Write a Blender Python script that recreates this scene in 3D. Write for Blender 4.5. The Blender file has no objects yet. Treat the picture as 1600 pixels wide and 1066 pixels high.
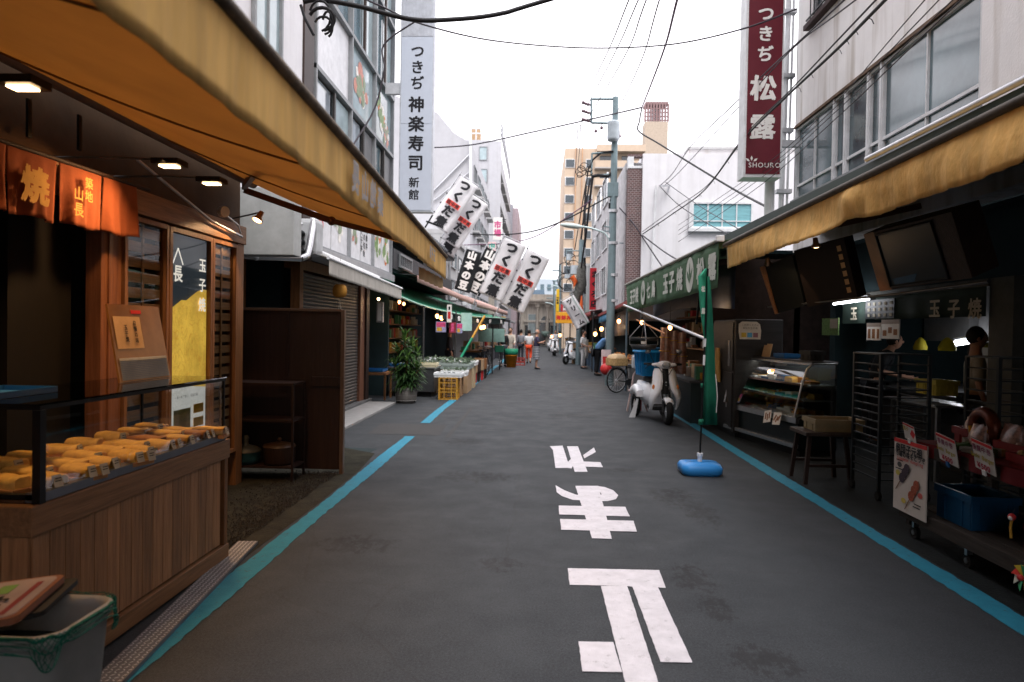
import bpy, bmesh, math, random
from mathutils import Vector as V, Matrix
from mathutils.geometry import tessellate_polygon
R = math.radians
rnd = random.Random(7)
S = bpy.context.scene
C = S.collection

# ---------------------------------------------------------------- camera
FPX = 1067.0; EYE = 1.6
_a = V(((841-800)/FPX, -(517-533)/FPX, 1.0)).normalized()
_u = V((math.sin(R(1.0)), math.cos(R(1.0)), 0.0)); _u = (_u-_a*_u.dot(_a)).normalized()
_x = _u.cross(_a)
def ray(px, py):                       # a direction in the street's own axes (x right, y down the street, z up)
    c = V(((px-800)/FPX, -(py-533)/FPX, 1.0))
    return V((_x.dot(c), _a.dot(c), _u.dot(c)))
def G(px, py, z=0.0):
    d = ray(px, py); t = (z-EYE)/d.z
    return V((d.x*t, d.y*t, z))
def WX(px, py, X):
    d = ray(px, py); t = X/d.x
    return V((X, d.y*t, EYE+d.z*t))
def WY(px, py, Y):
    d = ray(px, py); t = Y/d.y
    return V((d.x*t, Y, EYE+d.z*t))
cam = bpy.data.cameras.new('camera'); co = bpy.data.objects.new('camera', cam); C.objects.link(co)
right = V((_x.x, _a.x, _u.x)); up = V((_x.y, _a.y, _u.y)); fwd = V((_x.z, _a.z, _u.z))
m = Matrix((right, up, -fwd)).transposed().to_4x4(); m.translation = V((0, 0, EYE))
co.matrix_world = m
cam.sensor_width = 36; cam.lens = FPX/1600*36; cam.clip_end = 600; cam.clip_start = 0.05
cam.dof.use_dof = True; cam.dof.focus_distance = 6.5; cam.dof.aperture_fstop = 2.4
S.camera = co

# ---------------------------------------------------------------- world, sun, exposure
w = bpy.data.worlds.new('World'); S.world = w; w.use_nodes = True
nt = w.node_tree; bg = nt.nodes['Background']
sky = nt.nodes.new('ShaderNodeTexSky'); sky.sky_type = 'NISHITA'; sky.sun_disc = False
sky.sun_elevation = R(58); sky.sun_rotation = R(200)
sc_ = nt.nodes.new('ShaderNodeVectorMath'); sc_.operation = 'SCALE'; sc_.inputs['Scale'].default_value = 0.1
tc = nt.nodes.new('ShaderNodeTexCoord'); nz = nt.nodes.new('ShaderNodeTexNoise'); nz.inputs['Scale'].default_value = 1.6; nz.inputs['Detail'].default_value = 5
cr = nt.nodes.new('ShaderNodeValToRGB'); cr.color_ramp.elements[0].position = .3; cr.color_ramp.elements[0].color = (.93, .90, .95, 1)
cr.color_ramp.elements[1].position = .7; cr.color_ramp.elements[1].color = (1.0, .965, 1.0, 1)
mx = nt.nodes.new('ShaderNodeMix'); mx.data_type = 'RGBA'; mx.inputs[0].default_value = .93     # overcast: the cloud layer covers nearly all of the blue
L = nt.links.new
L(sky.outputs[0], sc_.inputs[0]); L(tc.outputs['Generated'], nz.inputs['Vector']); L(nz.outputs[0], cr.inputs[0])
# overcast luminance: a third as bright at the horizon as overhead
sx = nt.nodes.new('ShaderNodeSeparateXYZ'); L(tc.outputs['Generated'], sx.inputs[0])
cl = nt.nodes.new('ShaderNodeMath'); cl.operation = 'MAXIMUM'; cl.inputs[1].default_value = 0; L(sx.outputs[2], cl.inputs[0])
oc = nt.nodes.new('ShaderNodeMath'); oc.operation = 'MULTIPLY_ADD'; oc.inputs[1].default_value = 1.06; oc.inputs[2].default_value = .53; L(cl.outputs[0], oc.inputs[0])
ov = nt.nodes.new('ShaderNodeVectorMath'); ov.operation = 'SCALE'; L(cr.outputs[0], ov.inputs[0]); L(oc.outputs[0], ov.inputs['Scale'])
L(sc_.outputs[0], mx.inputs[6]); L(ov.outputs[0], mx.inputs[7]); L(mx.outputs[2], bg.inputs[0])
bg.inputs[1].default_value = 1.0
sl = bpy.data.lights.new('sun', 'SUN'); sl.energy = .7; sl.angle = R(25); sl.color = (1, .97, .93)
so = bpy.data.objects.new('sun', sl); C.objects.link(so); so.rotation_euler = (R(32), 0, R(20))
S.view_settings.view_transform = 'Standard'; S.view_settings.look = 'None'
S.view_settings.exposure = 1.5; S.view_settings.gamma = 1
S.cycles.max_bounces = 8; S.cycles.diffuse_bounces = 3; S.cycles.glossy_bounces = 3; S.cycles.transparent_max_bounces = 12
S.cycles.sample_clamp_indirect = 6; S.cycles.use_denoising = True
S.cycles.caustics_reflective = False; S.cycles.caustics_refractive = False

# ---------------------------------------------------------------- materials
MATS = {}
def M(name, col, rough=.6, metal=0, var=.14, scale=6, bump=.0, bscale=None, transl=0, em=0, spec=.22, wood=False, stretch=None, coat=0):
    if name in MATS: return MATS[name]
    m = bpy.data.materials.new(name); m.use_nodes = True; MATS[name] = m
    nt = m.node_tree; L = nt.links.new; p = nt.nodes['Principled BSDF']
    p.inputs['Roughness'].default_value = rough; p.inputs['Metallic'].default_value = metal
    p.inputs['Specular IOR Level'].default_value = spec; p.inputs['Coat Weight'].default_value = coat
    tc = nt.nodes.new('ShaderNodeTexCoord'); mp = nt.nodes.new('ShaderNodeMapping')
    L(tc.outputs['Object'], mp.inputs[0])
    if stretch: mp.inputs['Scale'].default_value = stretch
    elif wood: mp.inputs['Scale'].default_value = (14, 14, .8)
    nz = nt.nodes.new('ShaderNodeTexNoise'); nz.inputs['Scale'].default_value = scale; nz.inputs['Detail'].default_value = 6
    nz.inputs['Roughness'].default_value = .65
    L(mp.outputs[0], nz.inputs['Vector'])
    r = nt.nodes.new('ShaderNodeValToRGB'); r.color_ramp.elements[0].position = .3; r.color_ramp.elements[1].position = .7
    c = V(col[:3])
    r.color_ramp.elements[0].color = (*[max(0, k*(1-var)) for k in c], 1)
    r.color_ramp.elements[1].color = (*[min(1, k*(1+var)) for k in c], 1)
    L(nz.outputs[0], r.inputs[0]); L(r.outputs[0], p.inputs['Base Color'])
    if bump:
        b = nt.nodes.new('ShaderNodeBump'); b.inputs['Strength'].default_value = bump; b.inputs['Distance'].default_value = .02
        n2 = nt.nodes.new('ShaderNodeTexNoise'); n2.inputs['Scale'].default_value = bscale or scale*4; n2.inputs['Detail'].default_value = 4
        L(mp.outputs[0], n2.inputs['Vector']); L(n2.outputs[0], b.inputs['Height']); L(b.outputs[0], p.inputs['Normal'])
    if em:
        p.inputs['Emission Color'].default_value = (*col[:3], 1); p.inputs['Emission Strength'].default_value = em
    if transl:
        t = nt.nodes.new('ShaderNodeBsdfTranslucent'); L(r.outputs[0], t.inputs[0])
        ms = nt.nodes.new('ShaderNodeMixShader'); ms.inputs[0].default_value = transl
        L(p.outputs[0], ms.inputs[1]); L(t.outputs[0], ms.inputs[2]); L(ms.outputs[0], nt.nodes['Material Output'].inputs[0])
    return m
def glass(name, tint=(.9, .95, .95), refl=.12, rough=.02):
    if name in MATS: return MATS[name]
    m = bpy.data.materials.new(name); m.use_nodes = True; MATS[name] = m
    nt = m.node_tree; L = nt.links.new
    nt.nodes.remove(nt.nodes['Principled BSDF'])
    t = nt.nodes.new('ShaderNodeBsdfTransparent'); t.inputs[0].default_value = (*tint, 1)
    g = nt.nodes.new('ShaderNodeBsdfGlossy'); g.inputs['Roughness'].default_value = rough
    f = nt.nodes.new('ShaderNodeFresnel'); f.inputs[0].default_value = 1.5
    a = nt.nodes.new('ShaderNodeMath'); a.operation = 'MULTIPLY_ADD'; a.inputs[1].default_value = .8; a.inputs[2].default_value = refl*.4
    ms = nt.nodes.new('ShaderNodeMixShader')
    L(f.outputs[0], a.inputs[0]); L(a.outputs[0], ms.inputs[0]); L(t.outputs[0], ms.inputs[1]); L(g.outputs[0], ms.inputs[2])
    L(ms.outputs[0], nt.nodes['Material Output'].inputs[0])
    return m
def paint_wall(name, col, dirt=(.25, .2, .15), amt=.5, rough=.85):
    """plaster with vertical rain streaks and blotches"""
    if name in MATS: return MATS[name]
    m = M(name, col, rough, var=.05, scale=3, bump=.15, bscale=40); nt = m.node_tree; L = nt.links.new
    p = nt.nodes['Principled BSDF']; src = p.inputs['Base Color'].links[0].from_socket
    tc = nt.nodes.new('ShaderNodeTexCoord'); mp = nt.nodes.new('ShaderNodeMapping'); mp.inputs['Scale'].default_value = (3, 3, .22)
    nz = nt.nodes.new('ShaderNodeTexNoise'); nz.inputs['Scale'].default_value = 1.8; nz.inputs['Detail'].default_value = 8
    L(tc.outputs['Object'], mp.inputs[0]); L(mp.outputs[0], nz.inputs['Vector'])
    r = nt.nodes.new('ShaderNodeValToRGB'); r.color_ramp.elements[0].position = .48; r.color_ramp.elements[1].position = .70
    r.color_ramp.elements[1].color = (amt, amt, amt, 1)
    x = nt.nodes.new('ShaderNodeMix'); x.data_type = 'RGBA'; x.inputs[7].default_value = (*dirt, 1)
    L(nz.outputs[0], r.inputs[0]); L(r.outputs[0], x.inputs[0]); L(src, x.inputs[6]); L(x.outputs[2], p.inputs['Base Color'])
    return m

# ---------------------------------------------------------------- mesh building
class MB:
    def __init__(s): s.v = []; s.f = []; s.s = []
    def add(s, vs, fs, smooth=False):
        n = len(s.v); s.v += [V(p) for p in vs]; s.f += [tuple(i+n for i in f) for f in fs]; s.s += [smooth]*len(fs); return s
    def box(s, x0, x1, y0, y1, z0, z1):
        x0, x1 = sorted((x0, x1)); y0, y1 = sorted((y0, y1)); z0, z1 = sorted((z0, z1))
        return s.add([(x, y, z) for z in (z0, z1) for y in (y0, y1) for x in (x0, x1)],
                     [(0, 2, 3, 1), (4, 5, 7, 6), (0, 1, 5, 4), (2, 6, 7, 3), (0, 4, 6, 2), (1, 3, 7, 5)])
    def obox(s, c, sx, sy, sz, rot=None):
        rot = rot or Matrix.Identity(3); c = V(c)
        vs = [c+rot @ V((x*sx/2, y*sy/2, z*sz/2)) for z in (-1, 1) for y in (-1, 1) for x in (-1, 1)]
        return s.add(vs, [(0, 2, 3, 1), (4, 5, 7, 6), (0, 1, 5, 4), (2, 6, 7, 3), (0, 4, 6, 2), (1, 3, 7, 5)])
    def bar(s, p, q, w, h=None, upv=(0, 0, 1)):
        p = V(p); q = V(q); h = h or w; d = q-p; y = d.normalized(); u = V(upv)
        if abs(y.dot(u)) > .98: u = V((0, 1, 0)) if abs(y.y) < .9 else V((1, 0, 0))
        x = y.cross(u).normalized(); z = x.cross(y)
        rot = Matrix((x, y, z)).transposed()
        return s.obox((p+q)/2, w, d.length, h, rot)
    def tube(s, pts, r, n=8, closed=False, caps=True):
        pts = [V(p) for p in pts]; k = len(pts); rs = r if isinstance(r, (list, tuple)) else [r]*k
        rings = []; pr = None
        for i, p in enumerate(pts):
            if closed: t = pts[(i+1) % k]-pts[i-1]
            else: t = pts[min(i+1, k-1)]-pts[max(i-1, 0)]
            t.normalize()
            if pr is None:
                a = V((0, 0, 1)) if abs(t.z) < .9 else V((1, 0, 0)); pr = t.cross(a).normalized()
            pr = (pr-t*pr.dot(t)).normalized(); b = t.cross(pr)
            rings.append([p+(pr*math.cos(2*math.pi*j/n)+b*math.sin(2*math.pi*j/n))*rs[i] for j in range(n)])
        vs = [q for g in rings for q in g]; fs = []
        for i in range(k if closed else k-1):
            a = i*n; b = ((i+1) % k)*n
            for j in range(n): fs.append((a+j, a+(j+1) % n, b+(j+1) % n, b+j))
        s.add(vs, fs, True)
        if not closed and caps:
            s.add(rings[0][::-1], [tuple(range(n))]); s.add(rings[-1], [tuple(range(n))])
        return s
    def cyl(s, p, q, r, n=12): return s.tube([p, q], r, n)
    def lathe(s, prof, n=20, c=(0, 0, 0), rot=None, smooth=True, arc=None):
        c = V(c); rot = rot or Matrix.Identity(3); vs = []; k = len(prof)
        for i in range(n):
            a = 2*math.pi*i/n
            for (r, z) in prof: vs.append(c+rot @ V((r*math.cos(a), r*math.sin(a), z)))
        fs = [(i*k+j, ((i+1) % n)*k+j, ((i+1) % n)*k+j+1, i*k+j+1) for i in range(n) for j in range(k-1)]
        return s.add(vs, fs, smooth)
    def ball(s, c, r, n=12, m=8, rot=None):
        if not isinstance(r, (tuple, list)): r = (r, r, r)
        rot = rot or Matrix.Identity(3); c = V(c); vs = []
        for i in range(n):
            for j in range(m+1):
                a = 2*math.pi*i/n; b = math.pi*j/m
                vs.append(c+rot @ V((r[0]*math.sin(b)*math.cos(a), r[1]*math.sin(b)*math.sin(a), -r[2]*math.cos(b))))
        fs = [(i*(m+1)+j, ((i+1) % n)*(m+1)+j, ((i+1) % n)*(m+1)+j+1, i*(m+1)+j+1) for i in range(n) for j in range(m)]
        return s.add(vs, fs, True)
    def quad(s, a, b, c, d): return s.add([a, b, c, d], [(0, 1, 2, 3)])
    def prism(s, pts, vec):
        n = len(pts); pts = [V(p) for p in pts]; vec = V(vec)
        return s.add(pts+[p+vec for p in pts], [tuple(range(n))[::-1], tuple(range(n, 2*n))]+[(i, (i+1) % n, (i+1) % n+n, i+n) for i in range(n)])
    def sheet(s, fn, nu, nv, th=0, smooth=True):
        vs = [V(fn(i/nu, j/nv)) for i in range(nu+1) for j in range(nv+1)]
        fs = [(i*(nv+1)+j, (i+1)*(nv+1)+j, (i+1)*(nv+1)+j+1, i*(nv+1)+j+1) for i in range(nu) for j in range(nv)]
        return s.add(vs, fs, smooth)
    def loft(s, rings, closed=True, caps=True, smooth=True):
        n = len(rings[0]); vs = [V(p) for g in rings for p in g]; fs = []
        for i in range(len(rings)-1):
            for j in range(n if closed else n-1):
                fs.append((i*n+j, i*n+(j+1) % n, (i+1)*n+(j+1) % n, (i+1)*n+j))
        s.add(vs, fs, smooth)
        if caps: s.add(rings[0][::-1], [tuple(range(n))], smooth); s.add(rings[-1], [tuple(range(n))], smooth)
        return s
def base(p):                                             # world placement of a thing: location and turn
    return Matrix.Translation(p.location) @ p.rotation_euler.to_matrix().to_4x4()
def mk(name, mb, mat, bevel=0, solid=0):
    me = bpy.data.meshes.new(name); me.from_pydata([tuple(v) for v in mb.v], [], mb.f)
    me.polygons.foreach_set('use_smooth', mb.s)
    if bevel or solid:
        bm = bmesh.new(); bm.from_mesh(me)
        bmesh.ops.remove_doubles(bm, verts=bm.verts, dist=1e-5)
        if bevel:
            es = [e for e in bm.edges if len(e.link_faces) == 2 and e.calc_face_angle(0) > .6]
            bmesh.ops.bevel(bm, geom=es, offset=bevel, segments=2, profile=.6, affect='EDGES', clamp_overlap=True)
        if solid: bmesh.ops.solidify(bm, geom=bm.faces[:], thickness=solid)
        bm.to_mesh(me); bm.free()
    me.materials.append(mat)
    return me
def link(name, me, parent=None):
    o = bpy.data.objects.new(name, me); C.objects.link(o)
    if parent is not None: o.parent = parent
    return o
def root_of(p):
    while p.parent is not None: p = p.parent
    return p
def part(name, mb, mat, parent, bevel=0, solid=0, world=True, label=None, stuff=False):
    """a part of a thing; mb is given in world coordinates unless world=False"""
    if world:
        inv = base(root_of(parent)).inverted(); mb.v = [inv @ q for q in mb.v]
    o = link(name, mk(name, mb, mat, bevel, solid), parent)
    if label: o['label'] = label
    if stuff: o['kind'] = 'stuff'
    return o
def tag(o, label, cat, group=None):
    o['label'] = label; o['category'] = cat
    if group: o['group'] = group
    return o
def thing(name, label, cat, loc=(0, 0, 0), rz=0, group=None):
    o = bpy.data.objects.new(name, None); C.objects.link(o); o.empty_display_size = .2
    o.location = V(loc); o.rotation_euler = (0, 0, rz)
    return tag(o, label, cat, group)
def solo(name, mb, mat, label, cat, group=None, bevel=0, solid=0, loc=None):
    o = link(name, mk(name, mb, mat, bevel, solid)); return tag(o, label, cat, group)
def struct(name, mb, mat, bevel=0):
    o = link(name, mk(name, mb, mat, bevel)); o['kind'] = 'structure'; return o
def copy_tree(o, parent=None):
    c = o.copy(); C.objects.link(c)
    if parent is not None: c.parent = parent
    for ch in KIDS(o): copy_tree(ch, c)
    return c
def KIDS(o): return [x for x in bpy.data.objects if x.parent == o]
def place(o, loc, rz, label, group=None):
    o.location = V(loc); o.rotation_euler = (0, 0, rz); o['label'] = label
    if group: o['group'] = group
    return o

# lettering: every character becomes real flat mesh, made once
GLY = {}
def load_glyphs(chars):
    obs = []
    for ch in sorted(set(chars)):
        if ch in ' \n': continue
        c = bpy.data.curves.new('g', 'FONT'); c.body = ch; c.size = 1; c.resolution_u = 3
        o = bpy.data.objects.new('g', c); C.objects.link(o); obs.append((ch, o))
    bpy.context.view_layer.update(); dg = bpy.context.evaluated_depsgraph_get()
    for ch, o in obs:
        me = bpy.data.meshes.new_from_object(o.evaluated_get(dg))
        vs = [(v.co.x, v.co.y) for v in me.vertices]; fs = [tuple(p.vertices) for p in me.polygons]
        GLY[ch] = (vs, fs); bpy.data.meshes.remove(me)
    for ch, o in obs:
        d = o.data; bpy.data.objects.remove(o); bpy.data.curves.remove(d)
load_glyphs('つきぢ神楽寿司新館松露SHOURO玉子焼築地山長本の豆つくだ煮佃海鮮丼すし一番まぐろツリーム中巻煎餅串団子どうぞ春夏味自慢元祖創業一本丁寧に伝統。、¥500SushiBurger税込円いらっせ商店鰻穴子酒塩辛昆布茶刺身市場食堂大売出営業中玉子出ご利用ください店様お買得品当今日旬魚貝類上牛乳屋Japanesdumplig小をダ巻夏鳥七当々')
def text(parent, s, mat, ctr, r, u, h, vert=False, bold=0, name='lettering', sx=1.0, gap=1.08, lift=.004, shear=0):
    """characters laid out round ctr on the plane of r (right) and u (up); CJK in em squares"""
    r = V(r).normalized(); u = V(u).normalized(); n = r.cross(u); mb = MB(); ctr = V(ctr)
    wd = []
    for ch in s:
        if ch == ' ': wd.append(.5)
        elif ord(ch) < 256 and ch in GLY: wd.append(max([p[0] for p in GLY[ch][0]]+[.3])+.08)
        else: wd.append(1.0)
    tot = sum(wd)*gap if not vert else 0; x = -tot/2; k = len(s)
    dirs = [(0, 0)]
    if bold: dirs = [(0, 0), (bold, bold*.5), (-bold, -bold*.5), (bold*.6, -bold*.8), (-bold*.6, bold*.8)]
    for i, ch in enumerate(s):
        if ch not in GLY: x += wd[i]*gap; continue
        vs, fs = GLY[ch]
        for j, (dx, dy) in enumerate(dirs):
            pts = []
            for (a, b) in vs:
                if vert: X = (a-.5+dx); Y = (b-.38+dy)+((k-1)/2-i)*gap
                else: X = x+a+dx; Y = b-.38+dy
                pts.append(ctr+r*((X+shear*Y)*h*sx)+u*(Y*h)+n*(lift+j*.0003))
            mb.add(pts, fs)
        x += wd[i]*gap
    return part(name, mb, mat, parent)
def skin_mesh(name, verts, edges, radii, mat, lvl=1):
    me = bpy.data.meshes.new('s'); me.from_pydata([tuple(v) for v in verts], edges, [])
    o = bpy.data.objects.new('s', me); C.objects.link(o)
    md = o.modifiers.new('k', 'SKIN'); md.use_smooth_shade = True
    for i, rr in enumerate(radii):
        sv = me.skin_vertices[0].data[i]; sv.radius = (rr, rr) if not isinstance(rr, tuple) else rr; sv.use_root = (i == 0)
    sb = o.modifiers.new('b', 'SUBSURF'); sb.levels = lvl; sb.render_levels = lvl
    bpy.context.view_layer.update(); dg = bpy.context.evaluated_depsgraph_get()
    m2 = bpy.data.meshes.new_from_object(o.evaluated_get(dg)); m2.name = name
    m2.materials.clear(); m2.materials.append(mat)
    bpy.data.objects.remove(o); bpy.data.meshes.remove(me)
    return m2
UP = V((0, 0, 1)); XR = V((1, 0, 0)); YF = V((0, 1, 0))

# common materials
mPaper = M('paper_white', (.78, .76, .72), .7, var=.05)
mInk = M('ink_black', (.015, .015, .018), .7, var=.1)
mRed = M('print_red', (.55, .03, .03), .6)
mWhiteInk = M('ink_white', (.8, .78, .75), .6, var=.04)
mDarkWood = M('wood_dark', (.028, .015, .011), .6, wood=True, var=.4, scale=3, bump=.25)
mWood = M('wood_brown', (.2, .09, .036), .5, wood=True, var=.35, scale=3, bump=.2)
mWoodWarm = M('wood_warm', (.22, .105, .045), .5, wood=True, var=.3, scale=3, bump=.2)
mWoodY = M('wood_warm_long', (.25, .13, .062), .5, stretch=(14, .8, 14), var=.3, scale=3, bump=.2)
mBlackMetal = M('black_metal', (.012, .013, .014), .4, metal=.3)
mSteel = M('steel', (.45, .45, .46), .32, metal=1, var=.1, scale=20)
mDarkSteel = M('steel_dull', (.07, .072, .075), .45, metal=.6, var=.2)
mAlu = M('aluminium', (.55, .56, .58), .45, metal=.7)
mBlack = M('black_plastic', (.014, .015, .016), .5)
mRubber = M('rubber', (.012, .012, .012), .8)
mWhiteP = M('white_plastic', (.72, .72, .72), .35, var=.06)
mWhiteGloss = M('white_gloss_paint', (.90, .91, .93), .25, var=.04, coat=.4)
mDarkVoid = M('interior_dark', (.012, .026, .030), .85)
mBlue = M('blue_plastic', (.015, .10, .27), .4, var=.12)
mRedP = M('red_plastic', (.45, .03, .03), .45)
mYel = M('yellow_plastic', (.45, .23, .03), .45, var=.2)
mGreenP = M('green_plastic', (.02, .22, .12), .5)
mCard = M('cardboard', (.36, .24, .14), .85, var=.15)
mFoam = M('foam_white', (.75, .77, .78), .7, var=.05)
mBulb = M('lamp_warm_lit', (1.0, .62, .3), .5, em=5)
mBulbS = M('bulb_amber_lit', (1.0, .42, .14), .5, em=3.2)
mBulbW = M('lamp_white_lit', (.9, .93, 1.0), .5, em=4)
mCable = M('cable_black', (.012, .012, .014), .6)
mWire = M('wire_grey', (.05, .045, .055), .6)
# ================================================================ GROUND AND ROAD
STAINS = [(G(px, py).x, G(px, py).y, rx, ry) for px, py, rx, ry in ((740, 745, .75, .45), (780, 882, .28, .22), (720, 690, .5, .5), (1050, 775, .35, .6), (1095, 800, .25, .8), (1085, 905, .22, .45), (1120, 950, .16, .35), (1190, 1030, .3, .3), (980, 735, .5, .18), (560, 850, .5, .35), (900, 650, .8, .5))]
def asphalt():
    m = bpy.data.materials.new('asphalt'); m.use_nodes = True; nt = m.node_tree; L = nt.links.new; p = nt.nodes['Principled BSDF']
    tc = nt.nodes.new('ShaderNodeTexCoord')
    def noise(sc, det=6, rough=.6, st=None):
        n = nt.nodes.new('ShaderNodeTexNoise'); n.inputs['Scale'].default_value = sc; n.inputs['Detail'].default_value = det; n.inputs['Roughness'].default_value = rough
        if st:
            mp = nt.nodes.new('ShaderNodeMapping'); mp.inputs['Scale'].default_value = st; L(tc.outputs['Object'], mp.inputs[0]); L(mp.outputs[0], n.inputs['Vector'])
        else: L(tc.outputs['Object'], n.inputs['Vector'])
        return n.outputs[0]
    def ramp(src, a, b, ca, cb):
        r = nt.nodes.new('ShaderNodeValToRGB'); e = r.color_ramp.elements; e[0].position = a; e[1].position = b; e[0].color = (*ca, 1); e[1].color = (*cb, 1); L(src, r.inputs[0]); return r.outputs[0]
    def mix(f, a, b, mode='MIX'):
        x = nt.nodes.new('ShaderNodeMix'); x.data_type = 'RGBA'; x.blend_type = mode
        if isinstance(f, float): x.inputs[0].default_value = f
        else: L(f, x.inputs[0])
        L(a, x.inputs[6])
        if isinstance(b, tuple): x.inputs[7].default_value = (*b, 1)
        else: L(b, x.inputs[7])
        return x.outputs[2]
    c = ramp(noise(.45, 5), .35, .7, (.027, .0305, .034), (.034, .038, .042))          # large tonal patches
    c = mix(.8, c, ramp(noise(38, 4, .8), .3, .7, (.85, .85, .85), (1.12, 1.12, 1.12)), 'MULTIPLY')
    c = mix(.8, c, ramp(noise(85, 4, .85), .36, .66, (.42, .42, .42), (1.75, 1.75, 1.75)), 'MULTIPLY')      # aggregate
    c = mix(ramp(noise(150, 1), .70, .74, (0, 0, 0), (.55, .55, .55)), c, (.16, .15, .15))                     # light chips
    st = noise(1.1, 8, .72, (1.6, .55, 1))                                                          # stains along the lane
    c = mix(ramp(st, .64, .70, (0, 0, 0), (.6, .6, .6)), c, (.016, .016, .017))
    acc = None                                              # spill marks, each where it lies on the lane
    for (x, y, rx, ry) in STAINS:
        mp = nt.nodes.new('ShaderNodeMapping'); mp.vector_type = 'POINT'; mp.inputs['Location'].default_value = (-x/rx, -y/ry, 0); mp.inputs['Scale'].default_value = (1/rx, 1/ry, 1); L(tc.outputs['Object'], mp.inputs[0])
        gr = nt.nodes.new('ShaderNodeTexGradient'); gr.gradient_type = 'SPHERICAL'; L(mp.outputs[0], gr.inputs[0])
        if acc is None: acc = gr.outputs[1]
        else: ad = nt.nodes.new('ShaderNodeMath'); ad.operation = 'MAXIMUM'; L(acc, ad.inputs[0]); L(gr.outputs[1], ad.inputs[1]); acc = ad.outputs[0]
    mu = nt.nodes.new('ShaderNodeMath'); mu.operation = 'MULTIPLY'; L(acc, mu.inputs[0]); L(ramp(noise(14, 10, .85, (1, .6, 1)), .42, .60, (0, 0, 0), (1, 1, 1)), mu.inputs[1])
    c = mix(ramp(mu.outputs[0], .22, .27, (0, 0, 0), (.8, .8, .8)), c, (.012, .012, .013))
    c = mix(ramp(noise(.8, 7, .7, (.5, 1.5, 1)), .66, .76, (0, 0, 0), (.3, .3, .3)), c, (.045, .046, .048))     # worn pale skin
    vo = nt.nodes.new('ShaderNodeTexVoronoi'); vo.feature = 'DISTANCE_TO_EDGE'; vo.inputs['Scale'].default_value = .42
    wv = nt.nodes.new('ShaderNodeMix'); wv.data_type = 'VECTOR'; wv.inputs[0].default_value = .12
    n3 = nt.nodes.new('ShaderNodeTexNoise'); n3.inputs['Scale'].default_value = 3; n3.inputs['Detail'].default_value = 6
    L(tc.outputs['Object'], wv.inputs[4]); L(n3.outputs[1], wv.inputs[5]); L(tc.outputs['Object'], n3.inputs['Vector']); L(wv.outputs[1], vo.inputs['Vector'])
    c = mix(ramp(vo.outputs[0], .0, .004, (.45, .45, .45), (0, 0, 0)), c, (.02, .02, .02))
    L(c, p.inputs['Base Color'])
    rr = ramp(noise(2.5, 5), .35, .7, (.68, .68, .68), (.85, .85, .85)); L(rr, p.inputs['Roughness'])
    b = nt.nodes.new('ShaderNodeBump'); b.inputs['Strength'].default_value = .5; b.inputs['Distance'].default_value = .006
    L(noise(240, 3, .8), b.inputs['Height']); L(b.outputs[0], p.inputs['Normal']); p.inputs['Specular IOR Level'].default_value = .3
    return m
mAsph = asphalt()
mb = MB(); mb.quad((-120, -60, 0), (120, -60, 0), (120, 320, 0), (-120, 320, 0)); struct('road', mb, mAsph)

def paint(name, col, wear=.35):
    m = M(name, col, .6, var=.12, scale=9, bump=.35, bscale=160); nt = m.node_tree; L = nt.links.new; p = nt.nodes['Principled BSDF']
    src = p.inputs['Base Color'].links[0].from_socket; tc = nt.nodes.new('ShaderNodeTexCoord')
    n = nt.nodes.new('ShaderNodeTexNoise'); n.inputs['Scale'].default_value = 16; n.inputs['Detail'].default_value = 14; n.inputs['Roughness'].default_value = .78; L(tc.outputs['Object'], n.inputs['Vector'])
    r = nt.nodes.new('ShaderNodeValToRGB'); r.color_ramp.elements[0].position = .57; r.color_ramp.elements[1].position = .64; r.color_ramp.elements[1].color = (wear, wear, wear, 1); L(n.outputs[0], r.inputs[0])
    x = nt.nodes.new('ShaderNodeMix'); x.data_type = 'RGBA'; x.inputs[7].default_value = (.07, .07, .07, 1); L(r.outputs[0], x.inputs[0]); L(src, x.inputs[6]); L(x.outputs[2], p.inputs['Base Color'])
    return m
mLine = paint('line_paint_blue', (.024, .205, .30), .9)
mMark = paint('road_paint_white', (.56, .535, .56), .4)
def line(y0, y1, x, w=.155, z=.004):
    n = max(2, int((y1-y0)/.06)); L_ = []; R_ = []
    for i in range(n+1):
        y = y0+(y1-y0)*i/n
        L_.append((x-w/2+rnd.uniform(-.007, .007)+.008*math.sin(y*1.3), y, z)); R_.append((x+w/2+rnd.uniform(-.008, .008)+.008*math.sin(y*1.7+1), y, z))
    mb = MB(); mb.add(L_+R_, [(i, n+1+i, n+2+i, i+1) for i in range(n)]); struct('blue_line', mb, mLine)
line(1.2, 10.05, -1.87); line(11.5, 15.6, -1.90); line(17.4, 23, -1.86); line(24, 31, -1.83); line(33, 40, -1.8)
line(1.2, 13.8, 2.73, .16); line(16, 22, 2.7); line(24.5, 34, 2.72)
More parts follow.
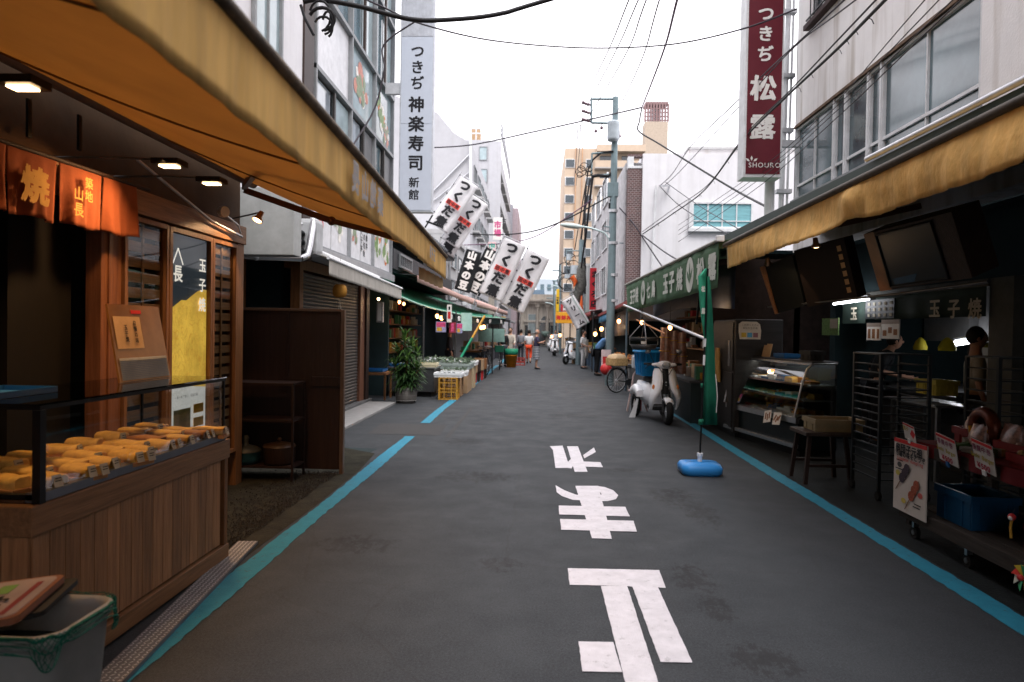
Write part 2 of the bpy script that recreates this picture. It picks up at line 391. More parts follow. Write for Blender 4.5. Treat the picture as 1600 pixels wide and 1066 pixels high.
# the word painted on the road for drivers coming the other way, character by character (stroke outlines)
def mark(*polys):
    mb = MB()
    for k, poly in enumerate(polys):
        q = [G(px, py) for px, py in poly]; pts = []
        for i in range(len(q)):
            a, b = q[i], q[(i+1) % len(q)]; n_ = max(1, int((b-a).length/.035))
            for j in range(n_): f = j/n_; e = .0017 if j else .0005; pts.append((a.x+(b.x-a.x)*f+rnd.uniform(-e, e), a.y+(b.y-a.y)*f+rnd.uniform(-e, e), .005+.0003*k))
        tri = tessellate_polygon([[V(p) for p in pts]]); mb.add(pts, [tuple(t_) if (V(pts[t_[1]])-V(pts[t_[0]])).cross(V(pts[t_[2]])-V(pts[t_[0]])).z > 0 else tuple(t_)[::-1] for t_ in tri])
    struct('road_marking', mb, mMark)
mark([(887, 889), (1030, 892), (1040, 920), (1027, 919), (988, 918), (980, 917), (890, 915)],
     [(939, 917), (980, 917), (1030, 1072), (978, 1072)], [(988, 918), (1028, 919), (1082, 1037), (1032, 1036)],
     [(904, 1004), (958, 1005), (972, 1052), (910, 1051)])
mark([(899, 760), (935, 760), (956, 843), (925, 842)],
     [(868, 759), (882, 767), (900, 774), (914, 775), (914, 783), (895, 782), (878, 776), (870, 770)],
     [(930, 760), (945, 762), (958, 767), (966, 775), (962, 781), (950, 784), (936, 784), (934, 778), (937, 777), (940, 773), (936, 768), (930, 766)],
     [(873, 791), (977, 793), (984, 808), (874, 805)], [(875, 812), (990, 815), (995, 832), (877, 829)])
mark([(886, 698), (903, 698), (918, 738), (898, 738)], [(859, 698), (879, 697), (889, 727), (896, 729), (889, 732), (868, 732), (864, 704)],
     [(911, 712), (928, 700), (931, 707), (913, 717)], [(912, 722), (938, 723), (942, 731), (914, 730)], [(884, 726), (892, 718), (897, 725), (893, 733), (886, 732)])
# repaired patch and covers beside the left line
mPatch = M('asphalt_patch', (.05, .049, .049), .8, var=.25, scale=60, bump=.4, bscale=200)
mPatchD = M('asphalt_patch_dark', (.022, .034, .036), .8, var=.25, scale=60, bump=.4, bscale=200)
def flat(name, pts, m, z=.003):
    mb = MB(); mb.add([(p[0], p[1], z) for p in pts], [tuple(range(len(pts)))]); struct(name, mb, m)
flat('road_patch', [(-2.55, 10.2), (-1.45, 10.2), (-1.5, 11.35), (-2.6, 11.35)], mPatch)
flat('road_patch', [(-1.35, 10.0), (-1.28, 10.0), (-1.3, 14), (-1.37, 14)], mPatch)
flat('road_patch', [(-2.75, 8.1), (-2.15, 8.25), (-2.1, 8.95), (-2.6, 9.0)], mPatchD)
mMoss = M('dirt_mossy', (.026, .024, .015), .95, var=.55, scale=5, bump=.8, bscale=60)
flat('dirt_strip', [(-3.0, 4.3), (-2.0, 4.35), (-1.96, 6), (-1.97, 7.5), (-2.05, 8.6), (-2.6, 9.0), (-3.6, 9.0), (-3.6, 4.3)], mMoss, .004)
mGrav = M('gravel', (.03, .027, .024), .9, var=.6, scale=30, bump=.6)
mb = MB()
for i in range(2600):
    x = -2.15-abs(rnd.gauss(0, .28)); y = rnd.uniform(4.5, 7.4)
    if x < -3.2: continue
    s = rnd.uniform(.004, .013); r_ = Matrix.Rotation(rnd.uniform(0, 6), 3, 'Z')
    mb.add([V((x, y, .006+s))+r_ @ V(q)*s for q in ((0, 0, .7), (1, 0, -.3), (0, .8, -.5), (-.9, 0, -.3), (0, -1, -.4))], [(0, 1, 2), (0, 2, 3), (0, 3, 4), (0, 4, 1)])
o = link('gravel', mk('gravel', mb, mGrav)); o['kind'] = 'stuff'; o['label'] = 'loose dark gravel on the dirt strip beside the wooden counter'
mPaveShade = M('pavement_shade', (.010, .0125, .013), .7, var=.4, scale=6, bump=.4, bscale=60)
flat('pavement', [(2.83, -8), (6.6, -8), (6.6, 12), (2.83, 12)], mPaveShade, .0035)  # strip added on the ground, the right awning's shade put into its colour
mConc = M('concrete_pale', (.24, .235, .23), .85, var=.12, scale=5, bump=.2)
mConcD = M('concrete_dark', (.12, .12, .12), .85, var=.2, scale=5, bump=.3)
mb = MB(); mb.box(-3.55, -2.98, 9.0, 14.28, 0, .05); struct('pavement', mb, mConc, .008)
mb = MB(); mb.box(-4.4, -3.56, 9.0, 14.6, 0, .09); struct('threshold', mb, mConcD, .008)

# ================================================================ generic builders
def window(parent, p0, r, w, h, nx=2, ny=1, mf=None, mg=None, frame=.05, depth=.05, open_=None, sash=True):
    """window in the plane of r (right) and up; p0 lower left corner; frame, mullions and panes each a mesh"""
    r = V(r).normalized(); n = r.cross(UP); p0 = V(p0)
    q = lambda a, b, d: p0+r*a+UP*b+n*d
    mb = MB()
    def bx(a0, a1, b0, b1, d0, d1):
        mb.add([q(a, b, d) for d in (d0, d1) for b in (b0, b1) for a in (a0, a1)], [(0, 2, 3, 1), (4, 5, 7, 6), (0, 1, 5, 4), (2, 6, 7, 3), (0, 4, 6, 2), (1, 3, 7, 5)])
    bx(0, w, 0, frame, 0, depth); bx(0, w, h-frame, h, 0, depth); bx(0, frame, frame, h-frame, 0, depth); bx(w-frame, w, frame, h-frame, 0, depth)
    wo = part('window', mb, mf, parent)
    cw = (w-2*frame)/nx; ch = (h-2*frame)/ny
    for i in range(1, nx): mb = MB(); bx(frame+cw*i-frame*.3, frame+cw*i+frame*.3, frame, h-frame, .005, depth*.8); part('mullion', mb, mf, wo)
    for j in range(1, ny): mb = MB(); bx(frame, w-frame, frame+ch*j-frame*.3, frame+ch*j+frame*.3, .008, depth*.7); part('mullion', mb, mf, wo)
    for i in range(nx):
        for j in range(ny):
            mb = MB(); mb.add([q(a, b, .012) for a, b in ((frame+cw*i, frame+ch*j), (frame+cw*(i+1), frame+ch*j), (frame+cw*(i+1), frame+ch*(j+1)), (frame+cw*i, frame+ch*(j+1)))], [(0, 1, 2, 3)])
            part('pane', mb, mg if not isinstance(mg, list) else rnd.choice(mg), wo)
    return wo
mFrameW = M('frame_white', (.66, .67, .68), .5); mFrameD = M('frame_dark', (.03, .026, .024), .45); mFrameG = M('frame_grey', (.25, .26, .27), .5)
mGlassSky = M('pane_bluegrey', (.10, .16, .19), .12, var=.35, scale=1.2, spec=.7)
mGlassPale = M('pane_pale', (.30, .38, .40), .12, var=.25, scale=1.5, spec=.7)
mGlassDark = M('pane_dark', (.035, .05, .06), .08, var=.3, spec=.8)
mGlassFrost = M('pane_frosted', (.075, .115, .13), .13, var=.6, scale=.8, spec=.9)
mWallWhite = paint_wall('wall_white', (.72, .70, .70), (.3, .24, .18), .35)
mWallWhite2 = paint_wall('wall_white_cool', (.72, .71, .73), (.4, .38, .36), .2)
mWallGrey = paint_wall('wall_grey', (.42, .42, .42), (.2, .18, .16), .3)
mWallPeach = paint_wall('wall_peach', (.52, .41, .31), (.4, .3, .2), .2)
mWallBeige = paint_wall('wall_beige', (.42, .38, .32), (.2, .18, .16), .4)

def fabric_awning(parent, pf0, pf1, pw0, pw1, drop, mat, mv=None, sag=.02, wave=.012, n=60, lip=True, vtop=None):
    """top sheet from wall edge (pw) to front edge (pf) plus a hanging valance"""
    pf0, pf1, pw0, pw1 = map(V, (pf0, pf1, pw0, pw1))
    mb = MB(); mb.sheet(lambda a, b: pw0.lerp(pw1, a).lerp(pf0.lerp(pf1, a), b)-UP*(sag*math.sin(math.pi*b)), n, 8)
    part('canopy', mb, mat, parent, solid=.004)
    ln = (pf1-pf0).length; side = (pf1-pf0).cross(UP).normalized()
    def vf(a, b):
        p = pf0.lerp(pf1, a); s = a*ln
        off = wave*b*(math.sin(s*23)+.7*math.sin(s*37+1)+.6*math.sin(s*11.3))
        return p+side*off-UP*(drop*b*(1+.012*math.sin(s*3.1)))
    mb = MB(); mb.sheet(vf, max(n, int(ln*24)), 6); part('valance', mb, mv or mat, parent, solid=.003)
    return vf

# ================================================================ LEFT SHOP (nearest)
mMustard = M('awning_mustard', (.60, .36, .13), .85, transl=.42, var=.22, scale=2.2, bump=.5, bscale=5, stretch=(3, 3, .5))
mMustV = M('valance_mustard', (.86, .53, .18), .85, transl=.2, var=.22, scale=2.2, bump=.9, bscale=5, stretch=(3, 3, .4))
shop = thing('market_shop', 'egg roll shop with wood lattice windows and brown plaster under the mustard awning', 'shop', (-3.0, 3.5, 0))
mPlaster = M('plaster_brown', (.055, .027, .010), .85, var=.25, scale=2, bump=.2)
XF = -3.0
mb = MB(); mb.box(-3.25, XF-.05, -26, 6.85, 2.62, 3.6); mb.box(-9, -3.3, -26, 6.85, 3.61, 12); part('upper_wall', mb, mPlaster, shop)
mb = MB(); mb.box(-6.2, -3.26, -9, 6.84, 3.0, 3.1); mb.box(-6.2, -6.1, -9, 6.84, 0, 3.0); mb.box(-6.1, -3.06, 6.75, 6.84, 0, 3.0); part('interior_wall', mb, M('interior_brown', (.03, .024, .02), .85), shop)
mb = MB(); mb.box(-3.12, XF+.02, -9, 6.85, 2.42, 2.60); part('beam', mb, mWoodY, shop, .006)
mb = MB(); mb.box(-3.14, XF+.0, 6.70, 6.84, 0, 2.42); part('post', mb, mWoodWarm, shop, .006)
mb = MB(); mb.box(-3.12, XF-.01, 4.59, 4.82, 0, 2.42); mb.box(-3.1, XF+.003, 4.66, 4.70, 0, 2.42); part('door_panel', mb, M('wood_orange', (.2, .08, .035), .5, wood=True, var=.3, scale=3, bump=.15), shop, .004)
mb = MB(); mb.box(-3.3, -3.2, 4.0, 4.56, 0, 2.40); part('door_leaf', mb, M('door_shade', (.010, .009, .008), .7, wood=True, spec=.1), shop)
mb = MB(); mb.box(-3.2, -3.06, 3.5, 3.64, 0, 2.4); mb.box(-3.2, -3.06, -9, 2.6, 0, 2.4); part('door_jamb', mb, mDarkWood, shop)
# clothes and aprons hanging inside the doorway
for i, (y, z, c) in enumerate(((3.75, 1.5, (.03, .03, .035)), (3.92, 1.45, (.05, .05, .05)), (3.3, 1.55, (.04, .035, .03)))):
    mb = MB(); mb.sheet(lambda a, b: V((-3.7+.04*math.sin(a*12), y-.12+.24*a*(1-.2*b), z+.35-.75*b)), 12, 6)
    solo('hanging_apron', mb, M('cloth_dark%d' % i, c, .9), ['charcoal apron hanging in the dark doorway beside the wood panel', 'grey smock hanging second from the door panel', 'brown cloth hanging deepest in the doorway at the left edge'][i], 'apron', solid=.006)
mb = MB(); mb.cyl((-3.7, 2.6, 1.92), (-3.7, 4.2, 1.92), .01); part('clothes_rail', mb, mDarkSteel, shop)
def lattice(y0, y1, z0, z1, n, tone):
    mb = MB(); e = .035
    mb.box(-3.1, XF+.01, y0, y0+e, z0, z1); mb.box(-3.1, XF+.01, y1-e, y1, z0, z1); mb.box(-3.1, XF+.01, y0+e, y1-e, z1-e, z1); mb.box(-3.1, XF+.01, y0+e, y1-e, z0, z0+e)
    f = part('lattice_window', mb, mWoodWarm, shop, .003)
    mb = MB(); mb.box(-3.04, -3.03, (y0+y1)/2-.012, (y0+y1)/2+.012, z0+e, z1-e); part('mullion', mb, tone, f)
    h = (z1-z0-2*e)/n; me = None
    for i in range(n):
        zz = z0+e+h*i; mb = MB(); mb.box(-3.062, -3.046, y0+e, y1-e, zz+h*.12, zz+h*.80)
        if me is None: o = part('slat', mb, tone, f, .002); me = o
        else:
            c = me.copy(); C.objects.link(c); c.parent = f; c.location = (0, 0, h*i)
    mb = MB(); mb.quad((-3.022, y0+e, z0+e), (-3.022, y1-e, z0+e), (-3.022, y1-e, z1-e), (-3.022, y0+e, z1-e)); part('pane', mb, glass('glass_front', (.94, .96, .96), .08), f)
    mb = MB(); mb.quad((-3.09, y0+e, z0+e), (-3.09, y1-e, z0+e), (-3.09, y1-e, z1-e), (-3.09, y0+e, z1-e)); part('backing', mb, mBlack, f)
mSlat = M('slat_wood', (.42, .26, .13), .45, stretch=(14, .8, 14), var=.3, scale=3)
lattice(4.83, 5.42, .35, 2.40, 17, mSlat); lattice(6.17, 6.68, .35, 2.40, 19, mSlat)
# poster of sliced egg roll behind glass
mb = MB(); mb.box(-3.1, XF+.012, 5.43, 5.47, .35, 2.4); mb.box(-3.1, XF+.012, 6.12, 6.16, .35, 2.4); mb.box(-3.1, XF+.012, 5.47, 6.12, 2.36, 2.4); mb.box(-3.1, XF+.012, 5.47, 6.12, .35, .4)
pf = part('poster_frame', mb, mWoodWarm, shop, .003)
def egg_mat():
    m = M('print_egg', (.78, .48, .07), .35, var=.35, scale=3); nt = m.node_tree; L = nt.links.new; p = nt.nodes['Principled BSDF']; src = p.inputs['Base Color'].links[0].from_socket
    wv = nt.nodes.new('ShaderNodeTexNoise'); wv.inputs['Scale'].default_value = 5; wv.inputs['Distortion'].default_value = 2.5; tc = nt.nodes.new('ShaderNodeTexCoord'); L(tc.outputs['Object'], wv.inputs['Vector'])
    r = nt.nodes.new('ShaderNodeValToRGB'); e = r.color_ramp.elements; e[0].position = .47; e[1].position = .5; e[1].color = (.5, .5, .5, 1); k = r.color_ramp.elements.new(.53); k.color = (0, 0, 0, 1)
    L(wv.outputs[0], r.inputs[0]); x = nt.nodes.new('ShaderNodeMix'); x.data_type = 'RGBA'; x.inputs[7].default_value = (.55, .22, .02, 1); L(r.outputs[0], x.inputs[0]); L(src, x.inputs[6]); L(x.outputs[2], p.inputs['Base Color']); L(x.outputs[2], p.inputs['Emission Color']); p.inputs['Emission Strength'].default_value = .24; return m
xs = XF-.03
yA, yB = 5.47, 6.12
def pq(ya, yb, za, zb, m, nm, par=None, d=0):
    mb = MB(); mb.quad((xs+d, ya, za), (xs+d, yb, za), (xs+d, yb, zb), (xs+d, ya, zb)); return part(nm, mb, m, par or pf)
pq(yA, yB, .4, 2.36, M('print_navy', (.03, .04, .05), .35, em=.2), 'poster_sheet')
mb = MB(); pts = [(0, 1.86), (.1, 1.86), (.2, 1.89), (.33, 1.93), (.45, 1.93), (.55, 1.96), (.75, 2.02), (.9, 2.04), (1, 2.04), (1, 1.16), (0, 1.22)]
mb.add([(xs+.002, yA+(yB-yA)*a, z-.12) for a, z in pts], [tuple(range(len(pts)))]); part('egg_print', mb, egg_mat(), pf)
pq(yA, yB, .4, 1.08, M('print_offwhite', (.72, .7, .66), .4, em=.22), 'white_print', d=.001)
pq(yA+.1, yA+.38, .62, .88, M('print_olive', (.25, .22, .05), .4), 'photo_print', d=.004)
for z in (.82, .70, .58): pq(yB-.22, yB-.04, z, z+.08, M('print_egg2', (.7, .42, .04), .4), 'egg_slice_print', d=.004)
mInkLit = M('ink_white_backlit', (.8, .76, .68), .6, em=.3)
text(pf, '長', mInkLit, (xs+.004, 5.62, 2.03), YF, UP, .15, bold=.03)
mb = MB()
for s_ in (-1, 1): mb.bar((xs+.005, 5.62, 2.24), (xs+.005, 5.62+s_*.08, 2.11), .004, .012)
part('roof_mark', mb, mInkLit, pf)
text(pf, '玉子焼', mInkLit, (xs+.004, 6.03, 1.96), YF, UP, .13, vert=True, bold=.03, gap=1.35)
text(pf, '一本一本丁寧に、伝統の味。', mInk, (xs+.004, 5.79, .985), YF, UP, .03)
mb = MB(); mb.quad((xs+.02, yA, .4), (xs+.02, yB, .4), (xs+.02, yB, 2.36), (xs+.02, yA, 2.36)); part('pane', mb, glass('glass_front'), pf)
mb = MB(); mb.quad((xs+.03, 4.92, 1.72), (xs+.03, 5.1, 1.72), (xs+.03, 5.1, 1.66), (xs+.03, 4.92, 1.66)); part('sticker', mb, mPaper, shop)
# noren
nq0, nq1 = WX(0, 219, -2.86), WX(213, 290, -2.86); ny0, nz0, ny1, nz1 = nq0.y, nq0.z, nq1.y, nq1.z
mb = MB(); mb.cyl((-2.86, 2.2, nz0+(nz1-nz0)*(2.2-ny0)/(ny1-ny0)), (-2.86, 4.9, nz1), .014); nor = thing('noren_curtain', 'orange split shop curtain hung over the dark doorway, lettered in yellow', 'curtain', (-2.86, 3.5, 2.45))
part('curtain_rod', mb, mDarkWood, nor)
mNoren = M('cloth_orange', (.30, .085, .035), .9, var=.12, scale=5, bump=.4, bscale=12, transl=.25)
def norenp(px0, px1, seed):
    a0 = WX(px0, 250, -2.86).y; a1 = WX(px1, 250, -2.86).y
    def fn(a, b):
        y = a0+(a1-a0)*a; k = .022*b*math.sin(a*9+seed)+.012*b*math.sin(a*23+seed*2)
        return V((-2.86+k, y+(a-.5)*(-.02)*b, nz0+(nz1-nz0)*(y-ny0)/(ny1-ny0)-b*(.375+.008*math.sin(a*6+seed))))
    mb = MB(); mb.sheet(fn, 24, 14); part('curtain_panel', mb, mNoren, nor, solid=.003)
norenp(-150, -60, 1); norenp(-58, 8, 0); norenp(9, 88, 2.2); norenp(92, 158, 3.9); norenp(162, 213, 5.3)
p = WX(55, 290, -2.82); mNY = M('print_mustard', (.55, .32, .08), .85)
text(nor, '焼', mNY, (-2.815, p.y, p.z), YF, UP, .21, bold=.055)
p = WX(121, 315, -2.82); text(nor, '山長', mNY, (-2.815, p.y, p.z), YF, UP, .09, vert=True, bold=.02)
p = WX(137, 297, -2.82); text(nor, '築地', mNY, (-2.815, p.y, p.z), YF, UP, .075, vert=True, bold=.02)
# awning with arms, cassette tube
aw = thing('shop_awning', 'long mustard canvas awning reaching over the left edge of the street', 'awning', (-2.9, 3.5, 3.0))
vf = fabric_awning(aw, (-.55, -3.2, 2.34), (-.95, 6.9, 2.325), (-2.95, -3.2, 3.06), (-2.95, 6.9, 3.06), .22, M('awning_underside', (.60, .35, .13), .85, transl=.42, var=.10, scale=1.3, bump=.25, bscale=3), mMustV, sag=.05, wave=.003)
for y in (-1.6, .1, 1.8, 3.5, 5.2):
    f = (y+3.2)/10.1; mb = MB(); a_ = V((-2.95, y, 3.06)); b_ = V((-.55-.4*f, y, 2.33)); mb.tube([a_.lerp(b_, t_)-UP*(.05*math.sin(math.pi*t_)+.006) for t_ in [i/10 for i in range(11)]], .006, 4); part('seam', mb, M('seam_brown', (.22, .11, .04), .8), aw)
mb = MB(); mb.tube([(-.55, -3.2, 2.35), (-.95, 6.92, 2.335)], .022, 10); part('front_bar', mb, M('bar_brown', (.10, .07, .045), .7, var=.6, scale=9), aw)
mb = MB(); mb.tube([(-2.93, -3.2, 3.08), (-2.93, 6.88, 3.05)], .05, 12); part('roller_tube', mb, M('tube_tan', (.2, .13, .09), .6), aw)
mArm = M('arm_brown', (.13, .06, .035), .5)
def arm(a, b, c):
    mb = MB(); mb.bar(a, b, .045, .06); mb.bar(b, c, .035, .05); mb.ball(b, .045, 8, 6); part('folding_arm', mb, mArm, aw, .004)
arm((-2.9, 6.62, 2.93), (-2.0, 6.5, 2.62), (-.97, 5.9, 2.32)); arm((-2.9, 6.6, 2.96), (-1.9, 4.6, 2.72), (-.86, 3.9, 2.34)); arm((-2.9, 2.0, 2.96), (-1.9, 1.5, 2.72), (-.75, 1.3, 2.34))
for s, y, h in (('築地山長', 3.05, .14), ('玉子焼', 5.55, .11)):
    p = vf((y+3.2)/10.1, .5); text(aw, s, M('print_faded', (.45, .42, .42), .8), p+V((.03, 0, 0)), V((.04, -1, 0)), UP, h, bold=.05, gap=1.25)
mb = MB(); mb.sheet(lambda a, b: V((-.98-.012*math.sin(a*31), 5.55+1.35*a, 2.11-.10*b)), 40, 2); part('valance_lining', mb, M('cloth_cream', (.6, .45, .26), .85, transl=.3), aw)
# lamps under the awning (lit, so each carries its own light)
def flood(px, py, X, label, d=None):
    p = WX(px, py, X); t = thing('flood_lamp', label, 'lamp', p, 0, 'flood lamps lighting the egg roll counter')
    mb = MB(); mb.box(p.x-.09, p.x+.09, p.y-.07, p.y+.07, p.z+.012, p.z+.05); part('housing', mb, mBlackMetal, t, .004)
    mb = MB(); mb.box(p.x-.055, p.x+.055, p.y-.035, p.y+.035, p.z+.002, p.z+.011); part('lamp_glass', mb, mBulb, t)
    mb = MB(); mb.tube([(p.x-.05, p.y, p.z+.05), (p.x-.3, p.y-.1, p.z+.04), (-3.04, p.y-.25, p.z-.0)], .008, 6); part('lamp_arm', mb, mDarkSteel, t)
    l = bpy.data.lights.new('lamp', 'AREA'); l.energy = 4.8; l.size = .14; l.spread = R(115); l.color = (1, .55, .24); lo = bpy.data.objects.new('lamp_light', l); C.objects.link(lo); lo.parent = t; lo.location = (0, 0, -.01); lo.rotation_euler = V(d or (.15, .1, -1)).to_track_quat('-Z', 'Y').to_euler()
flood(36, 140, -2.42, 'flood lamp nearest the left picture edge above the curtain'); flood(265, 262, -2.45, 'middle flood lamp above the end of the orange curtain', (-.55, -.45, -.8)); flood(331, 289, -2.45, 'flood lamp nearest the shop corner above the lattice')
def spot(p, d, label, e=8, s=1.0, group=None, wall=None):
    p = V(p); d = V(d).normalized(); t = thing('spot_lamp', label, 'lamp', p, 0, group)
    rot = d.to_track_quat('-Z', 'Y').to_matrix()
    mb = MB(); mb.lathe([(.0, .085*s), (.025*s, .08*s), (.03*s, .02*s), (.05*s, 0), (.05*s, -.02*s)], 16, p, rot); part('lamp_shade', mb, M('brass_dull', (.4, .22, .12), .35, metal=.8), t)
    mb = MB(); mb.ball(p-rot @ V((0, 0, .012*s)), (.042*s, .042*s, .02*s), 12, 6, rot); part('bulb', mb, mBulb, t)
    if wall: mb = MB(); mb.tube([p+rot @ V((0, 0, .08*s)), wall], .008, 6); part('lamp_arm', mb, mDarkSteel, t)
    if e:
        l = bpy.data.lights.new('lamp', 'SPOT'); l.energy = e; l.spot_size = R(110); l.color = (1, .6, .3); l.shadow_soft_size = .04; lo = bpy.data.objects.new('lamp_light', l); C.objects.link(lo); lo.parent = t; lo.location = d*.03; lo.rotation_euler = d.to_track_quat('-Z', 'Y').to_euler()
    return t
p = WX(403, 342, -2.7); spot(p, (-.28, -.35, -.8), 'small brass spot lamp on an arm at the shop corner', 13, 1.0, None, (-3.02, 6.6, p.z+.02))
for i, (x0, x1) in enumerate(((120, 245),)):
    pass
mb = MB(); mb.tube([WX(215, 250, -2.93), WX(330, 345, -2.93), WX(378, 370, -2.93)], .012, 6); mb.tube([WX(345, 330, -2.94), WX(372, 352, -2.94), WX(376, 365, -2.94)], .01, 6); part('conduit', mb, mAlu, shop)
mb = MB(); mb.cyl(WX(347, 331, -2.94), WX(352, 331, -2.9), .05, 14); part('junction_box', mb, mAlu, shop)
for px, py0, py1 in ((45, 155, 215), (124, 180, 235)):
    a = WX(px, py0, -2.98); b = WX(px, py1, -2.98); mb = MB(); mb.bar(a, b, .015, .03); part('bracket', mb, mBlackMetal, shop)

# counter under the display case
cnt = thing('wooden_counter', 'brown plank fronted shop counter standing at the left road edge', 'counter', (-2.4, 3.6, 0))
CX = -2.1; Y0, Y1 = 2.76, 4.56
pw = .098; n = int((Y1-Y0-.12)/pw)
mb = MB(); mb.box(-2.72, CX-.03, Y0+.02, Y1-.02, .1, .7); part('carcass', mb, mWood, cnt)
tones = [M('plank_%s' % k, (.33*f, .165*f, .078*f), .45, wood=True, var=.35, scale=3, bump=.2) for k, f in (('mid', 1), ('light', 1.18), ('deep', .82))]
for i in range(n):
    y = Y0+.02+i*(Y1-Y0-.10)/n; mb = MB(); mb.box(CX-.03, CX-.008, y+.0015, y+(Y1-Y0-.10)/n-.0015, .13, .70); part('plank', mb, tones[i % 3 if rnd.random() < .6 else rnd.randrange(3)], cnt, .002)
mb = MB(); mb.box(CX-.03, CX+.004, Y1-.045, Y1, .1, .70); part('corner_post', mb, mWood, cnt, .003)
for i in range(5):
    x = -2.69+i*.115; mb = MB(); mb.box(x, x+.112, Y0, Y0+.018, .1, .7); part('end_plank', mb, tones[i % 3], cnt, .002)
mb = MB(); mb.box(-2.74, CX+.012, Y0-.015, Y1+.015, .70, .83); part('top_rail', mb, mWoodY, cnt, .008)
mb = MB(); mb.box(CX-.03, CX+.012, Y0, Y1+.01, .02, .115); mb.box(-2.72, CX-.03, Y0+.03, Y1-.03, 0, .1); part('base_rail', mb, mWoodY, cnt, .004)
case = thing('display_case', 'glass display case with black frame on the wooden counter, full of egg rolls', 'case', (-2.4, 3.6, .84))
mb = MB(); mb.box(CX-.06, CX+.006, Y0+.04, Y1-.03, .832, .875); part('steel_sill', mb, M('sill_steel', (.13, .14, .16), .3, metal=.6), case, .003)
mb = MB(); mb.box(-2.68, CX-.061, Y0+.04, Y1-.03, .832, .85); part('case_floor', mb, M('case_floor', (.10, .055, .03), .35), case)
e = .022; zT = 1.24
for x, y, k in ((CX-.01, Y0+.055, 1.6), (CX-.01, Y1-.045, .6), (-2.67, Y0+.055, 1), (-2.67, Y1-.045, .6), (CX-.01-.01, 3.9, 0)):
    if not k: continue
    mb = MB(); mb.box(x-e*k/2, x+e*k/2, y-e*k/2, y+e*k/2, .84 if k < 1.5 else .80, zT-.012); part('frame_post', mb, mBlackMetal, case)
mb = MB(); mb.box(CX-.02, CX, Y0+.045, Y1-.035, zT-.012, zT+.006); mb.box(-2.68, -2.66, Y0+.045, Y1-.035, zT-.012, zT+.006); mb.box(-2.66, CX-.02, Y0+.045, Y0+.065, zT-.012, zT+.006); mb.box(-2.66, CX-.02, Y1-.055, Y1-.035, zT-.012, zT+.006)
mb.box(-2.66, CX, Y0+.04, Y0+.07, .845, .868); part('frame_rail', mb, mBlackMetal, case)
gl = glass('glass_case', (.93, .95, .95), .12)
def pane(par, a, b, c, d, nm='glass_pane', g=None): mb = MB(); mb.quad(a, b, c, d); return part(nm, mb, g or gl, par)
pane(case, (CX-.012, Y0+.07, .875), (CX-.012, Y1-.05, .875), (CX-.012, Y1-.05, zT-.012), (CX-.012, Y0+.07, zT-.012))
pane(case, (-2.66, Y0+.05, .87), (CX-.02, Y0+.05, .87), (CX-.02, Y0+.05, zT-.012), (-2.66, Y0+.05, zT-.012))
pane(case, (-2.66, Y1-.042, .87), (CX-.02, Y1-.042, .87), (CX-.02, Y1-.042, zT-.012), (-2.66, Y1-.042, zT-.012))
mb = MB(); mb.box(-2.69, CX+.004, Y0+.03, Y1-.025, zT+.007, zT+.015); part('glass_top', mb, glass('glass_top', (.9, .93, .92), .5), case)
# egg rolls in trays
mEgg = M('egg_roll', (.92, .50, .12), .5, var=.22, scale=22, bump=.25, bscale=30)
mEggD = M('egg_roll_brown', (.45, .18, .04), .5, var=.25, scale=12, bump=.2)
mTray = M('tray_wood', (.42, .2, .08), .6); mTag = M('tag_cream', (.5, .44, .33), .7)
def eggbox(x, y, z, L_, W_, rz, label, m=mEgg, lid=False, tagn=1):
    t = thing('egg_roll', label, 'egg roll', (x, y, z), rz, 'egg rolls in the counter case')
    mb = MB(); mb.box(-L_/2-.012, L_/2+.012, -W_/2-.012, W_/2+.012, 0, .022); part('tray', mb, mTray, t, .004, world=False)
    def sec(x_, k):
        return [V((x_, W_/2*k*c, .037+.032*k*s+.004*math.sin(x_*40+s*3))) for c, s in ((-.95, -.9), (.95, -.9), (1.02, 0), (.97, .8), (.6, 1.08), (-.6, 1.1), (-.97, .8), (-1.02, 0))]
    mb = MB(); mb.loft([sec(-L_/2, .8)]+[sec(-L_/2+L_*f, 1+.03*math.sin(f*17)) for f in (.06, .3, .5, .7, .94)]+[sec(L_/2, .8)]); part('omelette', mb, m, t, world=False)
    if lid:
        mb = MB(); mb.box(-L_/2-.01, L_/2+.01, -W_/2-.01, W_/2+.01, .023, .065); part('clear_lid', mb, glass('film', (.97, .9, .85), .3), t, .01, world=False)
    for k in range(tagn):
        mb = MB(); mb.obox((L_/2+.02+.012*k, -.03+k*.06, .05), .003, .045, .055, Matrix.Rotation(R(-18), 3, 'Y')); tg = part('price_tag', mb, mTag, t, world=False)
        mb = MB()
        for q in range(3): mb.obox((L_/2+.0235+.012*k, -.03+k*.06, .038+q*.012), .001, .03, .004, Matrix.Rotation(R(-18), 3, 'Y'))
        part('tag_print', mb, mInk, tg, world=False)
ORD = ['first', 'second', 'third', 'fourth', 'fifth', 'sixth', 'seventh', 'eighth', 'ninth']
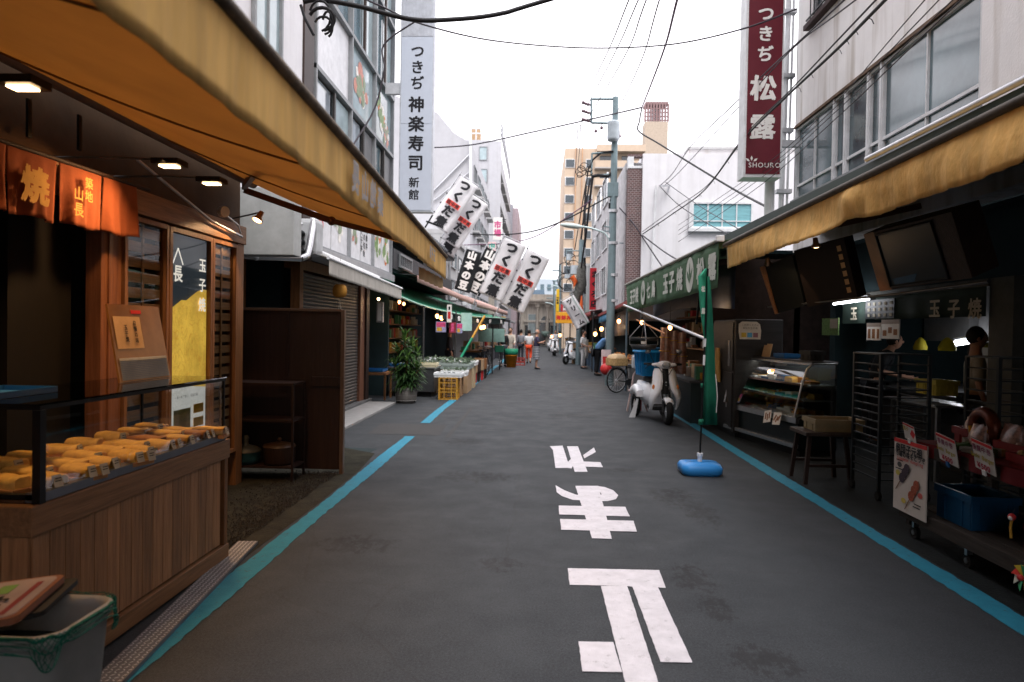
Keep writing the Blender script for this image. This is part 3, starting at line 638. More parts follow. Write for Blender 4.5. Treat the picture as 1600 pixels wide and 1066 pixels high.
for rn, x, ys, ln_ in (('front', -2.19, [2.98, 3.17, 3.36, 3.54, 3.72, 3.90, 4.09, 4.28, 4.44], .17), ('middle', -2.37, [2.94, 3.12, 3.32, 3.50, 3.68, 3.87, 4.06, 4.25, 4.42], .23), ('back', -2.56, [2.95, 3.16, 3.36, 3.57, 3.78, 4.0, 4.2, 4.4], .16)):
    for j, y in enumerate(ys):
        far = y > 4.0
        eggbox(x+rnd.uniform(-.02, .02), y+rnd.uniform(-.02, .02), .852+(0 if rn != 'back' else .02), ln_*rnd.uniform(.85, 1.2), .115+rnd.uniform(-.02, .015), R(rnd.uniform(-16, 10)), ORD[j]+' egg roll from the black corner post in the '+rn+' row'+(', under film' if far else ''), mEggD if (far and (j+len(rn)) % 3 == 0) else mEgg, far, (2 if j % 2 else 1) if rn == 'front' else (1 if j % 2 else 0))
# small back riser
mb = MB(); mb.box(-2.655, -2.36, Y0+.1, Y1-.1, .8505, .868); part('riser', mb, mDarkWood, case)
# things on top of the case
ms = thing('menu_stand', 'copper tinted menu stand with a handwritten paper on the case top', 'menu stand', (-2.5, 3.95, 1.255))
p00, p10, p11, p01 = WX(188, 596, -2.42), WX(267, 596, -2.42), WX(247, 487, -2.52), WX(167, 483, -2.52)
zz = 1.257-min(p00.z, p10.z)
for q in (p00, p10, p11, p01): q.z += zz
p00.z = p10.z = 1.257
nrm = (p10-p00).cross(p01-p00).normalized()
mb = MB(); mb.add([q for q in (p00, p10, p11, p01)]+[q-nrm*.012 for q in (p00, p10, p11, p01)], [(0, 1, 2, 3), (7, 6, 5, 4), (0, 4, 5, 1), (1, 5, 6, 2), (2, 6, 7, 3), (3, 7, 4, 0)]); part('board', mb, M('copper_sheet', (.34, .16, .05), .28, metal=.6, var=.2), ms)
bl = lambda a, b, d=.003: p00.lerp(p10, a).lerp(p01.lerp(p11, a), b)+nrm*d
mb = MB(); mb.quad(bl(.05, .42), bl(.55, .42), bl(.55, .84), bl(.05, .84)); part('paper', mb, M('paper_tan', (.6, .4, .22), .8), ms)
mb = MB(); mb.quad(bl(.4, .88), bl(.6, .88), bl(.6, .93), bl(.4, .93)); part('red_stamp', mb, mRed, ms)
mb = MB(); mb.quad(bl(.04, .02), bl(.96, .02), bl(.96, .30), bl(.04, .30)); part('wire_rack_panel', mb, M('rack_silver', (.6, .58, .5), .4, var=.2), ms)
for i in range(12):
    mb = MB(); mb.bar(bl(.04, .03+i*.023, .006), bl(.96, .03+i*.023, .006), .003, .003); part('rack_wire', mb, mSteel, ms)
r_ = (p10-p00).normalized(); u_ = (p01-p00).normalized()
text(ms, '自慢の味', mInk, bl(.42, .64), r_, u_, .034, vert=True, bold=.02); text(ms, '玉子焼', mInk, bl(.24, .62), r_, u_, .034, vert=True, bold=.02)
mb = MB(); mb.lathe([(0, 0), (.1, 0), (.125, .03), (.13, .03), (.105, -.004), (0, -.004)], 4, (-2.52, 3.0, 1.262), Matrix.Rotation(R(45), 3, 'Z'), smooth=False); mb = MB()
mb.box(-2.66, -2.38, 2.86, 3.3, 1.257, 1.262); mb.box(-2.66, -2.655, 2.86, 3.3, 1.262, 1.285); mb.box(-2.385, -2.38, 2.86, 3.3, 1.262, 1.285); mb.box(-2.655, -2.385, 2.86, 2.865, 1.262, 1.285); mb.box(-2.655, -2.385, 3.295, 3.3, 1.262, 1.285)
solo('tray', mb, mBlue, 'dark blue tray lying on the near end of the case top', 'tray')
# near block with lighter top, bin with net, magazine stack, tread plate
nb = thing('side_counter', 'low counter with a light wood top at the left picture edge', 'counter', (-2.5, 2.45, 0))
mb = MB(); mb.box(-3.0, -2.24, 2.0, 2.71, .79, .86); part('top_board', mb, M('wood_light', (.45, .24, .1), .5, wood=False, var=.2, scale=3), nb, .005)
mb = MB(); mb.box(-2.98, -2.30, 2.02, 2.69, 0, .79); part('cabinet', mb, M('lace_white', (.5, .48, .45), .85, var=.3, scale=60), nb)
bx, by = -1.65, 2.12
bin_ = thing('waste_bin', 'white plastic bin lined with a green net, beside the wooden counter', 'bin', (bx, by, 0))
def rrect(w, d, z, r=.07, n=5):
    out = []
    for cx_, cy_, a0 in ((w/2-r, d/2-r, 0), (-w/2+r, d/2-r, 90), (-w/2+r, -d/2+r, 180), (w/2-r, -d/2+r, 270)):
        for i in range(n+1): a = R(a0+90*i/n); out.append(V((cx_+r*math.cos(a), cy_+r*math.sin(a), z)))
    return out
bw, bd, bh = .44, .32, .66
rings = [rrect(bw*.8, bd*.8, 0), rrect(bw, bd, bh-.04), rrect(bw*1.04, bd*1.04, bh-.035), rrect(bw*1.05, bd*1.05, bh), rrect(bw*1.0, bd*1.0, bh+.005), rrect(bw*.96, bd*.96, bh-.03), rrect(bw*.78, bd*.78, .05)]
mb = MB(); mb.loft(rings, True, True); part('bin_body', mb, M('bin_white', (.40, .41, .40), .5, var=.15, transl=.15), bin_, world=False)
mNet = M('net_green', (.012, .13, .085), .7, var=.4, scale=30)
rim = rrect(bw*1.06, bd*1.06, bh+.008, .08, 6); mb = MB(); mb.tube([q+V((0, 0, -.012+.006*math.sin(i*1.9))) for i, q in enumerate(rim)], .0055, 6, closed=True); part('net_rim', mb, mNet, bin_, world=False)
def netf(a, b):
    i = a*len(rim); q0 = rim[int(i) % len(rim)]; q1 = rim[(int(i)+1) % len(rim)]; q = q0.lerp(q1, i-int(i))
    d = .03+.02*abs(math.sin(a*9+.7))+.06*max(0, math.sin(a*17))**3; o_ = q.copy(); o_.z = 0; o_.normalize()
    return q+o_*(.012*math.sin(a*60)*b+.012)+V((0, 0, -d*b))
for j in range(2, 5, 2):
    mb = MB(); mb.tube([netf(i/90, j/4) for i in range(90)], .0022, 4, closed=True); part('net_cord', mb, mNet, bin_, world=False)
mb = MB()
for i in range(44):
    mb.tube([netf(i/44, 0), netf((i+1.5)/44 % 1, .33), netf((i+.2)/44 % 1, .66), netf((i+1.4)/44 % 1, 1)], .0016, 4, caps=False)
    mb.tube([netf(i/44, 0), netf((i-1.5)/44 % 1, .33), netf((i-.2)/44 % 1, .66), netf((i-1.4)/44 % 1, 1)], .0016, 4, caps=False)
part('net_mesh', mb, mNet, bin_, world=False, stuff=True)
mb = MB(); mb.loft([rrect(bw*.9, bd*.9, bh-.05)], True, True) if False else mb.add(rrect(bw*.93, bd*.93, bh-.12), [tuple(range(24))]); part('bin_liner', mb, M('liner_dark', (.02, .028, .026), .5, var=.4), bin_, world=False)
mg = thing('flyer_board', 'thick printed flyer board with a rounded edge lying across the bin', 'flyer', (bx-.10, by+.01, bh+.015), R(14))
rot = Matrix.Rotation(R(-5), 3, 'Y') @ Matrix.Rotation(R(1), 3, 'X')
def slab(w, d, h, z, r=.03): return [rot @ (q+V((0, 0, z))) for q in rrect(w, d, 0, r)], [rot @ (q+V((0, 0, z+h))) for q in rrect(w, d, 0, r)]
a_, b_ = slab(.30, .36, .022, 0); mb = MB(); mb.loft([a_, b_], smooth=False); part('board', mb, M('flyer_orange', (.22, .09, .05), .45), mg, world=False)
a_, b_ = slab(.27, .33, .002, .0225); mb = MB(); mb.loft([a_, b_], smooth=False); part('print_sheet', mb, M('flyer_white', (.33, .28, .28), .4), mg, world=False)
mb = MB(); mb.add([rot @ V(q) for q in ((.085, -.15, .026), (.105, -.15, .026), (.105, .12, .026), (.085, .12, .026))], [(0, 1, 2, 3)]); part('red_print', mb, M('maroon', (.2, .03, .04), .5), mg, world=False)
mb = MB(); mb.add([rot @ V(q) for q in ((-.02, .04, .026), (.03, .04, .026), (.03, .12, .026), (-.02, .12, .026))], [(0, 1, 2, 3)]); part('green_print', mb, M('leafgreen', (.14, .3, .08), .5), mg, world=False)
text(mg, '玉子', mInk, base(mg) @ (rot @ V((.03, -.06, .0255))), base(mg).to_3x3() @ rot @ YF, base(mg).to_3x3() @ rot @ V((-1, 0, 0)), .07, bold=.05)
a_, b_ = slab(.30, .30, .016, -.018); mb = MB(); mb.loft([[q+V((.03, .06, 0)) for q in a_], [q+V((.03, .06, 0)) for q in b_]], smooth=False); solo_ = part('dark_folder', mb, mBlack, mg, world=False)
tp = thing('tread_plate', 'aluminium checker tread plate lying along the foot of the wooden counter', 'plate', (-2.0, 3.9, 0))
c0, c1, c2, c3 = [V((q.x, q.y, .006)) for q in (G(372, 851), G(403, 851), G(190, 1075), G(140, 1075))]
mb = MB(); mb.add([c0, c1, c2, c3]+[q+V((0, 0, .02)) for q in (c0, c1, c2, c3)], [(0, 1, 2, 3), (4, 7, 6, 5), (0, 4, 5, 1), (1, 5, 6, 2), (2, 6, 7, 3), (3, 7, 4, 0)]); part('plate', mb, M('alu_tread', (.16, .16, .17), .5, metal=.1, var=.2), tp)
mb = MB(); nn = 84
for i in range(nn):
    for j in range(5):
        f = (i+.5)/nn; g = (j+.5+(.0))/5; q = c0.lerp(c3, f).lerp(c1.lerp(c2, f), g); q.z = .027
        a = R(45 if (i+j) % 2 else -45); d = V((math.cos(a), math.sin(a), 0))*.0125; e_ = V((-d.y, d.x, 0))*.34
        mb.add([q-d, q+e_, q+d, q-e_, q+V((0, 0, .0025))], [(0, 1, 4), (1, 2, 4), (2, 3, 4), (3, 0, 4)])
part('tread_ribs', mb, M('alu_tread_rib', (.62, .62, .64), .4, metal=.1), tp, stuff=True)

# ================================================================ LEFT: neighbours
XL = -3.5
bd2 = thing('white_building', 'white rendered building with a dark brown corner column, left of the glazed front', 'building', (-4.5, 8.4, 0))
mb = MB(); mb.box(-7.5, XL, 6.86, 9.88, 2.9, 13); part('wall', mb, mWallWhite2, bd2)
mb = MB(); mb.box(-7.5, XL+.03, 9.885, 10.3, 2.6, 13); part('corner_column', mb, M('panel_umber', (.045, .03, .026), .5), bd2)
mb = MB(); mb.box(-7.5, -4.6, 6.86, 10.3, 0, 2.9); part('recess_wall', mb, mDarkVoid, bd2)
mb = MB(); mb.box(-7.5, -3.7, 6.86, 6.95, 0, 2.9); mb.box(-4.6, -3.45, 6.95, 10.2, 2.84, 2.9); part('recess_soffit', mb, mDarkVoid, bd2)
window(bd2, (XL+.004, 8.1, 4.9), YF, .9, 1.4, 2, 1, mFrameG, mGlassPale)
mb = MB(); mb.box(-4.55, -4.45, 8.9, 9.9, 0, 2.6); mb.box(-4.5, -4.35, 9.9, 10.0, 0, 2.7); part('brown_partition', mb, mWood, bd2)
# white gas meter cabinet, air duct, black sacks
a = WY(388, 300, 7.5); b = WY(452, 388, 7.5)
mb = MB(); mb.box(-3.6, -2.82, 7.75, 8.0, 2.42, 3.2); solo('equipment_cabinet', mb, M('cabinet_white', (.4, .41, .40), .5), 'plain white cabinet hung above the dark recess', 'cabinet', bevel=.01)
du = thing('air_duct', 'bent silver air duct running under the white cabinet to the eave', 'duct', (-3.2, 8.9, 2.4))
pts = [WY(340, 396, 8.2), WY(400, 401, 8.4), WY(470, 404, 8.8)]; pts2 = [WY(470, 404, 8.8), WY(480, 400, 8.9), WY(484, 385, 9.0), WY(490, 345, 9.2), WY(492, 320, 9.4)]
mb = MB(); mb.tube(pts, .042, 12); part('horizontal_duct', mb, mSteel, du); mb = MB(); mb.tube(pts2, .045, 12); part('riser_duct', mb, mSteel, du)
mb = MB()
for q in (pts[1], pts2[3]): mb.ball(q, .05, 10, 6)
part('duct_joint', mb, mAlu, du)
pts = [WY(440, 385, 8.6), WY(447, 365, 8.6), WY(455, 355, 8.7), WY(472, 350, 8.8)]; mb = MB(); mb.tube(pts, .02, 8); part('flexible_hose', mb, mAlu, du)
mb = MB(); c = WY(482, 372, 9.3); mb.obox(c, .34, .3, .5); solo('meter_box', mb, M('meter_grey', (.45, .46, .47), .5), 'pale grey meter box beside the silver duct', 'box', bevel=.06)
for i, (px, py) in enumerate(((462, 365), (462, 378), (462, 392))):
    mb = MB(); mb.ball(WY(px, py, 9.1), (.13, .12, .06), 12, 8); solo('rolled_sack', mb, mBlack, ['black rolled sack on top of the pile beside the duct', 'black rolled sack in the middle of the pile beside the duct', 'black rolled sack at the bottom of the pile beside the duct'][i], 'sack')
# board with shelf rack in front
sp = thing('panel_screen', 'tall brown board standing across the recess beside the lattice shop', 'panel', (-2.65, 7.35, 0))
mb = MB(); mb.box(-3.27, -2.14, 7.35, 7.375, .05, 1.77); part('board', mb, M('board_brown', (.036, .02, .015), .42, wood=True, var=.2, scale=2, bump=.1), sp)
mb = MB(); mb.box(-2.14, -2.10, 7.33, 7.395, .0, 1.79); mb.box(-3.3, -3.27, 7.33, 7.395, .0, 1.79); mb.box(-3.27, -2.14, 7.335, 7.39, 1.77, 1.80); part('edge_frame', mb, M('edge_brown', (.12, .075, .05), .4), sp, .003)
mb = MB(); mb.box(-2.45, -2.14, 7.31, 7.349, .96, 1.06); part('cross_rail', mb, mDarkWood, sp, .003)
mb = MB(); mb.box(-2.75, -2.71, 7.335, 7.349, 1.06, 1.77); part('batten', mb, mDarkWood, sp)
rk = thing('shelf_rack', 'low dark metal shelf rack standing in front of the brown board', 'rack', (-2.85, 7.0, 0))
mRustM = M('metal_rust', (.022, .012, .010), .6, var=.4, scale=20)
for x in (-3.24, -2.50):
    for y in (6.9, 7.24): mb = MB(); mb.bar((x, y, 0), (x, y, 1.02), .022); part('leg', mb, mRustM, rk)
for z in (.14, .62, 1.0): mb = MB(); mb.box(-3.25, -2.49, 6.89, 7.25, z, z+.018); part('shelf', mb, mRustM, rk)
pot = thing('lidded_pot', 'pale teal lidded pot on the low shelf of the rack', 'pot', (-3.05, 7.05, .16))
mb = MB(); mb.lathe([(0, 0), (.13, 0), (.15, .05), (.15, .12), (.155, .125)], 20); part('bowl', mb, M('teal_enamel', (.02, .07, .085), .35), pot, world=False)
mb = MB(); mb.lathe([(.16, .126), (.15, .145), (.1, .175), (.03, .195), (.025, .22), (.035, .26), (.02, .29), (0, .295)], 20); part('lid', mb, M('grey_enamel', (.06, .065, .062), .4), pot, world=False)
pot = thing('cooking_pot', 'dark brown pot with a brass knob on the low shelf beside the teal pot', 'pot', (-2.7, 7.07, .16))
mb = MB(); mb.lathe([(0, 0), (.15, 0), (.16, .02), (.165, .18)], 20); part('bowl', mb, mDarkWood, pot, world=False)
mb = MB(); mb.lathe([(.17, .182), (.16, .2), (.05, .225), (0, .23)], 20); mb.ball((0, 0, .25), .024, 8, 6); part('lid', mb, M('lid_brown', (.05, .03, .02), .4), pot, world=False)

# glazed building
gb = thing('glazed_building', 'two storey glass and grey panel building with food posters, behind the white sign', 'building', (-5, 13, 0))
mb = MB(); mb.box(-8, XL-.12, 10.31, 16.0, 2.7, 12); part('core_wall', mb, M('core_dark', (.06, .065, .07), .6), gb)
ys = [10.45, 12.45, 14.25, 16.0]; zs = [2.86, 3.95, 5.62, 6.95, 8.6, 10.2, 11.9]
mPanelG = M('panel_grey', (.15, .15, .155), .45, var=.12); mPanelW = M('panel_white', (.66, .66, .68), .35)
mRefl = M('pane_reflect', (.32, .36, .4), .05, var=.3, scale=.8, spec=.9)
def vq(x, y0, y1, z0, z1, m, nm, par, d=.0):
    mb = MB(); mb.box(x-.02, x+d, y0, y1, z0, z1); return part(nm, mb, m, par)
for j in range(len(zs)-1):
    for i in range(3):
        y0, y1, z0, z1 = ys[i], ys[i+1], zs[j], zs[j+1]; h = .04
        if j == 0:
            n_ = 2
            for q in range(n_):
                a0 = y0+(y1-y0)*q/n_; a1 = y0+(y1-y0)*(q+1)/n_
                vq(XL-.03, a0+.03, a1-.03, z0+.03, z1, mPanelW, 'poster_panel', gb)
        elif j == 1:
            m3 = (y0+y1)/2
            vq(XL-.06, y0+.05, m3-.05, z0+.05, z1-.08, mRefl if i < 2 else mGlassSky, 'window_pane', gb)
            vq(XL-.04, m3+.03, y1-.03, z0+.05, z1-.08, [mGlassPale, mPanelG, mPanelG][i], 'wall_panel', gb)
            vq(XL+.0, m3-.05, m3+.03, z0, z1-.08, mFrameD, 'window_post', gb, .02)
        elif j == 2:
            vq(XL-.05, y0+.02, y1-.02, z0+.03, z1-.03, [mPanelW, mGlassPale, mGlassPale][i], 'spandrel_panel', gb)
        else:
            m3 = (y0+y1)/2
            vq(XL-.06, y0+.05, m3-.04, z0+.05, z1-.05, mGlassSky, 'window_pane', gb); vq(XL-.06, m3+.04, y1-.05, z0+.05, z1-.05, mGlassPale if i else mGlassSky, 'window_pane', gb)
            vq(XL, m3-.04, m3+.04, z0+.03, z1-.03, M('bronze', (.05, .035, .03), .4), 'window_post', gb, .03)
for y in ys: mb = MB(); mb.box(XL-.08, XL+.03, y-.03, y+.03, 2.86, 12); part('mullion', mb, mFrameG, gb)
for z in zs: mb = MB(); mb.box(XL-.08, XL+.035, 10.42, 16.03, z-.035, z+.035); part('transom', mb, mFrameG, gb)
mb = MB(); mb.box(-7.9, XL-.1, 16.0, 16.03, 2.9, 12); part('end_wall', mb, mWallGrey, gb)
# food pictures on the panels
def food_print(par, x, y, z, s, kind):
    cols = {'salmon': [(.65, .2, .06), (.8, .75, .7), (.2, .3, .12)], 'tuna': [(.55, .02, .04), (.75, .7, .65), (.6, .1, .1)], 'mixed': [(.75, .72, .68), (.55, .25, .2), (.25, .3, .2)]}[kind]
    for c_i, c in enumerate(cols):
        mb = MB()
        for q in range(7):
            a = rnd.uniform(0, 6.3); rr = rnd.uniform(0, .4)*s; w_ = rnd.uniform(.08, .2)*s; h_ = rnd.uniform(.05, .16)*s; t_ = rnd.uniform(0, 3)
            cy, cz = y+rr*math.cos(a), z+rr*math.sin(a)
            mb.add([(x+.004+c_i*.002+q*.0002, cy+w_*math.cos(b)*math.cos(t_)-h_*math.sin(b)*math.sin(t_), cz+w_*math.cos(b)*math.sin(t_)+h_*math.sin(b)*math.cos(t_)) for b in [k_*math.pi/6 for k_ in range(12)]], [tuple(range(12))])
        part('food_print', mb, M('print_%s%d' % (kind, c_i), c, .5, var=.3, scale=14), par)
food_print(gb, XL-.03, 10.95, 3.5, .8, 'tuna'); food_print(gb, XL-.03, 11.9, 3.45, .8, 'mixed'); food_print(gb, XL-.03, 12.9, 3.4, .5, 'mixed')
food_print(gb, XL-.03, 14.7, 3.4, .8, 'salmon'); food_print(gb, XL-.03, 15.6, 3.4, .8, 'salmon'); food_print(gb, XL-.05, 13.3, 6.2, 1.1, 'mixed'); food_print(gb, XL-.05, 15.0, 6.3, .9, 'salmon'); food_print(gb, XL-.05, 15.5, 6.0, .7, 'mixed')
for k, s in enumerate(('海鮮丼', '本日の旬魚', '鰻穴子丼')): text(gb, s, mInk, (XL-.028, 13.82-.2*k, 3.42), YF, UP, .15, vert=True, bold=.02)
# eave of the shutter front, awning, shutter
mb = MB(); mb.box(-3.7, -3.38, 10.2, 15.9, 2.68, 2.84); part('eave', mb, M('eave_grey', (.3, .3, .31), .5), gb, .01)
wa = thing('white_awning', 'short off white canvas awning over the closed shutter', 'awning', (-3.3, 12, 2.6))
mCanvas = M('canvas_offwhite', (.52, .49, .44), .85, transl=.25, var=.1, scale=3, bump=.3, bscale=8)
n0 = WX(514, 403, -2.9); n1 = WX(627, 451, -2.9)
fabric_awning(wa, (-2.9, n0.y, n0.z), (-2.9, n1.y, n1.z), (-3.42, n0.y, n0.z+.2), (-3.42, n1.y, n1.z+.2), .24, mCanvas, wave=.007)
mb = MB(); mb.tube([(-2.9, n0.y-.03, n0.z), (-2.9, n1.y+.03, n1.z)], .025, 10); part('front_bar', mb, mFrameW, wa)
mb = MB(); mb.tube([(-3.4, n0.y-.03, n0.z+.22), (-3.4, n1.y+.03, n1.z+.22)], .045, 10); part('roller_tube', mb, mFrameW, wa)
sh = thing('shutter_front', 'closed grey roller shutter between brown posts under the white awning', 'shutter', (-3.7, 12.5, 0))
mSh = M('shutter_grey', (.10, .088, .08), .5, metal=.3, var=.15); me = None
for i in range(38):
    z = .10+i*.062; mb = MB(); mb.add([(-3.7, 10.4, z), (-3.7, 13.85, z), (-3.685, 13.85, z+.02), (-3.685, 10.4, z+.02), (-3.685, 13.85, z+.045), (-3.685, 10.4, z+.045), (-3.705, 13.85, z+.061), (-3.705, 10.4, z+.061)], [(0, 1, 2, 3), (3, 2, 4, 5), (5, 4, 6, 7)])
    if me is None: me = part('shutter_slat', mb, mSh, sh)
    else: c = me.copy(); C.objects.link(c); c.parent = sh; c.location = (0, 0, i*.062)
mb = MB(); mb.box(-3.76, -3.64, 13.86, 14.2, .02, 2.66); part('post', mb, M('post_brown', (.17, .075, .045), .45, wood=True, var=.2), sh, .01)
mb = MB(); mb.box(-3.72, -3.6, 14.21, 14.45, .02, 2.66); part('wood_post', mb, mDarkWood, sh, .01)
mb = MB(); mb.box(-3.76, -3.62, 10.22, 10.38, .02, 2.66); mb.box(-3.9, -3.72, 10.3, 14.4, 2.5, 2.67); part('side_post', mb, mWood, sh)
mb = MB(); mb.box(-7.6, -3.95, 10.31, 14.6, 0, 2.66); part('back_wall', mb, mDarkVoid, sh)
p = WY(531, 455, 10.2); ln = thing('paper_lantern', 'round ochre lantern with a hanging tassel before the shutter', 'lantern', p)
mb = MB(); mb.lathe([(0, .1), (.06, .1), (.09, .075), (.105, .03), (.107, -.02), (.095, -.065), (.06, -.095), (0, -.097)], 20, p); part('globe', mb, M('lantern_ochre', (.42, .2, .03), .7, transl=.3), ln)
mb = MB(); mb.tube([p+V((0, 0, -.1)), p+V((-.02, 0, -.38))], .004, 5); mb.tube([p+V((0, 0, -.1)), p+V((.03, 0, -.36))], .004, 5); mb.tube([p+V((0, 0, .1)), p+V((0, 0, .5))], .004, 5); part('tassel_cord', mb, M('cord_cream', (.4, .36, .3), .8), ln)
p = WY(594, 488, 14.0); t = thing('wall_lamp', 'grey box wall lamp on the brown post right of the shutter', 'lamp', p)
mb = MB(); mb.obox(p, .13, .12, .42); part('lamp_box', mb, M('lampbox', (.28, .27, .27), .4), t, .01); mb = MB(); mb.obox(p+V((.0, -.065, 0)), .08, .01, .36); part('diffuser', mb, mPaper, t)
mb = MB(); mb.ball(p+V((-.03, -.03, .27)), .03, 8, 6); part('bulb', mb, mBulb, t)

# vertical white sign on the building end
vs = thing('projecting_sign', 'tall pale blue white vertical sign with black brush lettering at the left', 'sign', (-2.76, 15, 6))
sx0, sx1 = -3.135, -2.385
def lean(x, z): return x
mb = MB(); mb.box(sx0, sx1, 15.0, 15.22, 4.17, 11); part('sign_case', mb, M('sign_edge', (.5, .52, .56), .4), vs, .01)
mb = MB(); mb.box(sx0+.03, sx1-.03, 14.99, 14.999, 4.21, 6.1); mb.box(sx0+.03, sx1-.03, 14.99, 14.999, 6.11, 8.0); part('sign_face', mb, M('sign_face_blue', (.52, .56, .64), .35, var=.03), vs)
for i in range(22): mb = MB(); x = sx0+.04+i*.0312; mb.box(x, x+.018, 14.985, 14.999, 8.02, 10.9); part('louvre', mb, M('louvre', (.55, .57, .62), .4), vs)
vz = lambda y: WY(655, y, 15).z
text(vs, 'つきぢ', mInk, (-2.75, 14.99, vz(105)), XR, UP, .31, vert=True, bold=.025, gap=1.12)
text(vs, '神楽寿司', mInk, (-2.76, 14.99, vz(209)), XR, UP, .36, vert=True, bold=.03, gap=1.18)
text(vs, '新館', mInk, (-2.79, 14.99, vz(295)), XR, UP, .24, vert=True, bold=.02, gap=1.12)
for z in (6.9, 9.2): mb = MB(); mb.box(XL+.03, sx0-.005, 15.05, 15.17, z-.12, z+.12); part('bracket', mb, mAlu, vs)
# ================================================================ LEFT: market stall under the green awning
mGreenT = M('tarp_green', (.015, .20, .11), .6, transl=.12, var=.15)
mPinkT = M('tarp_pinkish', (.62, .42, .37), .8, transl=.3, var=.1)
tim = thing('timber_house', 'low dark timber market house behind the green awning stall', 'house', (-5, 19, 0))
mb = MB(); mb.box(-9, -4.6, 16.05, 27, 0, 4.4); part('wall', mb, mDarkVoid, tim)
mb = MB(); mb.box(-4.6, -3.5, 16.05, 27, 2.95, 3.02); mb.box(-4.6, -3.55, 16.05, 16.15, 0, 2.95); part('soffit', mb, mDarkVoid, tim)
mb = MB(); mb.box(-3.7, -3.45, 16.05, 27, 3.02, 3.5); part('fascia', mb, M('fascia_dark', (.05, .05, .055), .6), tim)
for i in range(30): mb = MB(); mb.cyl((-4.2, 16.1+i*.36, 4.75), (-3.3, 16.1+i*.36, 4.35), .09, 8); part('roof_tile', mb, M('tile_dark', (.06, .065, .075), .4), tim)
mb = MB(); mb.box(-9, -3.35, 16.05, 27, 4.3, 4.42); part('roof', mb, M('tile_dark', (.06, .065, .075), .4), tim)
window(tim, (-3.44, 16.6, 3.1), YF, 1.6, .34, 6, 1, mFrameG, mGlassDark)
gw = thing('green_stall_awning', 'sagging green tarpaulin awning with a thin white lit edge over the vegetable stall', 'awning', (-2.5, 18, 2.3))
ed = [WY(622, 463, 14.9), WY(660, 478, 17), WY(700, 488, 19.5), WY(740, 495, 22), WY(789, 498, 25.5)]
def poly(P, a):
    a = max(0, min(.9999, a))*(len(P)-1); i = int(a); f = a-i; p0 = P[max(i-1, 0)]; p1 = P[i]; p2 = P[i+1]; p3 = P[min(i+2, len(P)-1)]
    return (p1*2+(p2-p0)*f+(p0*2-p1*5+p2*4-p3)*f*f+(p1*3-p0-p2*3+p3)*f**3)*.5
mb = MB(); mb.sheet(lambda a, b: poly(ed, a).lerp(V((-4.2, poly(ed, a).y, 2.95)), b)-V((0, 0, .06*math.sin(b*3.14))), 40, 6); part('tarpaulin', mb, mGreenT, gw, solid=.005)
mb = MB(); mb.tube([poly(ed, i/30)+V((0, 0, .01)) for i in range(31)], .022, 6); part('edge_rope', mb, M('edge_mint', (.35, .55, .45), .5), gw)
mb = MB(); mb.sheet(lambda a, b: poly(ed, .45+.55*a)+V((-.02, 0, -.02-.2*b)), 24, 2); part('valance', mb, M('valance_black', (.015, .03, .028), .8), gw)
for i, ch in enumerate(('佃', '煮', '昆', '布', '鮮', '魚')):
    p = poly(ed, .52+i*.085)+V((0, -.02, -.12)); text(gw, ch, mWhiteInk, p+V((.03, 0, 0)), V((.5, .9, 0)), UP, .15, bold=.05)
for (a, b) in (((-1.75, 22.2, 2.05), (-2.3, 20.3, .75)),):
    mb = MB(); mb.bar(a, V(a).lerp(V(b), .55), .05, .05); part('brace_ochre', mb, mYel, gw); mb = MB(); mb.bar(V(a).lerp(V(b), .55), b, .05, .05); part('brace_green', mb, mGreenP, gw)
for y, x in ((16.3, -2.75), (20.2, -2.45), (24.8, -1.65)): mb = MB(); mb.cyl((x, y, 0), (x, y, 2.15), .025, 8); part('pole', mb, mDarkSteel, gw)
for k, (e0, e1, y0, y1) in enumerate((((652, 430), (742, 470), 17, 23.0), ((745, 472), (793, 487), 23.1, 29))):
    a = WY(*e0, y0); b = WY(*e1, y1); t = thing('pink_awning', ['salmon pink awning strip above the green tarpaulin, nearer piece', 'salmon pink awning strip above the green tarpaulin, farther short piece'][k], 'awning', a)
    mb = MB(); mb.sheet(lambda u, v_: a.lerp(b, u).lerp(a.lerp(b, u)+V((-1.2, 0, .45)), v_), 20, 3); part('canopy', mb, mPinkT, t, solid=.006)
    mb = MB(); mb.sheet(lambda u, v_: a.lerp(b, u)+V((0, .01*math.sin(u*40), -.17*v_)), 40, 2); part('valance', mb, mPinkT, t, solid=.004)
    mb = MB(); mb.cyl(a+V((-1.2, 0, .45)), a+V((-1.2, 0, .9)), .02, 6); mb.cyl(a, a+V((-1.2, 0, .05)), .015, 6); part('strut', mb, mDarkSteel, t)
p = WY(682, 402, 17); pb = thing('sign_board', 'cream sign board with yellow squares tucked behind the tip of the mustard awning', 'sign', p)
mb = MB(); mb.box(-2.75, -2.7, 16.5, 18.6, 3.2, 3.62); part('board', mb, M('board_cream', (.62, .5, .36), .6), pb)
for i, s in enumerate('祖業旬味自慢'): text(pb, s, mNY, (-2.695, 16.8+i*.33, 3.42), YF, UP, .22, bold=.03)

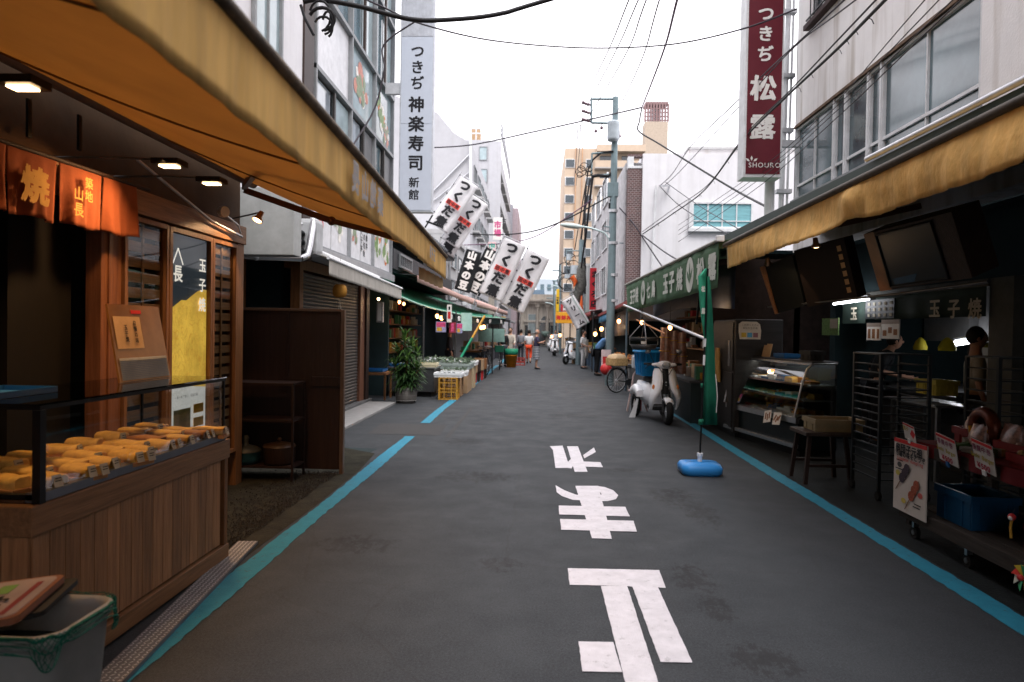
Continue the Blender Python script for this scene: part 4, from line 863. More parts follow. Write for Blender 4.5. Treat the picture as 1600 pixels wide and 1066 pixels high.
# potted plant
pl = thing('potted_plant', 'bushy green dracaena in a grey wooden tub at the end of the pale step', 'plant', (-2.82, 14.6, 0))
mb = MB(); mb.lathe([(0, 0), (.20, 0), (.225, .12), (.235, .34), (.215, .345), (.2, .30), (0, .29)], 24); part('tub', mb, M('tub_grey', (.13, .12, .11), .8, var=.3), pl, world=False)
mb = MB()
for z in (.06, .17, .29): mb.lathe([(.214+z*.06, z-.008), (.224+z*.06, z), (.214+z*.06, z+.008)], 24)
part('hoop', mb, M('hoop', (.2, .19, .18), .6), pl, world=False)
mb = MB(); mb.ball((0, 0, .29), (.19, .19, .04), 12, 6); part('soil', mb, M('soil', (.03, .02, .015), .95), pl, world=False)
stems = [((0, 0), (-.05, .02), 1.42), ((.08, .03), (.22, .05), 1.0), ((-.07, .05), (-.24, .1), 1.12), ((.0, -.08), (.05, -.2), .92), ((-.06, -.06), (-.25, -.1), .78), ((.1, -.06), (.28, -.1), .72), ((.05, 0), (.10, .08), 1.22)]
mlf = [M('leaf_green', (.04, .09, .022), .45, var=.3, transl=.25), M('leaf_deep', (.02, .05, .015), .45, var=.3, transl=.2), M('leaf_bright', (.12, .22, .05), .45, var=.3, transl=.3)]
lm = [MB(), MB(), MB()]; sm = MB()
for (b0, b1, hh) in stems:
    sm.tube([(b0[0], b0[1], .28), ((b0[0]+b1[0])/2, (b0[1]+b1[1])/2, .28+hh*.4), (b1[0], b1[1], hh)], [.016, .013, .01], 6)
    nl = int(120*hh)
    for i in range(nl):
        f = (i/nl); z = .36+(hh-.3)*f+.02; c = V((b0[0]+(b1[0]-b0[0])*f, b0[1]+(b1[1]-b0[1])*f, z)); a = i*2.4+rnd.uniform(-.3, .3)
        top = f > .8; ln_ = rnd.uniform(.22, .36); el = R(rnd.uniform(-10, 35) if not top else rnd.uniform(15, 75)); d = V((math.cos(a)*math.cos(el), math.sin(a)*math.cos(el), math.sin(el))); s = d.cross(UP).normalized(); wd = rnd.uniform(.017, .027)
        P = [c+d*(ln_*t_)-UP*(.13*ln_*4*t_*t_*(.6 if top else 1)) for t_ in (0, .35, .7, 1)]
        k = 2 if (top and rnd.random() < .6) else (0 if rnd.random() < .6 else 1)
        lm[k].add([P[0], P[1]-s*wd, P[1]+s*wd, P[2]-s*wd*.8, P[2]+s*wd*.8, P[3]], [(0, 1, 2), (1, 3, 4, 2), (3, 5, 4)])
part('stem', sm, mWood, pl, world=False)
for i, nm in enumerate(('leaves', 'leaves', 'leaves')): part(nm, lm[i], mlf[i], pl, world=False, stuff=True)

# stall goods
def boxcrate(name, x, y, z, w, d, h, m, label, cat='crate', rz=0, lip=True, grid=False, fill=None, group=None):
    t = thing(name, label, cat, (x, y, z), rz, group)
    if grid:
        mb = MB(); b = .018
        for sx in (-1, 1):
            for sy in (-1, 1): mb.box(sx*w/2-b, sx*w/2+b, sy*d/2-b, sy*d/2+b, 0, h)
        for zz in (0, h*.33, h*.48, h*.75, h-.02):
            for sy in (-1, 1): mb.box(-w/2+b, w/2-b, sy*d/2-b*.6, sy*d/2+b*.6, zz, zz+.022)
            for sx in (-1, 1): mb.box(sx*w/2-b*.6, sx*w/2+b*.6, -d/2+b, d/2-b, zz, zz+.022)
        part('crate_frame', mb, m, t, world=False)
        mb = MB()
        for q in (-.22, .2):
            for sy in (-1, 1): mb.box(q*w-b*.5, q*w+b*.5, sy*(d/2+.001)-b*.6, sy*(d/2+.001)+b*.6, .022, h-.02)
        for q in (-.18, .18):
            for sx in (-1, 1): mb.box(sx*(w/2+.001)-b*.6, sx*(w/2+.001)+b*.6, q*d-b*.5, q*d+b*.5, .022, h-.02)
        mb.box(-w/2+b, w/2-b, -d/2+b, d/2-b, .0, .01); part('crate_bar', mb, m, t, world=False)
    else:
        mb = MB(); th = .014
        mb.box(-w/2, w/2, -d/2, -d/2+th, 0, h); mb.box(-w/2, w/2, d/2-th, d/2, 0, h); mb.box(-w/2, -w/2+th, -d/2+th, d/2-th, 0, h); mb.box(w/2-th, w/2, -d/2+th, d/2-th, 0, h); mb.box(-w/2+th, w/2-th, -d/2+th, d/2-th, 0, th)
        part('box_body', mb, m, t, .003, world=False)
        if lip:
            mb = MB(); q = .014
            mb.box(-w/2-q, w/2+q, -d/2-q, -d/2, h-.05, h+.002); mb.box(-w/2-q, w/2+q, d/2, d/2+q, h-.05, h+.002); mb.box(-w/2-q, -w/2, -d/2, d/2, h-.05, h+.002); mb.box(w/2, w/2+q, -d/2, d/2, h-.05, h+.002)
            part('rim', mb, m, t, world=False)
            mb = MB()
            for q in (-.3, 0, .3): mb = MB(); mb.box(q*w-.008, q*w+.008, -d/2-.008, -d/2-.0005, .01, h-.05); part('rib', mb, m, t, world=False)
            for q in (-.25, .25): mb = MB(); mb.box(-w/2-.008, -w/2-.0005, q*d-.008, q*d+.008, .01, h-.05); part('rib', mb, m, t, world=False)
    if fill: heap(t, w*.9, d*.9, h*.75, *fill)
    return t
def heap(t, w, d, z, m, n=40, s=.03, nm='goods', leafy=False):
    mb = MB(); mb.box(-w/2, w/2, -d/2, d/2, z-.03, z)
    for i in range(n):
        x, y = rnd.uniform(-w/2, w/2), rnd.uniform(-d/2, d/2); zz = z+rnd.uniform(0, s*1.6)*(1-abs(x)/w); rot = Matrix.Rotation(rnd.uniform(0, 6), 3, 'Z') @ Matrix.Rotation(rnd.uniform(-.5, .5), 3, 'X')
        if leafy:
            q = s*rnd.uniform(1, 3); mb.add([V((x, y, zz))+rot @ V(k)*q for k in ((0, 0, .3), (.25, .5, .9), (0, 1.3, .9), (-.25, .5, .7))], [(0, 1, 2, 3)])
        else: mb.ball((x, y, zz), (s*rnd.uniform(.6, 1.2), s*rnd.uniform(.5, 1), s*rnd.uniform(.4, .9)), 6, 4, rot)
    return part(nm, mb, m, t, world=False, stuff=True)
mGreens = M('greens_pale', (.14, .19, .13), .7, var=.5, scale=20, transl=.15); mFilm = M('film_wrap', (.35, .38, .38), .25, var=.3, spec=.7)
st = thing('steel_counter', 'stainless steel fish counter behind the potted plant', 'counter', (-2.9, 16.3, 0))
mb = MB(); mb.box(-3.5, -2.42, 15.9, 16.9, .12, .66); part('cabinet', mb, mDarkSteel, st, .01); mb = MB(); mb.box(-3.52, -2.40, 15.88, 16.92, .66, .70); part('top', mb, mSteel, st, .005)
mb = MB(); mb.box(-3.4, -2.5, 16.0, 16.8, 0, .12); part('plinth', mb, mBlack, st)
mCream = M('styrofoam_cream', (.62, .56, .38), .7)
boxcrate('fish_box', -2.68, 16.1, .70, .6, .38, .10, mCream, 'cream shallow fish box on the near end of the steel counter', 'box', fill=(mGreens, 40, .025, 'goods', True))
boxcrate('fish_box', -3.25, 16.15, .70, .45, .4, .08, mBlue, 'blue shallow box on the steel counter behind the plant', 'box', fill=(mFilm, 20, .03))
boxcrate('fish_box', -3.7, 15.3, .62, .5, .5, .06, mBlue, 'blue flat box on the low bench behind the left side of the plant', 'box')
mb = MB(); mb.box(-4.0, -3.35, 14.95, 15.7, .56, .61)
for x in (-3.95, -3.4): mb.box(x, x+.04, 15.0, 15.04, 0, .56); mb.box(x, x+.04, 15.6, 15.64, 0, .56)
solo('bench', mb, mWood, 'low wooden bench behind the left side of the potted plant', 'bench')
boxcrate('milk_crate', -2.02, 15.6, 0, .40, .42, .50, mYel, 'ochre lattice milk crate standing by the blue line, below the white tray', 'crate', grid=True, group=None)
boxcrate('foam_tray', -2.03, 15.65, .505, .62, .50, .10, mFoam, 'white foam tray on top of the ochre lattice crate', 'tray', fill=(mFilm, 20, .03))
boxcrate('milk_crate', -2.02, 16.45, 0, .38, .42, .48, M('wood_crate', (.32, .2, .11), .8), 'brown slatted crate just behind the ochre lattice crate', 'crate', grid=True)
boxcrate('foam_tray', -2.0, 16.5, .485, .60, .5, .12, mFoam, 'white foam tray behind the first, holding pale greens', 'tray', fill=(mGreens, 60, .03, 'goods', True))
t = boxcrate('produce_table', -2.55, 17.6, .60, 1.7, 1.2, .14, M('table_grey', (.3, .36, .34), .6), 'wide grey table tray heaped with wrapped greens in the stall', 'table', fill=(mGreens, 420, .045, 'goods', True))
mb = MB(); mb.box(-.8, .8, -.55, .55, -.6, 0); part('table_base', mb, mCard, t, world=False)
heap(t, 1.4, .9, .16, mFilm, 60, .05, 'wrapped_goods')
t = boxcrate('foam_tray', -1.93, 18.9, .62, .5, .7, .12, mFoam, 'pale foam tray at the street side of the heaped table', 'tray', fill=(mGreens, 60, .03, 'goods', True))
boxcrate('carton', -1.95, 18.9, 0, .42, .62, .61, M('kraft', (.42, .32, .2), .85), 'tall kraft carton under the pale foam tray', 'carton', lip=False)
boxcrate('carton', -2.15, 18.1, 0, .3, .5, .58, mDarkWood, 'dark brown carton left of the kraft carton', 'carton', lip=False)
for i, (y, m_, lb) in enumerate(((20.3, mCard, 'brown carton of dried goods on red legs, nearest the brace'), (21.0, mDarkWood, 'dark carton second in the row beyond the brace'), (21.8, mCard, 'third carton along the blue line beyond the brace'), (22.6, mWood, 'last brown carton before the parked bicycles'))):
    t = boxcrate('goods_carton', -2.02+.04*i, y, .32, .42, .55, .34, m_, lb, 'carton', fill=(M('dried_goods', (.3, .18, .12), .8, var=.6, scale=40), 50, .035), lip=False)
    mb = MB()
    for sx in (-.17, .17): mb.box(sx-.025, sx+.025, -.2, -.15, -.32, 0); mb.box(sx-.025, sx+.025, .15, .2, -.32, 0)
    part('leg', mb, mRedP if i in (0, 2) else mDarkWood, t, world=False)
# back wall of the stall: shelves with packets
shf = thing('stall_shelves', 'dim shelves of packets and jars along the back of the vegetable stall', 'shelves', (-4.3, 19.5, 0))
for z in (.9, 1.3, 1.7, 2.1): mb = MB(); mb.box(-4.55, -4.15, 16.4, 24, z, z+.03); part('shelf', mb, mWood, shf)
pc = [M('pack_%s' % k, c, .5, var=.3) for k, c in (('red', (.4, .03, .03)), ('tan', (.42, .28, .14)), ('white', (.5, .5, .47)), ('brown', (.14, .08, .05)), ('ochre', (.45, .25, .04)), ('green', (.05, .18, .1)))]
for k, m_ in enumerate(pc):
    mb = MB()
    for z in (.93, 1.33, 1.73, 2.13):
        for i in range(7): y = rnd.uniform(16.5, 23.8); h = rnd.uniform(.12, .28); x = rnd.uniform(-4.45, -4.25); mb.box(x, x+.1, y, y+rnd.uniform(.1, .25), z, z+h)
    part('packets', mb, m_, shf, stuff=True)
def card(px, py, Y, w, h, m, lb, prints=(), name='hanging_card', cat='card', rz=0, par=None, group=None):
    p = WY(px, py, Y); t = thing(name, lb, cat, p, rz, group); mb = MB(); mb.box(-w/2, w/2, -.004, .004, -h/2, h/2); part('card', mb, m, t, world=False)
    for (x0, x1, z0, z1, mm) in prints: mb = MB(); mb.box(x0*w, x1*w, -.007, -.0045, z0*h, z1*h); part('print', mb, mm, t, world=False)
    mb = MB(); mb.tube([(0, 0, h/2), (0, 0, h/2+.25)], .003, 4); part('string', mb, mWire, t, world=False)
    return t
mPinkP = M('print_pink', (.6, .08, .2), .5, var=.5, scale=25); mBlueP = M('print_lilac', (.35, .35, .55), .5, var=.5, scale=20)
pr = [(-.45, .45, .0, .45, mPinkP), (-.4, .1, -.4, -.05, M('print_gold', (.6, .35, .05), .5, var=.4, scale=20))]
card(689, 511, 17.5, .26, .27, mBlueP, 'pink and lilac picture card hanging left in the stall', pr); card(707, 512, 17.5, .17, .27, M('card_maroon', (.25, .03, .05), .6), 'narrow maroon card hanging between two picture cards', [(-.2, .2, -.4, .4, mPinkP)]); card(718, 513, 17.6, .15, .26, mBlueP, 'small picture card hanging right of the maroon card', pr)
card(702, 490, 17.4, .12, .45, mPaper, 'tall white paper strip with a red figure above the picture cards', [(-.3, .3, -.3, .1, mRed), (-.2, .2, .2, .4, mInk)]); card(729, 503, 19, .3, .5, M('card_mint', (.3, .5, .48), .5), 'mint green sheet hanging behind the picture cards')
def bulb(px, py, Y, lb, r=.045, em=mBulbS, light=0, group='bare bulbs over the stalls'):
    p = WY(px, py, Y); t = thing('hanging_bulb', lb, 'lamp', p, 0, group); mb = MB(); mb.ball((0, 0, 0), (r, r, r*1.2), 10, 8); part('bulb', mb, em, t, world=False)
    mb = MB(); mb.lathe([(0, r*3), (r*.5, r*2.8), (r*.6, r*1.2), (r*.4, r)], 8); mb.tube([(0, 0, r*3), (0, 0, r*3+.25)], .004, 4); part('socket', mb, mBlack, t, world=False)
    if light:
        l = bpy.data.lights.new('bulb', 'POINT'); l.energy = light; l.color = (1, .65, .35); l.shadow_soft_size = .05; lo = bpy.data.objects.new('lamp_light', l); C.objects.link(lo); lo.parent = t; lo.location = (0, 0, -r*1.5)
    return t
bulb(624, 472, 15.6, 'first of two bulbs right of the white awning', .035, light=3); bulb(631, 475, 15.9, 'second of two bulbs right of the white awning', .035); bulb(683, 494, 18.5, 'flat shaded lamp above the picture cards', .05, light=8); bulb(690, 497, 19.5, 'lamp behind the flat shaded lamp', .06)
bulb(752, 512, 22, 'left bulb of the pair by the ochre brace', .06); bulb(756, 511, 22.3, 'right bulb of the pair by the ochre brace', .06, light=3)
mb = MB(); mb.obox(WY(768, 524, 26), 1.0, .05, .5); solo('mint_tarp', mb, M('mint_tarp', (.35, .55, .5), .6, transl=.3), 'mint side tarpaulin hanging behind the bicycles', 'tarpaulin')

# ================================================================ nobori banners above the left stalls
mCloth = M('cloth_white', (.80, .79, .80), .85, transl=.35, var=.06, scale=3); mClothB = M('cloth_black', (.02, .022, .024), .85, transl=.05)
def nobori(p_top, p_bot, w, Y, s, m, ink, label, tagr=True, group='slanted shop banners above the left stalls', pole=1.25, size=.9, rightof=True, bold=.07):
    a = WY(*p_top, Y); b = WY(*p_bot, Y); ax = (a-b); ln_ = ax.length; ax.normalize(); r = ax.cross(V((0, 1, 0))); r = -r if r.x < 0 else r
    t = thing('banner', label, 'banner', b, 0, group); ph = rnd.uniform(0, 6)
    c = lambda u, v_, d=0: b+ax*(ln_*v_)+r*(w*(u-.5))+V((0, .05*math.sin(v_*5+u*3+ph)-d, 0))
    mb = MB(); mb.sheet(lambda u, v_: c(u, v_), 6, 24); part('cloth', mb, m, t, solid=.004)
    mb = MB(); mb.tube([b+r*(-w*.53)-ax*(ln_*(pole-1)), a+r*(-w*.53)+ax*.12], .018, 6); mb.tube([a+r*(-w*.53)+ax*.05, a+r*w*.5+ax*.05], .01, 5); part('pole', mb, mAlu, t)
    mb = MB()
    for i in range(6): mb.ball(c(0, i/5)+r*(-.02), .03, 6, 4)
    part('tie', mb, mBlack if m is mCloth else mAlu, t)
    n_ = len(s); slot = ln_/(n_+(.4 if tagr else .1)); pos = ln_-slot*.5
    for i, ch in enumerate(s):
        if tagr and i == 2:
            q = b+ax*(pos+slot*.28)
            mb = MB(); up_ = ax
            mb.add([q+r*(x*w)+ax*z-V((0, .065, 0)) for x, z in ((-.34, -.09), (.34, -.09), (.34, .09), (-.34, .09))], [(0, 1, 2, 3)]); tg = part('red_tag', mb, M('tag_red', (.72, .08, .06), .6), t)
            text(t, '佃中煮', mInk, q-V((0, .072, 0)), r, ax, w*.2, bold=.02); pos -= slot*.35
        text(t, ch, ink, b+ax*pos-V((0, .066, 0)), r, ax, slot*size, bold=bold, sx=1.0); pos -= slot
    return t
W4 = 'つくだ煮'
nobori((742, 318), (697, 396), .62, 24.6, W4, mCloth, mInk, 'white banner half hidden behind its neighbour, third of the upper group')
nobori((733, 283), (684, 356), .78, 24.0, W4, mCloth, mInk, 'white brush lettered banner highest and leftmost in the upper group')
nobori((750, 312), (703, 381), .72, 24.3, W4, mCloth, mInk, 'white brush lettered banner second from the left in the upper group')
nobori((741, 392), (722, 455), .55, 23.4, '山本の豆', mClothB, mWhiteInk, 'black banner with white lettering, left one of the pair', tagr=False)
nobori((771, 391), (738, 458), .55, 23.7, '山本の豆', mClothB, mWhiteInk, 'black banner with white lettering, right one of the pair', tagr=False)
nobori((805, 378), (766, 465), .80, 22.6, W4, mCloth, mInk, 'white banner leaning right of the black pair, red tag in its middle')
nobori((842, 397), (800, 483), .80, 22.8, W4, mCloth, mInk, 'rightmost white banner, leaning farthest over the street')
for i, (px, py, s_) in enumerate(((686, 322, .9),)):
    mb = MB(); a = WY(666, 346, 20); b = WY(690, 355, 20); mb.bar(a, b, .05); mb.bar(WY(664, 356, 20), WY(676, 336, 20), .04); solo('banner_bracket', mb, mBlack, 'black slanted bracket holding the banners beside the white sign', 'bracket')

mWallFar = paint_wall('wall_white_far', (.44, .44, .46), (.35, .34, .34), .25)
# ================================================================ LEFT far buildings
gh = thing('gable_house', 'bright white building with a sloping roof edge behind the banners', 'building', (-5, 36, 0))
H1 = WY(737, 224, 34); mb = MB()
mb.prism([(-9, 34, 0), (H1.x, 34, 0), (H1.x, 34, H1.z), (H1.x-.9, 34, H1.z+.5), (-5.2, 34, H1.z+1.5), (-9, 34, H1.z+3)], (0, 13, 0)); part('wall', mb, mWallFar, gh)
for y in range(5):
    for z in range(4):
        window(gh, (H1.x+.01, 35.2+y*2.3, 2.4+z*2.2), YF, 1.5, 1.1, 2, 1, mFrameG, [mGlassDark, mGlassPale])
        mb = MB(); mb.box(H1.x, H1.x+.35, 35.1+y*2.3, 36.8+y*2.3, 2.2+z*2.2, 2.3+z*2.2); part('balcony_slab', mb, mWallGrey, gh)
mb = MB(); mb.tube([WY(676, 300, 33.9), WY(735, 240, 33.9)], .05, 6); mb.tube([WY(676, 315, 33.9), WY(735, 268, 33.9)], .04, 6); part('wall_pipe', mb, mAlu, gh)
mb = MB(); mb.cyl(WY(735, 310, 33.8), WY(735, 180, 33.8), .07, 8); part('downpipe', mb, mFrameW, gh)
bt = thing('balcony_tower', 'tall pale apartment block with stacked balconies on the left side of the street', 'building', (-5, 55, 0))
XT = -2.75; HT = WY(783, 219, 50); XT = HT.x
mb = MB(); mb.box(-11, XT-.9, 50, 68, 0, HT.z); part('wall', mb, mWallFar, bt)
nst = 6; fh = (HT.z-1)/nst
for k in range(nst):
    z = HT.z-fh*(k+1)+.2
    for j in range(4):
        y = 50.15+j*4.4; mb = MB(); mb.box(XT-.9, XT, y, y+4.1, z, z+.16); f = part('balcony', mb, mWallGrey, bt)
        mb = MB(); mb.box(XT-.06, XT, y, y+4.1, z+.161, z+1.15); part('balcony_front', mb, mWallFar, f)
        mb = MB(); mb.box(XT-.9, XT-.85, y+1, y+3, z+.2, z+2.1); part('balcony_door', mb, mGlassDark, f)
    mb = MB(); mb.box(XT-.9, XT+.02, 49.95, 50.15, z-.3, z+fh-.3) ; part('fin', mb, mWallFar, bt)
for k, (px, py) in enumerate(((755, 240), (755, 275), (755, 310), (756, 345))): a = WY(px, py, 49.99); window(bt, (a.x-.3, 49.97, a.z-.5), XR, .6, 1.0, 1, 1, mFrameG, mGlassPale)
mb = MB()
for i in range(9): mb.bar((-6.8+i*.5, 50.1, HT.z), (-6.8+i*.5, 50.1, HT.z+1.2), .08)
for z in (.5, .85, 1.2): mb.bar((-6.9, 50.1, HT.z+z), (XT, 50.1, HT.z+z), .09); mb.bar((XT, 50.1, HT.z+z), (XT, 66, HT.z+z), .09)
part('roof_railing', mb, mAlu, bt)
mb = MB(); mb.box(-5.4, -4.6, 51, 52, HT.z, HT.z+1.1); part('roof_hut', mb, M('hut_orange', (.45, .3, .18), .7), bt)
gy = thing('grey_block', 'narrow grey block past the balcony tower on the left', 'building', (-3, 72, 0)); a = WY(800, 325, 72)
mb = MB(); mb.box(-9, a.x+.15, 70, 84, 0, a.z); part('wall', mb, M('wall_slate', (.3, .3, .33), .8), gy); mb = MB(); mb.box(a.x+.151, a.x+.7, 70.5, 84, 0, a.z-.3); part('louvre_wall', mb, M('wall_mauve', (.4, .33, .36), .8), gy)
# left low-rise row between stall and far street
def rowhouse(name, side, y0, y1, X, h, m, label, cols=2, fl=2, rnd_sign=True):
    t = thing(name, label, 'building', (X, (y0+y1)/2, 0)); s = 1 if side == 'R' else -1
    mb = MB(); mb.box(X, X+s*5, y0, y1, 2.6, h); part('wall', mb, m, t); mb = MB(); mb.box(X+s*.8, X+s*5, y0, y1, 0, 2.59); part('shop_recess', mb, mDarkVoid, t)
    r = YF if s < 0 else -YF; cw = (y1-y0)/cols; fh = (h-3)/max(fl, 1)
    for i in range(cols):
        for k in range(fl):
            ya = y0+cw*i+.4; w_ = cw-.8; window(t, (X-s*.01, ya if s < 0 else ya+w_, 3.0+fh*k), r, w_, fh*.6, 2, 1, mFrameG, [mGlassDark, mGlassSky, mGlassPale])
    for k in range(2): mb = MB(); yy = y0+1+k*(y1-y0-2.2); mb.box(X-s*.28, X-s*.02, yy, yy+.75, 2.75, 3.25); f = part('air_conditioner', mb, mFrameW, t, .02); mb = MB(); mb.cyl((X-s*.285, yy+.3, 3.0), (X-s*.281, yy+.3, 3.0), .19, 14); part('fan_grille', mb, mDarkSteel, f)
    mb = MB(); mb.tube([(X-s*.07, y0+.5, 2.6), (X-s*.07, y0+.5, h)], .05, 6); part('downpipe', mb, mFrameG, t)
    mb = MB(); mb.box(X-s*.12, X+s*5, y0-.01, y1+.01, h, h+.18); part('parapet', mb, mWallGrey, t)
    return t
rowhouse('shop_house', 'L', 27.1, 33.9, -3.7, 5.4, mWallGrey, 'low grey shop house between the timber house and the white gable')
rowhouse('shop_house', 'L', 47.1, 49.8, -3.1, 7.5, mWallBeige, 'beige house squeezed before the balcony tower', 1, 2)

# ================================================================ street end
eb = thing('corner_building', 'old beige stone building with cornice, pilasters and an arched window closing the street', 'building', (.3, 76, 0))
mStone = paint_wall('stone_beige', (.60, .56, .50), (.15, .14, .12), .5)
e0 = WY(812, 520, 75).x; e1 = WY(882, 520, 75).x; zt = WY(845, 468, 75).z
mb = MB(); mb.box(e0, e1, 75, 84, 0, zt); part('wall', mb, mStone, eb)
mb = MB(); mb.box(e0-.3, e1+.3, 74.55, 75, zt-.55, zt-.25); mb.box(e0-.5, e1+.5, 74.3, 75, zt-.25, zt); mb.box(e0-.1, e1, 74.85, 75, 2.5, 2.75); part('cornice', mb, mStone, eb, .03)
mb = MB(); mb.box(e0, e1, 74.9, 75.4, zt, zt+.55); part('parapet', mb, mStone, eb)
for x in (e0+.2, e0+1.9, e0+3.0, e0+4.2): mb = MB(); mb.cyl((x, 74.85, 0), (x, 74.85, zt-.6), .17, 12); mb.box(x-.24, x+.24, 74.6, 75, zt-.85, zt-.56); part('pilaster', mb, mStone, eb)
a = WY(832, 515, 74.9); window(eb, (a.x-.5, 74.93, a.z-.4), XR, 1.1, 2.1, 1, 2, mFrameW, mGlassPale)
a = WY(852, 510, 74.9); mb = MB(); mb.prism([(a.x+.5*math.cos(b), 74.9, a.z+.5+.6*math.sin(b)) for b in [math.pi*i/10 for i in range(11)]]+[(a.x-.5, 74.9, a.z-.6), (a.x+.5, 74.9, a.z-.6)], (0, -.03, 0)); part('arched_window', mb, mGlassDark, eb)
mb = MB(); mb.lathe([(0, -.4), (.2, -.35), (.42, -.1), (.45, .25), (.42, .25), (.35, 0), (0, -.3)], 14, (a.x, 74.6, a.z-.8)); part('round_balcony', mb, M('copper_green', (.28, .4, .36), .6), eb)
for x in (e0+.9, e0+2.5, e0+3.7): mb = MB(); mb.box(x-.35, x+.35, 74.93, 74.99, .1, 2.2); part('doorway', mb, mGlassDark, eb)
fb = thing('far_block', 'hazy blue grey office block far behind the stone corner building', 'building', (1, 130, 0)); a = WY(838, 436, 130); b = WY(882, 436, 130)
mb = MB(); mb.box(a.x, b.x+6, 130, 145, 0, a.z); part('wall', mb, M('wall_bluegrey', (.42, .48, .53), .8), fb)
for k in range(4):
    for i in range(5): mb = MB(); mb.box(a.x+.8+i*1.3, a.x+1.5+i*1.3, 129.95, 130, a.z-2.2-k*2.4, a.z-1.0-k*2.4); part('window', mb, mGlassSky, fb)
fb = thing('slate_roof_house', 'white house with a slate blue mansard roof behind the stone building', 'house', (0, 100, 0)); a = WY(832, 453, 100); b = WY(850, 480, 100)
mb = MB(); mb.box(a.x-1, b.x, 100, 108, 0, b.z); part('wall', mb, mWallWhite2, fb); mb = MB(); mb.prism([(a.x-1.2, 99.9, b.z), (b.x+.2, 99.9, b.z), (b.x, 99.9, a.z), (a.x-.2, 99.9, a.z)], (0, 8, 0)); part('roof', mb, M('slate', (.13, .19, .25), .6), fb)
# cross street row so that no gap shows beside the stone building
rowhouse('shop_house', 'L', 60, 69.8, -3.6, 5, mWallBeige, 'low beige house beside the balcony tower foot', 3, 1)

# ================================================================ RIGHT far buildings
ap = thing('apartment_block', 'peach coloured apartment block with balconies at the far right', 'building', (6, 66, 0))
a = WY(883, 232, 64); x0 = a.x; zt = a.z
mb = MB(); mb.box(x0, x0+7.3, 64, 78, 0, zt); part('wall', mb, mWallPeach, ap)
mb = MB(); mb.box(x0+2.9, x0+7.3, 62.9, 64, zt-.5, zt+.1); part('roof_band', mb, mWallPeach, ap)
xb = WY(930, 300, 62.5).x; nst = 8; fh = 1.65
nst = int((zt-3)/fh)
for k in range(nst):
    z = zt-1.9-fh*k
    mb = MB(); mb.box(xb, x0+7.3, 63.2, 64, z-.1, z+.02); f = part('balcony', mb, M('slab_grey', (.4, .38, .36), .8), ap)
    mb = MB(); mb.box(xb, x0+7.3, 63.2, 63.28, z+.021, z+.62); part('balcony_front', mb, mWallPeach, f)
    for i in range(2): mb = MB(); mb.box(xb+.5+i*2.0, xb+1.5+i*2.0, 63.93, 63.99, z+.05, z+1.2); part('balcony_door', mb, mGlassDark, f)
    for px in (890, 922): q = WY(px, 300, 64); mb = MB(); mb.box(q.x-.45, q.x+.45 if px < 900 else q.x+.2, 63.93, 63.99, z+.1, z+.9); f = part('window', mb, mFrameW, ap); mb = MB(); mb.box(q.x-.38, q.x+.38 if px < 900 else q.x+.12, 63.9, 63.929, z+.16, z+.84); part('pane', mb, mGlassDark, f)
for px in (900, 910): q0 = WY(px, 240, 63.8); mb = MB(); mb.cyl((q0.x, 63.8, 2), (q0.x, 63.8, zt), .06, 6); part('downpipe', mb, M('pipe_peach', (.5, .3, .18), .6), ap)
wt = thing('stair_tower', 'beige stair tower with an open lattice tank screen on its roof', 'tower', (14, 80, 0)); a = WY(1008, 190, 80); b = WY(1044, 190, 80); tp_ = WY(1008, 159, 80).z
mb = MB(); mb.box(a.x, b.x, 80, 82, 0, a.z); part('wall', mb, M('tower_beige', (.42, .35, .28), .8), wt)
mFr = M('lattice_mauve', (.22, .14, .14), .6)
mb = MB(); mb.box(a.x, b.x, 80, 82, tp_-.25, tp_); part('top_frame', mb, mFr, wt)
for i in range(9): x = a.x+(b.x-a.x)*i/8; mb = MB(); mb.box(x-.1, x+.1, 80, 80.2, a.z, tp_-.25); part('lattice_bar', mb, mFr, wt)
for k in range(5): z = a.z+(tp_-a.z)*k/5+.1; mb = MB(); mb.box(a.x, b.x, 80.05, 80.15, z, z+.12); part('lattice_rail', mb, mFr, wt)
mb = MB(); mb.cyl(((a.x+b.x)/2, 81.2, a.z), ((a.x+b.x)/2, 81.2, tp_-.6), .7, 14); part('water_tank', mb, mAlu, wt)
# brick building and white building
def brickmat():
    m = bpy.data.materials.new('brick_brown'); m.use_nodes = True; nt = m.node_tree; L = nt.links.new; p = nt.nodes['Principled BSDF']
    tc = nt.nodes.new('ShaderNodeTexCoord'); mp = nt.nodes.new('ShaderNodeMapping'); mp.inputs['Rotation'].default_value = (R(90), 0, 0); b = nt.nodes.new('ShaderNodeTexBrick')
    b.inputs['Scale'].default_value = 4.6; b.inputs['Mortar Size'].default_value = .025; b.inputs['Color1'].default_value = (.12, .055, .05, 1); b.inputs['Color2'].default_value = (.07, .038, .036, 1); b.inputs['Mortar'].default_value = (.3, .26, .26, 1)
    L(tc.outputs['Object'], mp.inputs[0]); L(mp.outputs[0], b.inputs[0]); L(b.outputs[0], p.inputs['Base Color']); p.inputs['Roughness'].default_value = .8; return m
mBrick = brickmat()
bb = thing('brick_building', 'narrow building with a dark brown brick end and pale tiled street front', 'building', (3.6, 27, 0))
a = WY(980, 241, 20.1); b = WY(1005.5, 241, 20.1); z0 = WY(985, 262, 20.1).z
mb = MB(); mb.box(a.x+.03, b.x, 20.1, 20.35, 2.4, z0-.02); part('brick_wall', mb, mBrick, bb)
mb = MB(); mb.box(a.x+.03, b.x, 20.1, 20.35, z0+.32, a.z); part('brick_top', mb, mBrick, bb)
